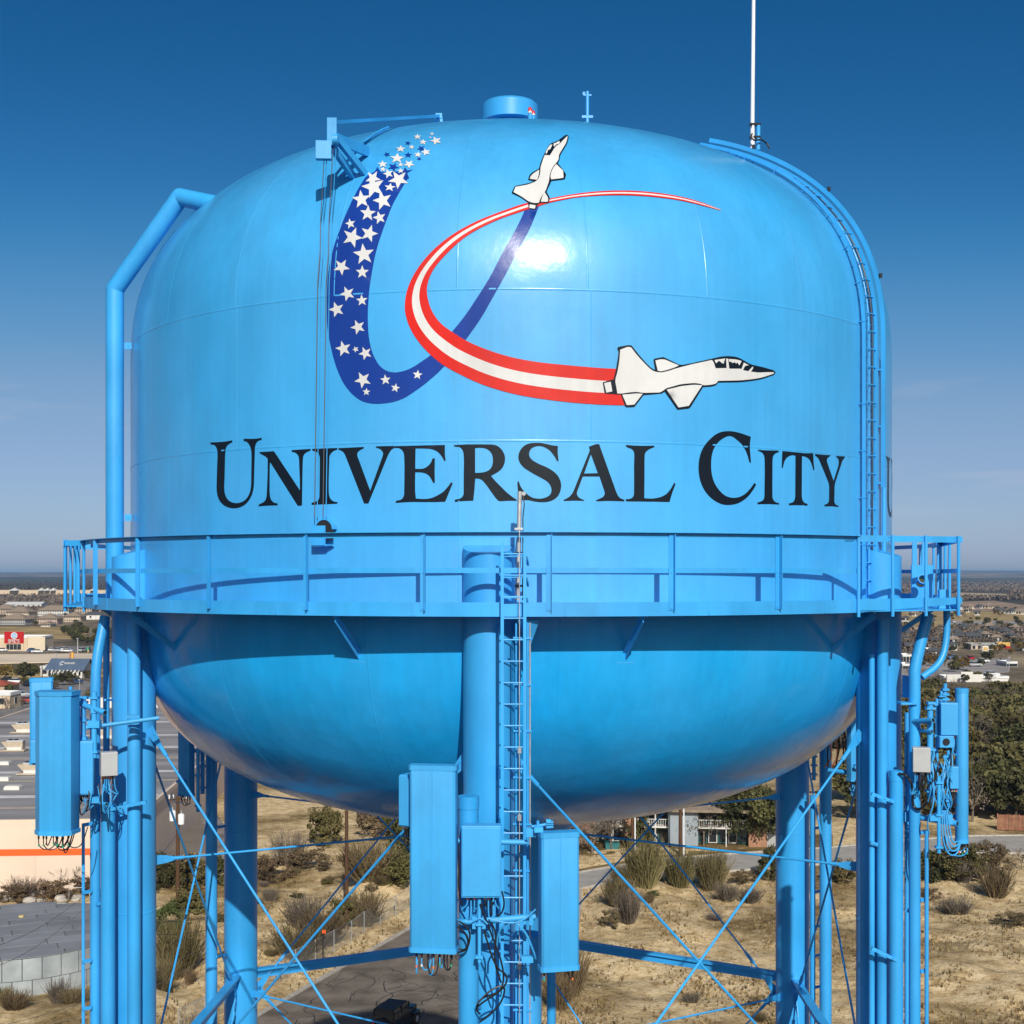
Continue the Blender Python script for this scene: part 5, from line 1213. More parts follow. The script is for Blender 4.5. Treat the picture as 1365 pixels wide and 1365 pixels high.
for x, y, a, b in ((WL/2, 0, WL+.1, .35), (WL, DEP/2, .35, DEP), (0, DEP/2, .35, DEP)): mb.box(SL(x, y+.12, HS+.1), (a, b, .5))
mb.build('parapet', M_hd, store)
mb = MB(); mb.box(SL(WL/2, DEP-.2, HS+.8), (WL, .5, 2.2)); mb.build('rear_parapet', WALLS['white'], store)
rf = MB(); rf.box(SL(WL/2, DEP/2, HS+.06), (WL-.3, DEP-.3, .14)); rf = rf.build('roof', M_mem, store)
rr = random.Random(8)
M_memw = mat('roof_patch_white', (.56, .55, .54), .7, var=.2, scale=.4, detail=7); M_memt = mat('roof_patch_tan', (.42, .35, .27), .8, var=.2, scale=.4)
for i, (y, w_, o_) in enumerate(((8, .8, 0), (15, 1.6, 1), (26, .7, 0), (33, 1.5, 1), (45, .8, 0), (56, 2.0, 1), (70, 1.4, 1), (88, 1.6, 1))):
    mb = MB(); mb.box(SL(WL/2, y, HS+.135+.001*i), (WL-1, w_, .02)); mb.build('roof_seam', M_memw if o_ else M_memt, rf)
def roof_unit(u, v, s, tx):
    p = G(u, v, HS+.15); t = thing('roof_unit', p, tx, 'roof unit', 'air handling units on the store roof', math.atan2(ax.y, ax.x))
    def put(mb, n, m): mb.v = [tuple(p+Vector(q)*s) for q in mb.v]; return mb.build(n, m, t)
    tan = mat('unit_tan', (.44, .36, .26), .7, var=.12, scale=1.5); gl = mat('unit_grey', (.5, .5, .5), .5, var=.1)
    mb = MB(); mb.box((0, 0, .25), (5.2, 3.4, .3)); put(mb, 'plinth', M_memt)
    mb = MB(); mb.box((.4, 0, 1.3), (3.4, 2.2, 1.8)); put(mb, 'housing', tan)
    mb = MB(); mb.box((.4, 0, 2.3), (3.6, 2.4, .25)); put(mb, 'top_cover', gl)
    mb = MB(); mb.add([(-1.3, -1, .6), (-1.3, 1, .6), (-1.3, 1, 2.1), (-1.3, -1, 2.1), (-2.6, -1, 2.1), (-2.6, 1, 2.1)], [(0, 1, 2, 3), (3, 2, 5, 4), (0, 4, 5, 1), (0, 3, 4), (1, 5, 2)]); put(mb, 'hood', tan)
    mb = MB(); mb.box((.4, -1.3, .65), (3.2, .35, .7)); put(mb, 'coil_panel', WALLS['white'])
    for x in (-.8, .4): mb = MB(); mb.lathe((x, .1, 2.43), [(.5, 0), (.5, .16), (.42, .16), (.42, .03), (.01, .03)], 14); put(mb, 'fan', M_dark)
for u, v, s, tx in ((31, 977, .62, 'tan roof unit nearest the back of the store roof'), (19, 1001, .60, 'tan roof unit in the middle of the store roof'), (42, 1032, .58, 'tan roof unit half hidden behind the faceted antenna'), (-40, 990, .6, 'tan roof unit beyond the left edge of the picture'), (140, 985, .58, 'tan roof unit behind the left leg pipes')): roof_unit(u, v, s, tx)
for u, v, tx in ((5, 1019, 'low white skylight at the left edge of the store roof'), (4, 1040, 'low white skylight nearest the front of the store roof'), (18, 1052, 'pale low skylight right of the front one')):
    p = G(u, v, HS+.15); mb = MB(); mb.box(p+Vector((0, 0, .16)), (1.7, 1.3, .32)); mb.box(p+Vector((0, 0, .36)), (1.5, 1.1, .1)); solo('skylight', mb, WALLS['white'], tx, 'skylight', 'skylights on the store roof')

# --- round ground tank at lower left
gc = Vector((P(22, 0, 104).x, 104.0, 0)); GR, GHT = 8.6, 2.75
M_tankw = mat('tank_concrete', (.27, .30, .31), .8, objrand=.10, var=.2, scale=.5, bump=.1, detail=7, rgb2=(.36, .39, .40)); M_tankr = mat('tank_roof', (.215, .222, .24), .75, .4, var=.14, objrand=.14, scale=.3, detail=7)
gt = thing('storage_tank', gc, 'low round concrete storage tank with a flat panelled roof, lower left', 'tank')
mb = MB(); mb.lathe(gc, [(GR-.05, -.5), (GR-.05, GHT-.05), (.01, GHT+.2)], 72); mb.build('core', mat('joint_dark', (.11, .115, .12), .9), gt)  # core coloured dark to stand in for shade in the panel gaps
for row, (z0, z1) in enumerate(((-.4, 1.19), (1.24, GHT))):
    for k in range(40):
        a0, a1 = 2*math.pi*(k+.5*row)/40+.0042, 2*math.pi*(k+1+.5*row)/40-.0042; o_ = random.uniform(0, .015)
        mb = MB(); vs = []
        for a in np.linspace(a0, a1, 4): c_, s_ = math.cos(a), math.sin(a); vs += [(gc.x+(GR+o_)*c_, gc.y+(GR+o_)*s_, z0), (gc.x+(GR+o_)*c_, gc.y+(GR+o_)*s_, z1), (gc.x+(GR-.04)*c_, gc.y+(GR-.04)*s_, z1), (gc.x+(GR-.04)*c_, gc.y+(GR-.04)*s_, z0)]
        mb.add(vs, [(i*4+q, i*4+4+q, i*4+4+(q+1) % 4, i*4+(q+1) % 4) for i in range(3) for q in range(4)]+[(0, 1, 2, 3), (15, 14, 13, 12)]); mb.build('wall_panel', M_tankw, gt)
# roof panels: a running pattern of rectangular sheets clipped to the circle
rr = random.Random(5); y = -GR; row = 0
while y < GR:
    x = -GR-3*rr.random(); y1 = y+1.55
    while x < GR:
        x1 = x+4.4; g_ = .035; pts = [(x+g_, y+g_), (x1-g_, y+g_), (x1-g_, y1-g_), (x+g_, y1-g_)]
        R2 = GR+.05; poly = []
        for i in range(4):
            a, b = pts[i], pts[(i+1) % 4]
            for t in np.linspace(0, 1, 9)[:-1]:
                q = (a[0]+(b[0]-a[0])*t, a[1]+(b[1]-a[1])*t); L = math.hypot(*q)
                if L > R2: 
                    q2 = (q[0]*R2/L, q[1]*R2/L); q = q2
                poly.append(q)
        # keep only sheets whose middle lies on the roof
        if math.hypot((x+x1)/2, (y+y1)/2) < GR+.9 and min(math.hypot(*q) for q in pts) < GR-.25:
            c_, s_ = math.cos(.42), math.sin(.42); mb = MB(); n = len(poly); dz_ = rr.uniform(0, .012)
            def tz(q): return GHT+.05+.22*(1-min(1, math.hypot(*q)/GR))+dz_
            top = [(gc.x+q[0]*c_-q[1]*s_, gc.y+q[0]*s_+q[1]*c_, tz(q)+.03) for q in poly]
            mb.add(top+[(q[0], q[1], q[2]-.05) for q in top], [tuple(range(n))]+[(i, n+i, n+(i+1) % n, (i+1) % n) for i in range(n)]); mb.build('roof_panel', M_tankr, gt)
        x = x1
    y = y1; row += 1
mb = MB(); p = G(29, 1226, GHT); mb.box(p+Vector((0, 0, .2)), (.35, .35, .3)); mb.build('roof_hatch', mat('hatch_yellow', (.55, .42, .18), .7), gt)

# --- two-storey brick apartments behind the tower
ab = G(905, 1127); aw, ad, ah = 23.0, 10.0, 4.15
t = thing('apartment_building', ab, 'two storey brick apartment block with recessed balconies behind the tower', 'building', None, R_(-6))
def put(mb, nm, m, par=t): mb.v = [tuple(ab+Vector(q)) for q in mb.v]; return mb.build(nm, m, par)
mb = MB(); mb.box((0, ad/2+1.6, ah/2-.3), (aw, ad-1.0, ah+.6)); put(mb, 'wall', WALLS['grey'])
for x0, x1, k in ((-11.5, -9.2, 'brick'), (-5.9, -4.6, 'brick'), (7.6, 9.6, 'brick'), (-1.2, 2.1, 'paleblue'), (9.6, 11.5, 'grey')):
    mb = MB(); mb.box(((x0+x1)/2, .55, ah/2-.2), (x1-x0, 1.3, ah+.4)); put(mb, 'wall_pier', WALLS[k])
M_teal = mat('teal_paint', (.012, .13, .14), .6)
for x0, x1 in ((-9.2, -5.9), (-4.6, -1.2), (2.1, 7.6)):
    mb = MB(); mb.box(((x0+x1)/2, .4, 2.05), (x1-x0, 1.6, .16)); put(mb, 'balcony', WALLS['white'])
    k = max(2, int((x1-x0)/1.1))
    for s in (0, 2.15):
        for i in range(k):
            x = x0+(x1-x0)*(i+.5)/k; mb = MB(); mb.box((x, 1.08, s+1.0), ((x1-x0)/k-.12, .06, 1.7)); f_ = put(mb, 'window', WALLS['white'] if i % 2 else M_teal); mb = MB(); mb.box((x, 1.03, s+1.0), ((x1-x0)/k-.3, .04, 1.5)); put(mb, 'pane', M_glass, f_)
    mb = MB()
    for i in range(int((x1-x0)/.25)): mb.box((x0+.12+i*.25, -.36, 2.5), (.04, .04, .8))
    mb.box(((x0+x1)/2, -.36, 2.92), (x1-x0, .06, .06)); put(mb, 'balcony_railing', WALLS['white'])
    mb = MB(); mb.box(((x0+x1)/2+.3, -.30, 1.03), (.1, .1, 2.1)); put(mb, 'post', WALLS['white']); mb = MB(); mb.box(((x0+x1)/2+.3, -.30, 3.1), (.1, .1, 2.0)); put(mb, 'post', WALLS['white'])
mb = MB(); W, D0, D1 = aw/2+.5, -.9, ad+1.6
v = [(-W, D0, ah-.1), (W, D0, ah-.1), (W-3, (D0+D1)/2, ah+1.6), (-W+3, (D0+D1)/2, ah+1.6), (-W, D1, ah-.1), (W, D1, ah-.1)]; mb.add(v, [(0, 1, 2, 3), (3, 2, 5, 4), (0, 3, 4), (1, 5, 2)]); mb.box((0, D0+.08, ah-.18), (2*W, .16, .3)); put(mb, 'roof', ROOFS['brown'])
mb = MB(); mb.box((-7.5, -1.6, .3), (1.5, 1.0, .6)); mb.box((-7.5, -1.6, .63), (1.6, 1.1, .08)); solo('utility_box', MB().add([tuple(ab+Vector(q)) for q in mb.v], mb.f), M_teal, 'teal utility box on the lawn before the brick apartments', 'utility box')

# --- shops and blocks of the town at left
st = G(26, 868); sw = px(75, st.y)
spec = building('shop', st+Vector((-px(8, st.y), 6, 0)), 0, px(76, st.y), 14, 5.2, 'cream', 'white', 'cream shop with a big red sign front, beyond the highway', 'shop', kind='flat')
def sput(mb, nm, m, par=spec): return mb.build(nm, m, par)
y_ = st.y-1.3
M_sred = mat('sign_red', (.40, .008, .010), .6, .2); 
def wpt(u, v, y=y_): return P(u, v, y)
mb = MB(); a, b = wpt(6, 867), wpt(31.5, 842); mb.box(((a.x+b.x)/2, y_+.4, b.z/2), (b.x-a.x, .8, b.z)); sput(mb, 'entrance_block', WALLS['cream'])
mb = MB(); a, b = wpt(6, 857.6), wpt(31.5, 842); mb.box(((a.x+b.x)/2, y_-.05, (a.z+b.z)/2), (b.x-a.x+.1, .12, b.z-a.z)); sgn = sput(mb, 'sign_board', M_sred)
mb = MB(); a, b = wpt(8.5, 866), wpt(28, 858.6); mb.box(((a.x+b.x)/2, y_-.02, (a.z+b.z)/2), (b.x-a.x, .06, b.z-a.z)); sput(mb, 'shop_window', M_glass)
for u in (13, 18, 23): mb = MB(); a, b = wpt(u, 866), wpt(u, 858.6); mb.box((a.x, y_-.07, (a.z+b.z)/2), (.12, .05, b.z-a.z)); sput(mb, 'mullion', M_frame)
ys_ = y_-.125
def disc(u, v, r, m, o_): mb = MB(); c = P(u, v, ys_-o_); R0 = px(r, ys_); mb.lathe((0, 0, 0), [(R0, 0), (R0, .02), (.001, .02)], 28); mb.v = [(c.x+q[0], c.y-q[2], c.z+q[1]) for q in mb.v]; return sput(mb, 'sign_emblem', m, sgn)
disc(18.8, 847.2, 4.4, WALLS['white'], 0); disc(18.8, 847.2, 3.4, mat('sign_skyblue', (.12, .34, .62), .5), .024); disc(18.8, 847.4, 2.0, WALLS['white'], .048); disc(18.8, 847.4, 1.1, mat('sign_skyblue', (.12, .34, .62), .5), .072)
GL = {'S': [(1, 0, 1, 1), (1, 0, 0, 0), (0, 0, 0, .5), (0, .5, 1, .5), (1, .5, 1, 1), (1, 1, 0, 1)][1:], 'P': [(0, 0, 0, 1), (0, 0, 1, 0), (1, 0, 1, .55), (1, .55, 0, .55)], 'E': [(0, 0, 0, 1), (0, 0, 1, 0), (0, .5, .8, .5), (0, 1, 1, 1)], 'C': [(1, 0, 0, 0), (0, 0, 0, 1), (0, 1, 1, 1)], "'": [(.5, 0, .5, .3)]}
def text_strokes(s, u, v, w, h, gap, th, y, par, m, nm='sign_letter', thick=.06, prof=None):
    for chh in s:
        ww = w*.4 if chh == "'" else w
        mb = MB()
        for x0, y0, x1, y1 in GL[chh]:
            a, b = P(u+x0*ww, v+y0*h, y), P(u+x1*ww, v+y1*h, y); d = (b-a).normalized() if (b-a).length else Vector((1, 0, 0)); mb.beam(a-d*th/2, b+d*th/2, thick, th, up=(0, 0, 1)) if abs(d.z) < .5 else mb.beam(a-d*th/2, b+d*th/2, th, thick, up=(0, 1, 0))
        mb.build(nm, m, par); u += ww+gap
text_strokes("SPEC'S", 11.2, 852.6, 2.0, 3.6, .75, px(.80, ys_), ys_-.03, sgn, WALLS['white'])
mb = MB(); a, b = wpt(37, 866), wpt(60, 848); mb.box(((a.x+b.x)/2, y_+.25, (a.z+b.z)/2-.2), (b.x-a.x, .6, b.z-a.z)); sput(mb, 'wall_panel', mat('wall_cream2', (.60, .50, .36), .85))
mb = MB(); mb.box((a.x, y_-.03, (a.z+b.z)/2), (.15, .1, b.z-a.z)); sput(mb, 'downpipe', WALLS['tan'])
# restaurant with the long blue-grey roof
rb = G(88, 904); rw = px(47, rb.y)
rest = building('restaurant', rb+Vector((0, 4.5, 0)), R_(-4), rw, 9, 2.6, 'white', 'slate', 'white restaurant with a long blue-grey roof and white roof lettering', 'restaurant', kind='gable', pitch=.62, over=.8, wins=(7, 2), door=False, win_size=(.5, 1.2))
for i in range(9):
    mb = MB(); x = -rw/2+rw*(i+.5)/9; c_, s_ = math.cos(R_(-4)), math.sin(R_(-4))
    mb.add([(x-.22, -5.2, 2.5), (x+.22, -5.2, 2.5), (x+.22, -6.2, 1.7), (x-.22, -6.2, 1.7), (x-.22, -5.2, 2.44), (x+.22, -5.2, 2.44), (x+.22, -6.2, 1.64), (x-.22, -6.2, 1.64)], [(0, 1, 2, 3), (7, 6, 5, 4), (0, 4, 5, 1), (2, 6, 7, 3)])
    mb.v = [tuple(rest.location+Vector(q)) for q in mb.v]; mb.build('awning_strip', WALLS['white'] if i % 2 else WALLS['grey'], rest)
# lettering on its roof: a swirl and five blurred strokes, too small in the photo to be read
mb = MB()
sl_ = math.atan2(4.5*.62, 5.3)
def roofpt(x, y): return rest.location+Vector((x, y, 2.6-.15+(y+5.3)/5.3*(4.5*.62+.15)+.06))
for a0, a1 in ((.6, 5.6),):
    pts = [roofpt(-1.7+.55*math.cos(a), -2.4+.75*math.sin(a)) for a in np.linspace(a0, a1, 12)]; mb.tube(pts, .12, 6)
for i in range(5): mb.tube([roofpt(-.8+i*.62, -2.75), roofpt(-.8+i*.62+.08, -2.05)], .11, 6); mb.tube([roofpt(-.8+i*.62, -2.2+(i % 2)*.3), roofpt(-.42+i*.62, -2.3)], .1, 6)
mb.build('roof_lettering', WALLS['white'], rest)
building('shed', G(60, 903)+Vector((0, 6, 0)), 0, 5, 5, 2.6, 'white', 'white', 'low white annex left of the blue-roofed restaurant', 'building', kind='flat', wins=(2, 0), door=False)
building('shop', G(6, 924)+Vector((-6, 4, 0)), 0, 14, 7, 2.0, 'tan', 'red', 'tan building with a low red roof at the left edge', 'building', kind='hip', pitch=.3)
building('warehouse', G(8, 944)+Vector((-4, 2, 0)), R_(-3), 11, 6, 3.0, 'cream', 'white', 'plain pale box building behind the store roof', 'building', kind='flat', wins=(3, 1), door=False)
# apartments with brown roofs
rr = random.Random(21)
apts = [(18, 833, 34, 'grey', 'brown', 'long grey apartment row with brown roof nearest the yellow field'), (62, 832, 26, 'pink', 'brown', 'apartment row with pinkish walls behind the yellow field'), (60, 836, 12, 'white', 'brown', 'low white pavilion before the pinkish apartments'), (96, 829, 22, 'cream', 'brown', 'cream apartment block near the dark trees'),
        (24, 823, 30, 'cream', 'brown', 'cream apartment row in the second line'), (70, 821, 40, 'white', 'brown', 'white apartment row in the second line under a broad brown roof'), (110, 818, 22, 'tan', 'brown', 'tan apartment row farthest right of its cluster'), (4, 819, 26, 'tan', 'brown', 'tan apartment row at the left edge, farthest line')]
for u, v, w_, wl, rf_, tx in apts:
    g_ = G(u, v); W = px(w_, g_.y); building('apartment_building', g_+Vector((0, 6, 0)), R_(rr.uniform(-8, 8)), W, 12, px(9 if w_ > 14 else 5, g_.y)*.85, wl, rf_, tx, 'building', 'brown-roofed apartments beyond the field', kind='hip', pitch=.55, over=.8, wins=(max(3, int(w_/3)), 2), storeys=2 if w_ > 14 else 1, win_size=(px(1.5, g_.y), px(2.3, g_.y)), door=False)
building('warehouse', G(30, 811.5)+Vector((0, 10, 0)), 0, px(48, G(0, 811.5).y), 16, 4.2, 'white', 'white', 'long low white hall in front of the brown woods', 'hall', kind='gable', pitch=.2, wins=(7, 0), door=False, win_size=(1.6, 1.6))
building('house', G(122, 826)+Vector((0, 6, 0)), R_(8), 14, 9, 3.2, 'white', 'dark', 'white house with a black roof right of the apartments', 'house', kind='hip', wins=(4, 1), chimney=True)
# white mall with tent roofs on the horizon
mc = G(65, 793.5); mw = px(190, mc.y)
mall = thing('mall', mc, 'long white mall with peaked tent roofs far off at left', 'mall')
mb = MB(); mb.box(mc+Vector((0, 30, 3)), (mw, 60, 8)); mb.build('wall', WALLS['cream'], mall)
for u, w_ in ((18, 12), (54, 8), (62, 7), (70, 7), (124, 9), (-60, 10)):
    a = P(u, 783.5, mc.y-4); W = px(w_, mc.y)/2; mb = MB(); mb.add([(a.x-W, mc.y-8, 6.6), (a.x+W, mc.y-8, 6.6), (a.x+W, mc.y+12, 6.6), (a.x-W, mc.y+12, 6.6), (a.x, mc.y+2, a.z)], [(0, 1, 4), (1, 2, 4), (2, 3, 4), (3, 0, 4)]); mb.build('tent_roof', WALLS['white'], mall)
for i in range(24): mb = MB(); x = -mw/2+mw*(i+.5)/24; mb.box(mc+Vector((x, -.1, 2)), (px(2, mc.y), .4, 3)); mb.build('opening', WALLS['tan'], mall)

# --- suburb at right
rr = random.Random(33)
cols = [('cream', 'brown'), ('tan', 'grey'), ('white', 'dark'), ('brick', 'brown'), ('pink', 'grey'), ('grey', 'dark'), ('cream', 'grey'), ('white', 'brown')]
cname = {'cream': 'cream', 'tan': 'tan', 'white': 'white', 'brick': 'brick', 'pink': 'pinkish', 'grey': 'grey', 'brown': 'brown', 'dark': 'black'}
HOUSES = []
rows = [(1250, 812, 9), (1270, 811.5, 10), (1282, 813, 9), (1295, 812.5, 12), (1308, 812, 10), (1240, 813.5, 10), (1320, 811.5, 14), (1335, 818, 12), (1352, 819, 14), (1366, 820, 14), (1242, 834, 12), (1290, 842, 14), (1322, 841, 13), (1328, 844, 10), (1345, 849, 18), (1358, 843, 12), (1288, 853, 12), (1303, 856, 16), (1318, 853, 13), (1208, 858, 11), (1216, 851, 12), (1228, 846, 9), (1250, 862, 12), (1275, 868, 10), (1265, 846, 10), (1380, 850, 16), (1395, 858, 16), (1410, 866, 16), (1200, 838, 10), (1210, 829, 9), (1220, 822, 9), (1425, 845, 15), (1440, 832, 14), (1170, 845, 12), (1150, 836, 12)]
rh_ = random.Random(77)
while len(rows) < 80:
    u_ = rh_.uniform(1160, 1500); v_ = rh_.choice([rh_.uniform(836, 878), rh_.uniform(846, 872), rh_.uniform(812, 822)])
    if u_ > 1255 and v_ > 874: continue
    w_ = 11*(v_-775)/75
    if all(abs(a-u_) > (b+w_)*.6 or abs(c-v_) > 2.4 for a, c, b in rows) and not (1290 < u_ < 1348 and 858 < v_ < 873): rows.append((u_, v_, w_))
for i, (u, v, w_) in enumerate(rows):
    g_ = G(u, v); wl, rf_ = cols[(i*5+i//3) % 8]; W = min(16, px(w_, g_.y)); rel = 'in the far rows by the open fields' if v < 822 else ('on the slope below the open fields' if v < 847 else 'in the streets behind the oak wood')
    building('house', g_+Vector((0, 5, 0)), R_(rr.uniform(-40, 40)), W, W*.7, 2.7, wl, rf_, f'{cname[wl]} house with a {cname[rf_]} roof {rel}', 'house', f'{cname[wl]} houses with {cname[rf_]} roofs {rel}', kind=rr.choice(['hip', 'gable', 'hip']), wins=(4, 2), chimney=(i % 4 == 0), pitch=.75, over=.7); HOUSES.append((g_.x, g_.y+5))
g_ = G(1305, 909); wb_ = building('warehouse', g_+Vector((0, 5, 0)), 0, px(86, g_.y), 6, .9, 'white', 'white', 'long white wall building with a raised middle behind the oak wood', 'building', kind='flat')
mb = MB(); a, b = P(1262, 907, g_.y-.4), P(1308, 899, g_.y-.4); mb.box(((a.x+b.x)/2, g_.y-.2, b.z/2), (b.x-a.x, .5, b.z)); mb.build('wall_front', WALLS['white'], wb_)
mb = MB(); a, b = P(1281, 900, g_.y-.5), P(1297, 895.5, g_.y-.5); mb.box(((a.x+b.x)/2, g_.y-.28, b.z/2), (b.x-a.x, .5, b.z)); mb.build('wall_gable', WALLS['white'], wb_)
g_ = G(1318, 866); sp = building('shop', g_+Vector((0, 6, 0)), R_(-5), px(42, g_.y), 12, px(5.5, g_.y), 'cream', 'grey', 'long shop with a grey roof and red and yellow corner', 'shop', kind='flat', wins=(6, 0), door=False)
mb = MB(); a, b = P(1332, 866, g_.y-.6), P(1348, 858, g_.y-.6); mb.box(((a.x+b.x)/2, g_.y-.1, (a.z+b.z)/2+.6), (b.x-a.x, .5, b.z-a.z)); mb.build('corner_block', mat('shop_yellow', (.55, .33, .08), .7), sp)
mb = MB(); mb.box(((a.x+b.x)/2, g_.y-.3, (a.z*.6+b.z*.4)), (b.x-a.x, .3, .9)); mb.build('red_band', M_sred, sp)
g_ = G(1313, 872); t = thing('pylon_sign', g_, 'square white pylon sign with a yellow panel among the trees at right', 'sign')
mb = MB(); a, b = P(1309, 869, g_.y), P(1317, 861, g_.y)
for u in (1310, 1316): q = P(u, 861, g_.y); mb.box((q.x, g_.y, q.z/2), (.35, .35, q.z))
mb.build('post', WALLS['white'], t); mb = MB(); mb.box(((a.x+b.x)/2, g_.y-.3, (a.z+b.z)/2), (b.x-a.x, .4, b.z-a.z)); mb.build('panel', WALLS['white'], t)
mb = MB(); mb.box(((a.x+b.x)/2, g_.y-.55, (a.z+b.z)/2+.1), ((b.x-a.x)*.7, .1, (b.z-a.z)*.5)); mb.build('face', mat('shop_yellow', (.55, .33, .08), .7), t)
for u, v, w_, tx, wl in ((1211, 882, 17, 'pinkish two storey building right of the right leg', 'pink'), (1210, 892, 16, 'lower pale pink building in front of its taller neighbour', 'pink'), (1240, 874, 15, 'small tan building with a white roof under the curved pipe', 'tan'), (1348, 889, 14, 'grey low building behind the yellowish trees', 'grey')):
    g_ = G(u, v); building('building', g_+Vector((0, 4, 0)), R_(4), px(w_, g_.y), 8, px(9 if v < 885 else 6, g_.y)*.8, wl, 'white', tx, 'building', None, kind='flat', wins=(4, 0), storeys=2 if v < 885 and wl == 'pink' else 1, door=False, win_size=(.9, 1.0))
# ------------------------------------------------------------------ trees and shrubs
def leaf_mat(name, rgb, rgb2, var=.45, scale=.35, rand=.25):
    m = mat(name, rgb, .7, .25, var=var, scale=scale, rgb2=rgb2, objrand=rand, detail=3); return m
M_oak = leaf_mat('oak_leaves', (.060, .055, .017), (.135, .115, .042))
M_oak2 = leaf_mat('dark_leaves', (.034, .040, .014), (.085, .080, .028))
M_olive = leaf_mat('olive_brush', (.10, .085, .032), (.20, .165, .075), rand=.2)
M_brush = leaf_mat('brown_brush', (.085, .060, .030), (.19, .14, .075), rand=.25)
M_twig = leaf_mat('grey_twigs', (.10, .08, .06), (.20, .165, .125), rand=.2)
M_gold = leaf_mat('ochre_leaves', (.13, .075, .018), (.24, .15, .04), rand=.25)
M_green = leaf_mat('fresh_green', (.06, .085, .02), (.12, .14, .04), rand=.2)
M_bark = mat('bark', (.10, .075, .055), .95, .1, var=.4, scale=4, bump=.4, bscale=8)
def leaf_cloud(rng, centers, radii, per, size, flat=1.0, up=.0):
    """quads of leaf-clump size scattered through clumps; numpy (n*4, 3)"""
    out = []
    for c, r in zip(centers, radii):
        d = rng.normal(size=(per, 3)); d /= np.linalg.norm(d, axis=1)[:, None]; rad = r*rng.random(per)**.45
        p = c+d*rad[:, None]*np.array([1, 1, flat])
        a = rng.normal(size=(per, 3)); a += d*.3; a /= np.linalg.norm(a, axis=1)[:, None]
        b = np.cross(a, rng.normal(size=(per, 3))); b /= np.linalg.norm(b, axis=1)[:, None]
        s = size*rng.uniform(.6, 1.4, per)[:, None]; b2 = b*s*rng.uniform(.45, .9, per)[:, None]; a2 = a*s
        out.append(np.stack([p-a2-b2*.6, p+a2*.2-b2, p+a2+b2*.3, p-a2*.1+b2], 1))
    return np.concatenate(out).reshape(-1, 3)
def quads(n): return np.arange(n*4).reshape(n, 4)
def limb_mesh(name, segs, m, n=6):
    mb = MB()
    for pts, r in segs: mb.tube(pts, r, n, caps=False)
    return mb.mesh(name, m, smooth=True)
TREES = {}
def tree_proto(key, seed, h, w, leaf, kind='oak', nclump=60, per=34, size=.24):
    """unit tree: height h, crown width w; returns (trunk mesh, crown mesh)"""
    rng = np.random.default_rng(seed); rr = random.Random(seed); segs = []; C, Rr = [], []
    th = h*(.22 if kind != 'bare' else .3); r0 = .022*h+.05
    bend = Vector((rr.uniform(-.05, .05)*h, rr.uniform(-.05, .05)*h, th))
    segs.append(([Vector((0, 0, -.3)), bend*.5, bend], [r0, r0*.85, r0*.7]))
    nb = 7 if kind != 'cedar' else 3
    for i in range(nb):
        a = 2*math.pi*i/nb+rr.uniform(-.4, .4); e = rr.uniform(.5, 1.25); L = rr.uniform(.45, .75)
        tip = bend+Vector((math.cos(a)*w*.5*L*math.cos(e*.8), math.sin(a)*w*.5*L*math.cos(e*.8), (h-th)*L*math.sin(e)))
        mid = bend+(tip-bend)*.5+Vector((rr.uniform(-.04, .04)*w, rr.uniform(-.04, .04)*w, .04*h)); bk = 1.5 if kind == 'bare' else 1; segs.append(([bend, mid, tip], [r0*.5*bk, r0*.34*bk, r0*.16*bk]))
        for j in range(3):
            q = tip+Vector((rr.uniform(-.16, .16)*w, rr.uniform(-.16, .16)*w, rr.uniform(0, .2)*h)); segs.append(([mid+(tip-mid)*.4*j, q], [r0*.18*bk, r0*.08*bk]))
            if kind == 'bare':
                for k in range(9): segs.append(([q, q+Vector((rr.uniform(-.14, .14)*w, rr.uniform(-.14, .14)*w, rr.uniform(-.04, .17)*h))], [r0*.11, r0*.05]))
    trunk = limb_mesh('trunk', segs, M_bark if kind != 'bare' else M_twig)
    for i in range(nclump):
        while True:
            x, y, z = rng.uniform(-1, 1, 3)
            if kind == 'cedar':
                t = (z+1)/2; ok = math.hypot(x, y) < (1-t)**.6*(.75+.3*rng.random())
            else: ok = .25 < x*x+y*y+z*z*1.0 < 1.0+.25*math.sin(3*math.atan2(y, x)+seed) and z > -.75
            if ok: break
        lo = .18*h if kind != 'cedar' else .04*h
        C.append(np.array([x*w*.46, y*w*.46, lo+(h*.93-lo)*(z+1)/2])); Rr.append(w*rng.uniform(.07, .15))
    V = leaf_cloud(rng, C, Rr, per, size, .75)
    crown = big('crown', V, quads(len(V)//4), [leaf])
    TREES[key] = (trunk, crown, h)
tree_proto('oak1', 1, 6, 7.0, M_oak, nclump=70, per=42, size=.26); tree_proto('oak2', 2, 6, 6.4, M_oak2, nclump=64, per=40, size=.26); tree_proto('oak3', 3, 5, 7.4, M_oak, nclump=64, per=40, size=.26)
tree_proto('cedar', 4, 6, 4.2, M_oak2, 'cedar', 60, 36, .2); tree_proto('bare', 5, 6, 6, M_twig, 'bare', 46, 9, .13); tree_proto('bare2', 6, 5, 5.4, M_twig, 'bare', 40, 8, .13); tree_proto('gold', 7, 5.4, 5.2, M_gold, nclump=50, per=30, size=.22)
tree_proto('near_oak', 8, 6, 6.4, M_oak2, nclump=150, per=60, size=.15)
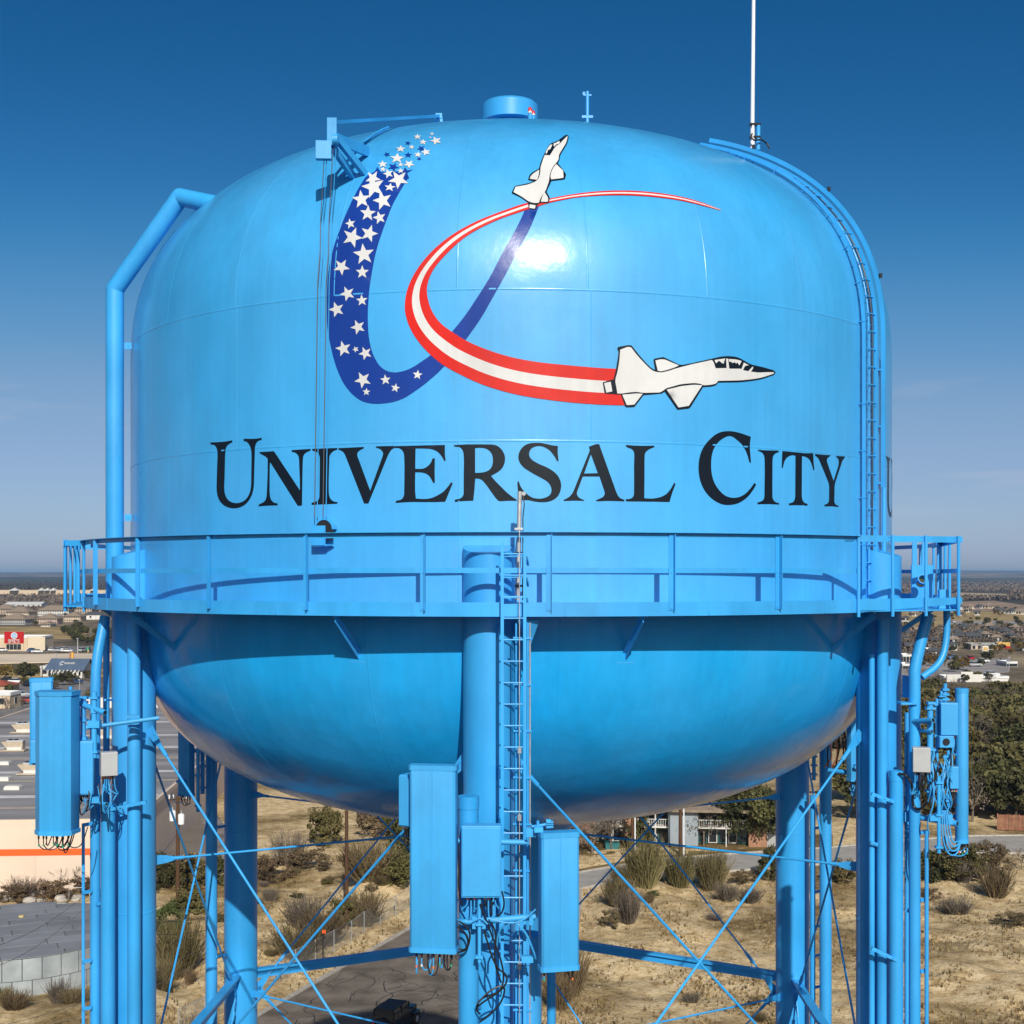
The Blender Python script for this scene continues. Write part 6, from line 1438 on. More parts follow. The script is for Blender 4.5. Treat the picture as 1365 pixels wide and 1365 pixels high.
def tree(key, loc, h, label, group=None, cat='tree', sx=1.0, name=None):
    tr, cr, h0 = TREES[key]; s = h/h0
    nm = name or {'o': 'oak_tree', 'c': 'cedar_tree', 'b': 'bare_tree', 'g': 'ochre_tree', 'n': 'oak_tree'}[key[0]]
    t = thing(nm, loc, label, cat, group, random.uniform(0, 6.28)); t.scale = (s*sx, s*sx, s)
    link('trunk', tr, t); link('crown', cr, t); return t
SHRUBS = {}
def shrub_proto(key, seed, m, kind, n=420, size=.09):
    """unit shrub 1 m tall and 1 m wide"""
    rng = np.random.default_rng(seed)
    if kind == 'broom':
        out = []
        for i in range(n):
            a = rng.uniform(0, 6.283); r = .22*rng.random()**.5; b = np.array([r*math.cos(a), r*math.sin(a), -.03]); lean = rng.uniform(.0, .62); aa = a+rng.normal()*.7; L = rng.uniform(.55, 1.05)
            tip = b+np.array([math.cos(aa)*math.sin(lean), math.sin(aa)*math.sin(lean), math.cos(lean)])*L
            mid = (b+tip)/2+rng.normal(size=3)*.05; s = np.cross(tip-b, rng.normal(size=3)); s /= np.linalg.norm(s); w = rng.uniform(.005, .013)
            out.append(np.stack([b-s*w, b+s*w, mid+s*w, mid-s*w])); out.append(np.stack([mid-s*w, mid+s*w, tip+s*w*.4, tip-s*w*.4]))
            for k in range(2):
                q = b+(tip-b)*rng.uniform(.4, .95); e = q+rng.normal(size=3)*.09+np.array([0, 0, .06]); out.append(np.stack([q-s*w*.6, q+s*w*.6, e+s*w*.4, e-s*w*.4]))
        V = np.concatenate(out)
    else:
        C = [np.array([rng.uniform(-.4, .4), rng.uniform(-.4, .4), rng.uniform(.1, .85)]) for _ in range(60)]; C = [c for c in C if math.hypot(c[0], c[1])**2*5+(c[2]-.35)**2*3 < 1]
        V = leaf_cloud(rng, C, [rng.uniform(.06, .17) for _ in C], n//len(C)+1, size, .9)
    SHRUBS[key] = big('foliage', V, quads(len(V)//4), [m])
shrub_proto('broom', 1, M_olive, 'broom', 420); shrub_proto('broom2', 2, M_brush, 'broom', 380); shrub_proto('twiggy', 3, M_twig, 'broom', 260)
shrub_proto('dark', 4, M_oak2, 'leaf', 4200, .030); shrub_proto('oakbush', 5, M_oak, 'leaf', 4200, .030); shrub_proto('brownbush', 6, M_brush, 'leaf', 3400, .024); shrub_proto('greenbush', 7, M_green, 'leaf', 3000, .028)
def shrub(key, u, v, w, h, label, group=None, d=0):
    g_ = G(u, v); g_.z = ground_z(g_.x, g_.y)-.05; t = thing('shrub', g_, label, 'shrub', group, random.uniform(0, 6.28))
    W, Hh = px(w, g_.y)*1.1, px(h, g_.y)*1.05; t.scale = (W, W, Hh); link('foliage', SHRUBS[key], t)
    if 'stems': 
        pass
    return t
# shrubs one can point at
BR = [('dark', 222, 1186, 46, 52, 'dark green bush at the lot edge, nearest the left leg'), ('oakbush', 257, 1184, 50, 46, 'olive green bush at the lot edge beside the utility pole'), ('dark', 292, 1180, 40, 40, 'dark bush between the two back left pipes'),
 ('broom', 238, 1300, 62, 80, 'tall olive brush on the sandy bank behind the left leg'), ('greenbush', 226, 1247, 46, 46, 'green bush halfway up the sandy bank'), ('oakbush', 252, 1222, 46, 34, 'low green bush at the foot of the utility pole'), ('broom2', 214, 1335, 40, 50, 'brown brush below the olive one on the bank'),
 ('twiggy', 384, 1152, 46, 44, 'pale bare bush on the sand left of the wooden pole'), ('oakbush', 432, 1126, 50, 56, 'dark green bush in front of the bowl shadow'), ('brownbush', 360, 1170, 60, 36, 'brown thicket below the pale bare bush'), ('brownbush', 414, 1160, 60, 30, 'low brown bush on the sandy ground left of the pole'),
 ('brownbush', 505, 1118, 60, 50, 'grey brown thicket behind the wooden pole'), ('dark', 540, 1165, 60, 86, 'big dark green bush left of the tallest antenna'), ('oakbush', 535, 1195, 60, 50, 'olive bush by the chain link fence end'), ('broom2', 490, 1195, 70, 52, 'brown brush right of the wooden pole'), ('oakbush', 455, 1242, 42, 42, 'spiky green bush at the foot of the wooden pole'),
 ('broom2', 430, 1262, 60, 46, 'reddish brown brush left of the pole foot'), ('broom2', 395, 1282, 60, 46, 'brown brush along the fence'), ('broom2', 480, 1235, 56, 44, 'brown brush between pole and fence'), ('twiggy', 405, 1250, 50, 40, 'grey twigs on the bank above the fence'),
 ('broom', 858, 1184, 54, 66, 'tallest olive broom bush beside the pale street'), ('broom', 905, 1180, 44, 50, 'middle olive broom bush beside the pale street'), ('broom', 948, 1180, 46, 56, 'right olive broom bush beside the pale street'), ('broom', 830, 1186, 28, 34, 'small olive broom bush left of the tallest one'), ('twiggy', 968, 1196, 34, 26, 'thin grey bush right of the broom bushes'),
 ('twiggy', 838, 1232, 34, 46, 'bare brown bush on the open field'), ('brownbush', 812, 1240, 30, 26, 'low dark brown bush left of the bare one'), ('broom2', 824, 1212, 40, 40, 'wispy brown brush above the low dark bush'), ('broom2', 760, 1326, 46, 66, 'tall dry brush below the right front antenna'), ('broom2', 745, 1345, 40, 50, 'second dry brush below the right front antenna'),
 ('greenbush', 871, 1191, 18, 8, 'small bright green clump in front of the broom bushes'), ('brownbush', 990, 1176, 36, 18, 'low brown thicket left of the back right leg'), ('twiggy', 1000, 1200, 30, 22, 'thin dry weed clump on the field'),
 ('dark', 1248, 1172, 56, 46, 'dark bush left in the row under the narrow antenna'), ('oakbush', 1282, 1174, 66, 52, 'dark olive bush in the middle of the row beside the street'), ('brownbush', 1315, 1168, 60, 46, 'brownish bush at the right end of the row'), ('broom2', 1328, 1192, 40, 44, 'bare brown bush in front of the bush row'), ('twiggy', 1285, 1176, 26, 30, 'grey twiggy bush in front of the dark row'),
 ('dark', 1026, 1172, 34, 46, 'dark bush behind the back right leg, left side'), ('oakbush', 1120, 1176, 40, 34, 'olive bush between the right leg pipes'), ('twiggy', 1275, 1214, 44, 22, 'wispy dry weed on the right field'), ('brownbush', 1240, 1192, 30, 16, 'low brown clump right of the thin conduit'), ('brownbush', 1350, 1232, 44, 20, 'low brown clump at the right edge'),
 ('twiggy', 30, 1195, 44, 30, 'bare twiggy bush before the store wall at left'), ('brownbush', 15, 1200, 40, 26, 'low brown bush beside the timber stack'), ('twiggy', 98, 1180, 56, 36, 'big bare bush before the store wall'), ('brownbush', 62, 1196, 54, 30, 'brown thicket before the store wall'), ('brownbush', 104, 1194, 46, 30, 'brown thicket right of the big bare bush'),
 ('broom2', 20, 1358, 40, 24, 'dry weed in front of the round tank'), ('twiggy', 78, 1345, 30, 34, 'thin weed against the round tank wall'), ('broom', 4, 1345, 22, 22, 'green weed at the left edge before the tank'), ('broom2', 100, 1356, 36, 20, 'dry weed right of the tank front')]
for k, u, v, w, h, tx in BR: shrub(k, u, v, w, h, tx)
rq = random.Random(31)
for i in range(52):
    left = i % 5 < 4; u, v = (rq.uniform(215, 600), rq.uniform(1140, 1330)) if left else (rq.uniform(770, 1390), rq.uniform(1190, 1390))
    g_ = G(u, v)
    if in_street(g_.x, g_.y) or in_road(g_.x, g_.y, 2.5): continue
    k = rq.choice(['twiggy', 'broom2', 'brownbush', 'twiggy', 'broom2'] if not left else ['broom2', 'brownbush', 'oakbush', 'twiggy', 'dark']); s_ = rq.uniform(.5, 1.0)
    nm = {'twiggy': 'thin grey weed', 'broom2': 'small brown weed', 'brownbush': 'low brown scrub', 'oakbush': 'low olive scrub', 'dark': 'low dark green scrub'}[k]; rel = 'on the sandy bank left of the road' if left else 'on the dry field right of the front leg'
    o_ = shrub(k, u, v, 22*s_*(v/1250), (16 if k in ('twiggy', 'broom2') else 9)*s_*(v/1250), f'{nm} {rel}', f'{nm}s {rel}'); o_.scale = (o_.scale[0]*rq.uniform(.6, 1.5), o_.scale[1]*rq.uniform(.6, 1.5), o_.scale[2]*rq.uniform(.6, 1.3))
# trees one can point at
def T(key, u, v, hpx, label, group=None, sx=1.0): g_ = G(u, v); return tree(key, g_, px(hpx, g_.y), label, group, sx=sx)
T('near_oak', 1003, 1127, 92, 'large dark oak right of the brick apartments'); T('near_oak', 1040, 1122, 74, 'dark oak behind the back right leg'); T('cedar', 852, 1127, 60, 'dark green cedar before the apartment wall'); T('bare', 938, 1127, 52, 'pale bare tree before the apartment balconies', sx=.9); T('bare', 910, 1124, 46, 'second bare tree before the pale blue wall'); T('bare', 815, 1132, 66, 'bare grey tree left of the cedar'); T('bare2', 790, 1138, 60, 'bare grey tree nearest the right front antenna'); T('bare', 770, 1142, 50, 'bare tree at the bend of the pale street'); T('near_oak', 835, 1118, 50, 'dark oak crown behind the two poles')
T('oak2', 36, 908, 26, 'dark tree left of the blue-roofed restaurant'); T('oak2', 88, 914, 20, 'dark tree in front of the restaurant'); T('gold', 8, 906, 22, 'brownish tree at the left edge before the highway'); T('oak2', 30, 900, 16, 'brown green tree on the highway verge'); T('bare', 8, 946, 18, 'bare tree before the pale box building')
T('gold', 1283, 894, 20, 'large ochre tree in the car park'); T('oak2', 1272, 896, 16, 'dark tree beside the ochre car park tree'); T('gold', 1330, 872, 14, 'yellow tree before the long shop'); T('gold', 1362, 868, 14, 'yellow tree at the right edge'); T('gold', 1240, 888, 16, 'rusty tree right of the right leg'); T('oak2', 1256, 886, 14, 'dark tree under the curved pipe'); T('oak2', 1318, 882, 16, 'dark tree below the pylon sign'); T('bare', 1362, 1160, 30, 'bare branches at the right edge by the fence')
# palm
pb = G(56, 907); t = thing('palm_tree', pb, 'single palm tree left of the restaurant', 'tree'); hp = px(24, pb.y)
mb = MB(); mb.tube([pb, pb+Vector((.05, 0, hp*.5)), pb+Vector((0, 0, hp*.85))], [.2, .15, .14], 8); mb.build('trunk', M_bark, t)
mb = MB(); rr = random.Random(3)
for i in range(16):
    a = 2*math.pi*i/16; e = rr.uniform(-.5, .9); b = pb+Vector((0, 0, hp*.85)); m_ = b+Vector((math.cos(a)*.55, math.sin(a)*.55, .35*e+.25)); tp = b+Vector((math.cos(a)*1.1, math.sin(a)*1.1, .5*e-.25)); s = Vector((-math.sin(a), math.cos(a), 0))*.14
    mb.add([b-s*.3, b+s*.3, m_+s, m_-s, tp], [(0, 1, 2, 3), (3, 2, 4)])
mb.build('fronds', M_oak, t)
# the oak wood at right, behind the street: every crown an object
rr = random.Random(12); taken = []
def free(x, y, r):
    for a, b, c in taken:
        if (a-x)**2+(b-y)**2 < (r+c)**2*.30: return False
    taken.append((x, y, r)); return True
def keepout(x, y):
    u, v = CX+F*x/y, CV+F*H/y
    if 1280 < u < 1348 and 999 < v < 1016: return True
    if 1262 < u < 1365 and 1020 < v < 1044: return True
    return in_street(x, y) or in_street(x, y-4) or in_street(x, y+4) or in_street(x, y-8)
n = 0; tries = 0
while n < 210 and tries < 6000:
    tries += 1; u = rr.uniform(1150, 1640) if rr.random() < .75 else rr.uniform(1225, 1400); v = rr.uniform(940, 1108); g_ = G(u, v); h = rr.uniform(4.6, 7.4)
    if keepout(g_.x, g_.y) or not free(g_.x, g_.y, h*.5): continue
    k = rr.choice(['oak1', 'oak1', 'oak3', 'oak2', 'oak2', 'bare']); nm = {'oak1': 'olive green', 'oak3': 'broad olive green', 'oak2': 'dark green', 'bare': 'leafless grey'}[k]
    rel = 'nearest the street' if v > 1045 else ('in the middle of the wood' if v > 965 else 'at the far side of the wood')
    tree(k, g_, h if k != 'bare' else h*.9, f'{nm} tree {rel} right of the tower', f'{nm} trees {rel}', sx=rr.uniform(.9, 1.25)); n += 1
# dark grove right of the red-signed shop
n = 0; tries = 0
while n < 26 and tries < 900:
    tries += 1; u = rr.uniform(74, 150); v = rr.uniform(840, 862) ; g_ = G(u, v)
    if u < 84 and v < 850: continue
    h = px(rr.uniform(11, 17), g_.y)*.8
    if not free(g_.x, g_.y, h*.45): continue
    tree('oak2', g_, h, 'dark evergreen tree in the grove right of the red-signed shop', 'dark trees of the grove by the shop', sx=1.1); n += 1
# town trees at right and left
n = 0; tries = 0
while n < 300 and tries < 9000:
    tries += 1
    if rr.random() < .78: u, v = rr.uniform(1170, 1460), rr.choice([rr.uniform(836, 912), rr.uniform(836, 880), rr.uniform(812, 870)])
    else: u, v = rr.uniform(-120, 140), rr.choice([rr.uniform(894, 946), rr.uniform(812, 838)])
    g_ = G(u, v); h = px(rr.uniform(5, 9), g_.y); h = min(9, max(2.5, h))
    if u > 1000 and 868 < v < 900 and rr.random() < .55: continue
    if u < 200 and 860 < v < 893: continue
    if not free(g_.x, g_.y, h*.6): continue
    if any((a-g_.x)**2+(b-g_.y)**2 < 45 for a, b in HOUSES): continue
    k = rr.choice(['oak1', 'oak2', 'oak2', 'bare', 'bare2', 'bare', 'gold'] if u > 1000 else ['oak2', 'oak1', 'bare', 'bare2', 'bare'])
    nm = {'oak1': 'olive green', 'oak2': 'dark green', 'bare': 'bare grey', 'bare2': 'low bare grey', 'gold': 'ochre'}[k]; rel = ('among the houses behind the oak wood' if v > 850 else 'among the far houses at right') if u > 1000 else ('around the car parks at left' if v > 860 else 'between the apartments at left')
    tree(k, g_, h, f'{nm} tree {rel}', f'{nm} trees {rel}', sx=rr.uniform(.9, 1.2)); n += 1
# round trees on the far field
for i, (u, v, s) in enumerate(((1288, 833, 8), (1303, 827, 6), (1315, 827, 5), (1327, 828, 5), (1313, 833.5, 6), (1270, 826, 4), (1294, 826, 4), (1340, 812, 4), (1329, 812, 5), (1352, 813, 5), (1360, 832, 6), (1282, 820, 5), (1334, 816, 5), (1245, 824, 5))):
    g_ = G(u, v); tree('oak2', g_, px(s, g_.y)*.85, 'round dark tree standing alone on the far field', 'single round trees on the far field', sx=1.35)
# far-off woods: bumps of scrub canopy that read as one mass
def canopy(name, n, region, seed, m, hh=(3, 6), ww=(7, 13), per=22):
    rng = np.random.default_rng(seed); n = int(n*1.7); out = []
    for i in range(n):
        x, y = region(rng); h = rng.uniform(*hh)*.8; w = rng.uniform(*ww)*.36; k = max(.35, w*.42)
        c = np.array([x, y, h*.5]); d = rng.normal(size=(per, 3)); d /= np.linalg.norm(d, axis=1)[:, None]
        p = c+d*np.array([w, w, h*.52])*(rng.random(per)**.4)[:, None]; a_ = rng.normal(size=(per, 3)); a_ /= np.linalg.norm(a_, axis=1)[:, None]; b_ = np.cross(a_, d); b_ /= np.linalg.norm(b_, axis=1)[:, None]+1e-6
        s_ = k*rng.uniform(.4, 1.0, per)[:, None]; out.append(np.stack([p-a_*s_, p-b_*s_*.7, p+a_*s_, p+b_*s_*.6], 1))
    V = np.concatenate(out).reshape(-1, 3)
    o = link(name, big(name, V, quads(len(V)//4), [m])); setp(o, kind='stuff', label='far-off brown and green scrub woods under the horizon', cat='woods'); return o
M_wood = mat('far_woods', (.030, .033, .018), .9, .1, var=.55, scale=.22, rgb2=(.085, .066, .045), detail=6)
M_wood2 = mat('brown_woods', (.095, .072, .054), .9, .1, var=.55, scale=.22, rgb2=(.17, .135, .105), detail=6)
def reg(u0, u1, v0, v1, avoid=()):
    def f(rng):
        while True:
            u, v = rng.uniform(u0, u1), rng.uniform(v0, v1)**1.0; g_ = G(u, v)
            if any(a <= u <= b and c <= v <= d for a, b, c, d in avoid): continue
            return g_.x, g_.y
    return f
canopy('woods', 2600, reg(-260, 420, 774, 792), 1, M_wood, (4, 8), (12, 26)); canopy('woods', 1700, reg(-260, 420, 794.5, 806), 2, M_wood2, (3, 5.5), (7, 14))
canopy('woods', 3200, reg(900, 1700, 772.5, 800, ((1265, 1348, 789, 798),)), 3, M_wood2, (4, 8), (12, 26)); canopy('woods', 1500, reg(1150, 1700, 797, 812, ((1250, 1400, 800, 812),)), 4, M_wood, (3, 5.5), (7, 13))
canopy('woods', 420, reg(1150, 1262, 838, 880), 6, M_wood2, (2.2, 4), (4, 8), 40); canopy('woods', 420, reg(1262, 1520, 836, 858), 16, M_wood2, (1.8, 3.4), (4, 8), 40); canopy('woods', 800, reg(-200, 150, 806, 816), 7, M_wood2, (2.5, 4), (5, 10))
canopy('woods', 1600, reg(420, 1150, 800, 1000), 9, M_wood, (2.5, 4), (6, 10))
# dry grass tufts and stones over the near field
rng = np.random.default_rng(5); out = []; cnt = 0
mats_i = []
while cnt < 11000:
    u, v = rng.uniform(150, 1400), rng.uniform(1135, 1420)
    if rng.random() > (v-1090)/330+.35: continue
    g_ = G(u, v)
    if float(vnoise(np.array(g_.x), np.array(g_.y), 4.5, 21)*.6+vnoise(np.array(g_.x), np.array(g_.y), 1.6, 22)*.4) < .36+.34*rng.random(): continue
    if in_street(g_.x, g_.y) or in_road(g_.x, g_.y, .4): continue
    if g_.x < c1.x+2 and v < 1190: continue
    z = ground_z(g_.x, g_.y); k = rng.integers(3, 6); s = rng.uniform(.10, .34); b0 = np.array([g_.x, g_.y, z-.02]); mi = rng.choice([0, 0, 1, 1, 1, 2])
    for j in range(k):
        a = rng.uniform(0, 6.28); l = rng.uniform(.1, .7); t = b0+np.array([math.cos(a)*l*s, math.sin(a)*l*s, s*rng.uniform(.6, 1.2)]); w = np.array([-math.sin(a), math.cos(a), 0])*s*.10
        out.append(np.stack([b0-w, b0+w, t+w*.4, t-w*.4])); mats_i.append(mi)
    cnt += 1
M_tuft = [mat('dry_tuft_%s' % a, c, .9, .1, var=.3, scale=.5) for a, c in (('straw', (.36, .26, .12)), ('brown', (.19, .13, .06)), ('dark', (.10, .075, .033)))]
V = np.concatenate(out); o = link('dry_grass', big('dry_grass', V, quads(len(V)//4), M_tuft, mats_i)); setp(o, 'short dry grass tufts over the sandy field under the tower', 'grass', kind='stuff')
bm = bmesh.new(); bmesh.ops.create_icosphere(bm, subdivisions=1, radius=1); bv = np.array([v.co[:] for v in bm.verts]); bf = np.array([[v.index for v in f.verts] for f in bm.faces]); bm.free()
V, Fc, k = [], [], 0
while len(V) < 700:
    u, v = rng.uniform(180, 1400), rng.uniform(1180, 1400); g_ = G(u, v)
    if in_street(g_.x, g_.y) or in_road(g_.x, g_.y, .4): continue
    s = rng.uniform(.03, .085)*np.array([1.3, 1, .7]); V.append(bv*(1+rng.normal(size=(len(bv), 1))*.2)*s+np.array([g_.x, g_.y, ground_z(g_.x, g_.y)+.01])); Fc.append(bf+k); k += len(bv)
o = link('loose_stones', big('loose_stones', np.concatenate(V), np.concatenate(Fc), [mat('pale_stone', (.36, .30, .22), .9, var=.2)])); setp(o, 'pale loose stones lying on the sandy field', 'stones', kind='stuff')
# ------------------------------------------------------------------ poles, wires, fences, vehicles, loose things
M_wood_p = mat('pole_wood', (.085, .045, .025), .85, .2, var=.3, scale=3, stretch=(6, 6, .4))
M_white_m = mat('white_metal', (.72, .73, .74), .5, var=.06)
def pole(u, v, top_v, w, label, gear=True, m=None, cat='pole', name='utility_pole', double=False):
    g_ = G(u, v); g_.z = ground_z(g_.x, g_.y)-.1; t = thing(name, g_, label, cat); top = H-(top_v-CV)/F*g_.y; r = px(w, g_.y)/2
    mb = MB(); mb.tube([g_, Vector((g_.x, g_.y, top))], [r*1.1, r*.85], 12); mb.build('shaft', m or M_wood_p, t, 40)
    return t, g_, top
t, g_, top = pole(237, 1216, 1062, 5.2, 'wooden utility pole with two white transformers behind the left leg')
for k, (dx, z) in enumerate(((-.42, top-2.1), (.34, top-2.4))):
    c = Vector((g_.x+dx, g_.y-.15, z)); mb = MB(); mb.lathe(c, [(.01, -.02), (.27, 0), (.28, .8), (.2, .92), (.01, .95)], 16); mb.build('transformer', M_white_m, t, 40)
    mb = MB(); mb.cyl(c+Vector((0, 0, .9)), c+Vector((0, 0, 1.2)), .04, 8); mb.build('insulator', M_grey, t)
mb = MB(); mb.box((g_.x, g_.y, top-.25), (1.7, .12, .14)); mb.build('crossarm', M_wood_p, t)
for dx in (-.75, -.4, .45, .8): mb = MB(); mb.cyl((g_.x+dx, g_.y, top-.2), (g_.x+dx, g_.y, top+.18), .07, 8); mb.build('insulator', M_white_m, t)
t, g1, top1 = pole(462, 1243, 1040, 5.0, 'plain wooden pole on the sandy bank left of the tallest antenna')
t, g2, top2 = pole(907, 1141, 1040, 4.8, 'dark wooden pole before the brick apartments'); 
t, g3, top3 = pole(843, 1136, 1040, 4.0, 'dark wooden pole left of the pale street light', m=M_wood_p)
t, _, _ = pole(846.5, 1142, 1050, 1.9, 'thin white pole beside the left dark pole', m=M_white_m, name='street_pole'); t, _, _ = pole(911.5, 1142, 1050, 1.9, 'thin white pole beside the right dark pole', m=M_white_m, name='street_pole')
def wire(a, b, sag, label, r=.012, group='overhead wires'):
    pts = [Vector(a)+(Vector(b)-Vector(a))*i/14-Vector((0, 0, sag*4*(i/14)*(1-i/14))) for i in range(15)]; mb = MB(); mb.tube(pts, r, 5); return solo('power_line', mb, M_black, label, 'wire', group)
A = Vector((g_.x, g_.y, 0))
for i, (a, b, tx) in enumerate((((-10, 1262), (118, 1188), 'uppermost wire crossing the round tank roof'), ((-10, 1290), (118, 1205), 'second wire crossing the round tank roof'), ((10, 1365), (260, 1268), 'upper wire of the pair below the tank rim'), ((30, 1375), (262, 1285), 'lower wire of the pair below the tank rim'), ((200, 1228), (330, 1200), 'thin wire over the sandy bank'), ((200, 1245), (345, 1215), 'lower thin wire over the sandy bank'))):
    wire(P(*a, 84), P(*b, 88), .5, tx, .016)
wire(P(205, 1148, 95), P(240, 1105, 110), .2, 'service wire climbing to the transformers', .015)
# chain link fence along the road
t0 = on_road(-6, -2.6); fpts = [on_road(a, -2.6-(.4 if a > 20 else 0)) for a in np.arange(-6, 36, 3.0)]
fence = thing('chain_link_fence', t0, 'grey chain link fence running along the asphalt road', 'fence')
FHT = 1.75
for p in fpts:
    z = ground_z(p.x, p.y); mb = MB(); mb.cyl((p.x, p.y, z-.2), (p.x, p.y, z+FHT+.05), .035, 8); mb.build('fence_post', M_galv, fence)
for p, q in zip(fpts, fpts[1:]):
    a, b = Vector((p.x, p.y, ground_z(p.x, p.y)+FHT)), Vector((q.x, q.y, ground_z(q.x, q.y)+FHT)); mb = MB(); mb.cyl(a, b, .022, 8); mb.build('fence_rail', M_galv, fence)
    mb = MB(); n = 20; d = b-a; dn = d.normalized(); w = .010
    for i in range(-12, n):
        for s in (1, -1):
            lo, hi = i/n*d.length, (i/n)*d.length+FHT
            l0, l1 = max(0, lo), min(d.length, hi)
            if l1 <= l0: continue
            z0, z1 = (l0-lo), (l1-lo)
            if s < 0: z0, z1 = FHT-z0, FHT-z1
            A_, B_ = a+dn*l0+Vector((0, 0, z0-FHT)), a+dn*l1+Vector((0, 0, z1-FHT)); o_ = Vector((0, 0, w)); mb.add([A_-o_, B_-o_, B_+o_, A_+o_], [(0, 1, 2, 3)])
    mm = mb.build('fence_mesh', M_galv, fence); mm['kind'] = 'stuff'
g_ = on_road(12.5, -2.2); g_.z = ground_z(g_.x, g_.y); t = thing('marker_post', g_, 'short dark post with an orange square sign beside the fence', 'sign')
mb = MB(); mb.cyl(g_, g_+Vector((0, 0, 2.3)), .05, 8); mb.build('post', M_dark, t); mb = MB(); mb.box(g_+Vector((.08, -.06, 2.4)), (.27, .03, .27)); mb.build('sign', M_or, t)
# wooden fence at the right edge, its boards one by one
fa, fb = G(1330, 1106), G(1420, 1110); wf = thing('wooden_fence', fa, 'reddish brown wooden board fence at the right edge', 'fence'); k = int((fb-fa).length/.17); M_fw = mat('fence_wood', (.24, .11, .06), .9, var=.3, scale=2, objrand=.2)
for i in range(k): p = fa+(fb-fa)*i/k; mb = MB(); mb.box(p+Vector((0, 0, .9+random.uniform(-.03, .03))), (.155, .025, 1.8), math.atan2((fb-fa).y, (fb-fa).x)); mb.build('board', M_fw, wf)
for z in (.4, 1.4): mb = MB(); mb.beam(fa+Vector((0, .05, z)), fb+Vector((0, .05, z)), .05, .09); mb.build('fence_rail', M_fw, wf)
for i in range(0, k, 14): p = fa+(fb-fa)*i/k; mb = MB(); mb.box(p+Vector((0, .08, .95)), (.1, .1, 1.95)); mb.build('fence_post', M_fw, wf)
# grey heap under a tarp beyond the street
hp_ = G(1320, 1041); mb = MB(); rngh = np.random.default_rng(9); nxh, nyh = 26, 14; vs = []
for j in range(nyh):
    for i in range(nxh):
        x, y = (i/(nxh-1)-.5)*2, (j/(nyh-1)-.5)*2; z = max(0, 1-x*x)*max(0, 1-y*y)*2.0+max(0, (1-x*x)*(1-y*y))*rngh.uniform(-.12, .12); vs.append(hp_+Vector((x*px(62, hp_.y)/1.4, y*6+4, z-.05)))
mb.add(vs, [(j*nxh+i, j*nxh+i+1, (j+1)*nxh+i+1, (j+1)*nxh+i) for j in range(nyh-1) for i in range(nxh-1)]); solo('gravel_heap', mb, mat('grey_gravel', (.33, .33, .33), .95, var=.35, scale=1.5, detail=8, bump=.5, bscale=4), 'low grey gravel heap among the oaks beyond the street', 'gravel heap', smooth=False)
# timber stack, boulders and a pipe frame by the store
pb = G(32, 1182); pal = thing('timber_stack', pb, 'stack of yellow timber boards before the store wall', 'timber stack'); M_tim = mat('timber', (.52, .30, .10), .8, var=.2, scale=2, objrand=.25)
for r in range(4):
    for i in range(5): mb = MB(); mb.box(pb+Vector((random.uniform(-.1, .1), i*.3-.6, .25+r*.2)), (1.9, .26, .16)); mb.build('board', M_tim, pal)
for x in (-.7, 0, .7): mb = MB(); mb.box(pb+Vector((x, 0, .06)), (.15, 1.5, .12)); mb.build('bearer', M_tim, pal)
M_rock = mat('pale_rock', (.42, .38, .32), .9, var=.3, scale=1.2, bump=.5, bscale=3)
def rock_mesh(seed):
    bm = bmesh.new(); bmesh.ops.create_icosphere(bm, subdivisions=2, radius=.5); r = random.Random(seed)
    for v in bm.verts: v.co *= r.uniform(.78, 1.12); v.co.z *= .65
    me = bpy.data.meshes.new('boulder'); bm.to_mesh(me); bm.free(); me.materials.append(M_rock); return me
RM = [rock_mesh(s) for s in range(4)]; rr = random.Random(6)
for i in range(26):
    u = rr.uniform(-10, 130); v = 1197+rr.uniform(-6, 6); g_ = G(u, v); o = link('boulder', RM[i % 4], None, (g_.x, g_.y, .1)); s = rr.uniform(.5, 1.3); o.scale = (s, s, s); o.rotation_euler = (0, 0, rr.uniform(0, 6)); setp(o, 'pale boulder in the row between store wall and round tank', 'boulder', 'boulders behind the round tank')
pf = G(92, 1199); t = thing('pipe_frame', pf, 'thin white pipe frame standing behind the round tank', 'frame'); mb = MB(); W = px(20, pf.y); mb.cyl(pf, pf+Vector((0, 0, 1.1)), .03, 8); mb.cyl(pf+Vector((W, 0, 0)), pf+Vector((W, 0, 1.1)), .03, 8); mb.build('upright', M_galv, t); mb = MB(); mb.cyl(pf+Vector((0, 0, 1.1)), pf+Vector((W, 0, 1.1)), .03, 8); mb.build('top_bar', M_galv, t)
# light poles and the tall orange sign at left
for u, v, tv, w, tx in ((103.5, 872, 851, 1.2, 'tall thin light pole beside the dark grove'), (75, 884, 871, 1.5, 'twin lamp post on the highway'), (13, 868, 850, .9, 'thin light pole before the red sign'), (106, 930, 906, .9, 'thin lamp post right of the restaurant'), (1270, 866, 848, .8, 'thin light pole in the car park at right'), (1345, 894, 876, .9, 'thin light pole at the right edge car park')):
    t, g_, top = pole(u, v, tv, w, tx, m=M_galv, name='street_lamp', cat='lamp post'); mb = MB(); mb.box((g_.x, g_.y-.2, top), (px(3, g_.y), .4, .18)); mb.build('lamp_head', M_galv, t)
g_ = G(96, 884); t = thing('pylon_sign', g_, 'tall narrow orange sign pillar beside the highway', 'sign'); a, b = P(93, 883, g_.y), P(98, 869.5, g_.y); mb = MB(); mb.box((a.x+.3, g_.y, b.z/2), (.8, .5, b.z)); mb.build('pillar', WALLS['brick'], t); mb = MB(); mb.box((b.x-.25, g_.y-.1, b.z*.55), (.7, .5, b.z*.9)); mb.build('panel', mat('sign_amber', (.66, .36, .05), .6), t)
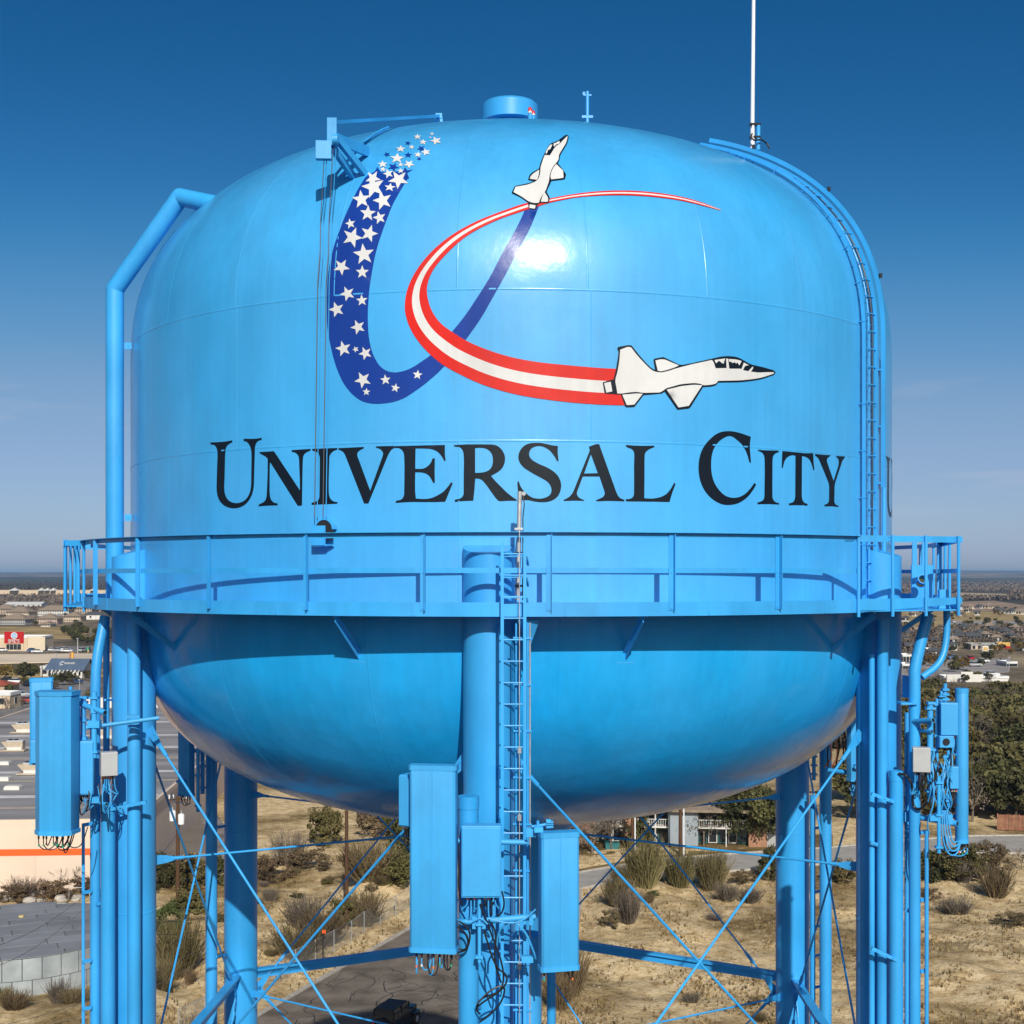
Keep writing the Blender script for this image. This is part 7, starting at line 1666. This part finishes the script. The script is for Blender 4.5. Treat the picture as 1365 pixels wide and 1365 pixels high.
g_ = G(117, 871); t = thing('pylon_sign', g_, 'small green and yellow sign at the highway edge', 'sign'); mb = MB(); mb.cyl(g_, g_+Vector((0, 0, 1.6)), .1, 8); mb.build('post', M_galv, t); mb = MB(); mb.box(g_+Vector((0, -.1, 1.7)), (.8, .12, 1.2)); mb.build('panel', mat('sign_green', (.03, .26, .18), .6), t); mb = MB(); mb.box(g_+Vector((.25, -.2, .9)), (.6, .1, .5)); mb.build('lower_panel', mat('sign_amber', (.66, .36, .05), .6), t)
# cars: one built with its parts, then copied
M_tyre = mat('tyre', (.012, .012, .012), .8)
def make_car(name, rgb, label, loc):
    t = thing(name, loc, label, 'car'); m = mat('car_'+'_'.join('%d' % (c*100) for c in rgb), rgb, .3, .5, var=.04, coat=.5); L = Vector(loc)
    def side(pts, w): 
        mb = MB(); mb.prism(pts, -w/2, w/2, lambda q: Vector((q.x, q.z, q.y))); mb.v = [tuple(L+Vector(q)) for q in mb.v]; return mb
    side([(-2.15, .35), (2.15, .35), (2.2, .75), (1.5, .92), (-1.9, .95), (-2.2, .8)], 1.75).build('body', m, t, bevel=.05)
    side([(-1.75, .93), (1.0, .9), (.35, 1.42), (-1.2, 1.45)], 1.5).build('cabin', M_glass, t)
    side([(-1.25, 1.43), (.38, 1.4), (.3, 1.47), (-1.15, 1.5)], 1.45).build('roof', m, t)
    for x in (-1.35, 1.35):
        for y in (-.82, .82): mb = MB(); mb.cyl(L+Vector((x, y-.1, .33)), L+Vector((x, y+.1, .33)), .33, 14); w = mb.build('wheel', M_tyre, t); mb = MB(); mb.cyl(L+Vector((x, y-.11, .33)), L+Vector((x, y+.11, .33)), .19, 10); mb.build('rim', M_galv, w)
    return t
cars = []
CC = [('white', (.75, .75, .75)), ('blue', (.03, .10, .28)), ('silver', (.42, .43, .44)), ('black', (.02, .02, .022)), ('red', (.38, .02, .02))]
spots = [(44, 869.5, 1, 'beside the red-signed shop'), (50, 871, 0, 'beside the red-signed shop'), (70, 868.5, 0, 'in the car park right of the shop'), (78, 869.5, 2, 'in the car park right of the shop'), (86, 868, 0, 'in the car park right of the shop'), (90, 870, 0, 'in the car park right of the shop'), (110, 869, 2, 'near the green sign'), (118, 868.5, 3, 'near the green sign'), (3, 869, 0, 'at the shop entrance'), (-10, 869, 3, 'at the shop entrance'),
 (22, 912, 0, 'left of the dark restaurant tree'), (12, 910, 3, 'left of the dark restaurant tree'), (40, 915, 3, 'under the dark restaurant tree'), (102, 912, 1, 'right of the restaurant'), (28, 930, 2, 'behind the pale box building'), (36, 938, 4, 'behind the pale box building'), (212, 978, 3, 'parked behind the left leg'), (214, 968, 0, 'parked beyond the left leg'),
 (1300, 889, 2, 'in the car park at right'), (1280, 886, 3, 'in the car park at right'), (1310, 884, 0, 'in the car park at right'), (1272, 879, 1, 'in the car park at right'), (1322, 902, 0, 'beside the long white wall'), (1336, 884, 2, 'in the car park at right'), (1292, 880, 4, 'in the car park at right'), (490, 1089, 3, 'on the lane under the bowl'), (1270, 830.5, 0, 'on the far road'), (1330, 831, 3, 'on the far road')]
protos = {}
rr = random.Random(14)
cnt = {}
for u, v, c, rel in spots:
    g_ = G(u, v)+Vector((0, 0, .2)); nm, rgb = CC[c]; rz = rr.uniform(-.3, .3)+(math.pi/2 if rr.random() < .4 else 0); L = f'{nm} car {rel}'; cnt[L] = cnt.get(L, 0)+1
    if nm not in protos: t = make_car('parked_car', rgb, L, g_); protos[nm] = t; t.rotation_euler = (0, 0, rz)
    else: t = copy_tree(protos[nm], g_, rz, label=L)
    t['group'] = 'cars '+rel
# the black off-road car in the tower's shadow
jl = G(527, 1372); ang = math.atan2(LD.y, LD.x); t = thing('parked_car', jl, 'boxy black off-road car standing in the tower shadow on the road', 'car', None, ang)
M_jeep = mat('car_black', (.014, .015, .018), .35, .5, var=.1, coat=.4); M_soft = mat('soft_top', (.03, .032, .036), .7, var=.2)
def put(mb, nm, m, par=t, **k): mb.v = [tuple(jl+Vector(q)) for q in mb.v]; return mb.build(nm, m, par, **k)
mb = MB(); mb.box((-.35, 0, .85), (2.9, 1.55, .62)); put(mb, 'body', M_jeep, bevel=.05)
mb = MB(); mb.box((1.45, 0, .95), (1.2, 1.25, .42)); put(mb, 'bonnet', M_jeep, bevel=.06)
mb = MB(); mb.add([(-1.75, -.74, 1.16), (.75, -.74, 1.16), (.75, .74, 1.16), (-1.75, .74, 1.16), (-1.65, -.66, 1.78), (.42, -.66, 1.78), (.42, .66, 1.78), (-1.65, .66, 1.78)], [(0, 1, 5, 4), (1, 2, 6, 5), (2, 3, 7, 6), (3, 0, 4, 7)]); put(mb, 'windows', M_glass)
mb = MB(); mb.box((-.62, 0, 1.80), (2.15, 1.38, .09)); put(mb, 'roof', M_soft, bevel=.03)
for x, y in ((-1.7, -.7), (-.5, -.7), (.6, -.7), (-1.7, .7), (-.5, .7), (.6, .7)): mb = MB(); mb.box((x, y, 1.47), (.09, .07, .62)); put(mb, 'pillar', M_jeep)
for x in (-1.25, 1.35):
    for y in (-.83, .83):
        mb = MB(); mb.cyl((x, y-.13, .40), (x, y+.13, .40), .40, 18); w = put(mb, 'wheel', M_tyre); mb = MB(); mb.cyl((x, y-.14, .40), (x, y+.14, .40), .22, 12); put(mb, 'rim', M_galv, w)
        mb = MB(); mb.box((x, y*.98, .86), (1.0, .34, .07)); put(mb, 'fender', M_jeep)
mb = MB(); mb.cyl((-1.83, .05, .95), (-2.03, .05, .95), .37, 18); put(mb, 'spare_wheel', M_tyre)
for x in (-1.88, 2.12): mb = MB(); mb.box((x, 0, .5), (.14, 1.6, .18)); put(mb, 'bumper', M_soft)
for y in (-.45, .45): mb = MB(); mb.cyl((2.05, y, .95), (2.08, y, .95), .1, 12); put(mb, 'headlight', M_glass)
for y in (-.72, .72): mb = MB(); mb.box((-1.83, y, .85), (.05, .12, .2)); put(mb, 'tail_light', M_beacon); mb = MB(); mb.box((.72, y*1.22, 1.32), (.1, .2, .14)); put(mb, 'mirror', M_jeep)

# ------------------------------------------------------------------ the air between here and the hills
mb = MB(); mb.box((0, 8000, (72-4)/2), (66000, 30000, 76)); hz = mb.build('haze', []); setp(hz, 'thin blue winter haze over the town towards the hills', 'haze', kind='stuff')
hm = bpy.data.materials.new('haze'); hm.use_nodes = True; hn = hm.node_tree; hn.nodes.remove(hn.nodes['Principled BSDF'])
pv = hn.nodes.new('ShaderNodeVolumePrincipled'); pv.inputs['Color'].default_value = (.36, .62, 1, 1); pv.inputs['Density'].default_value = 6.5e-5; pv.inputs['Anisotropy'].default_value = .0
hn.links.new(pv.outputs[0], hn.nodes['Material Output'].inputs['Volume']); hz.data.materials.append(hm)
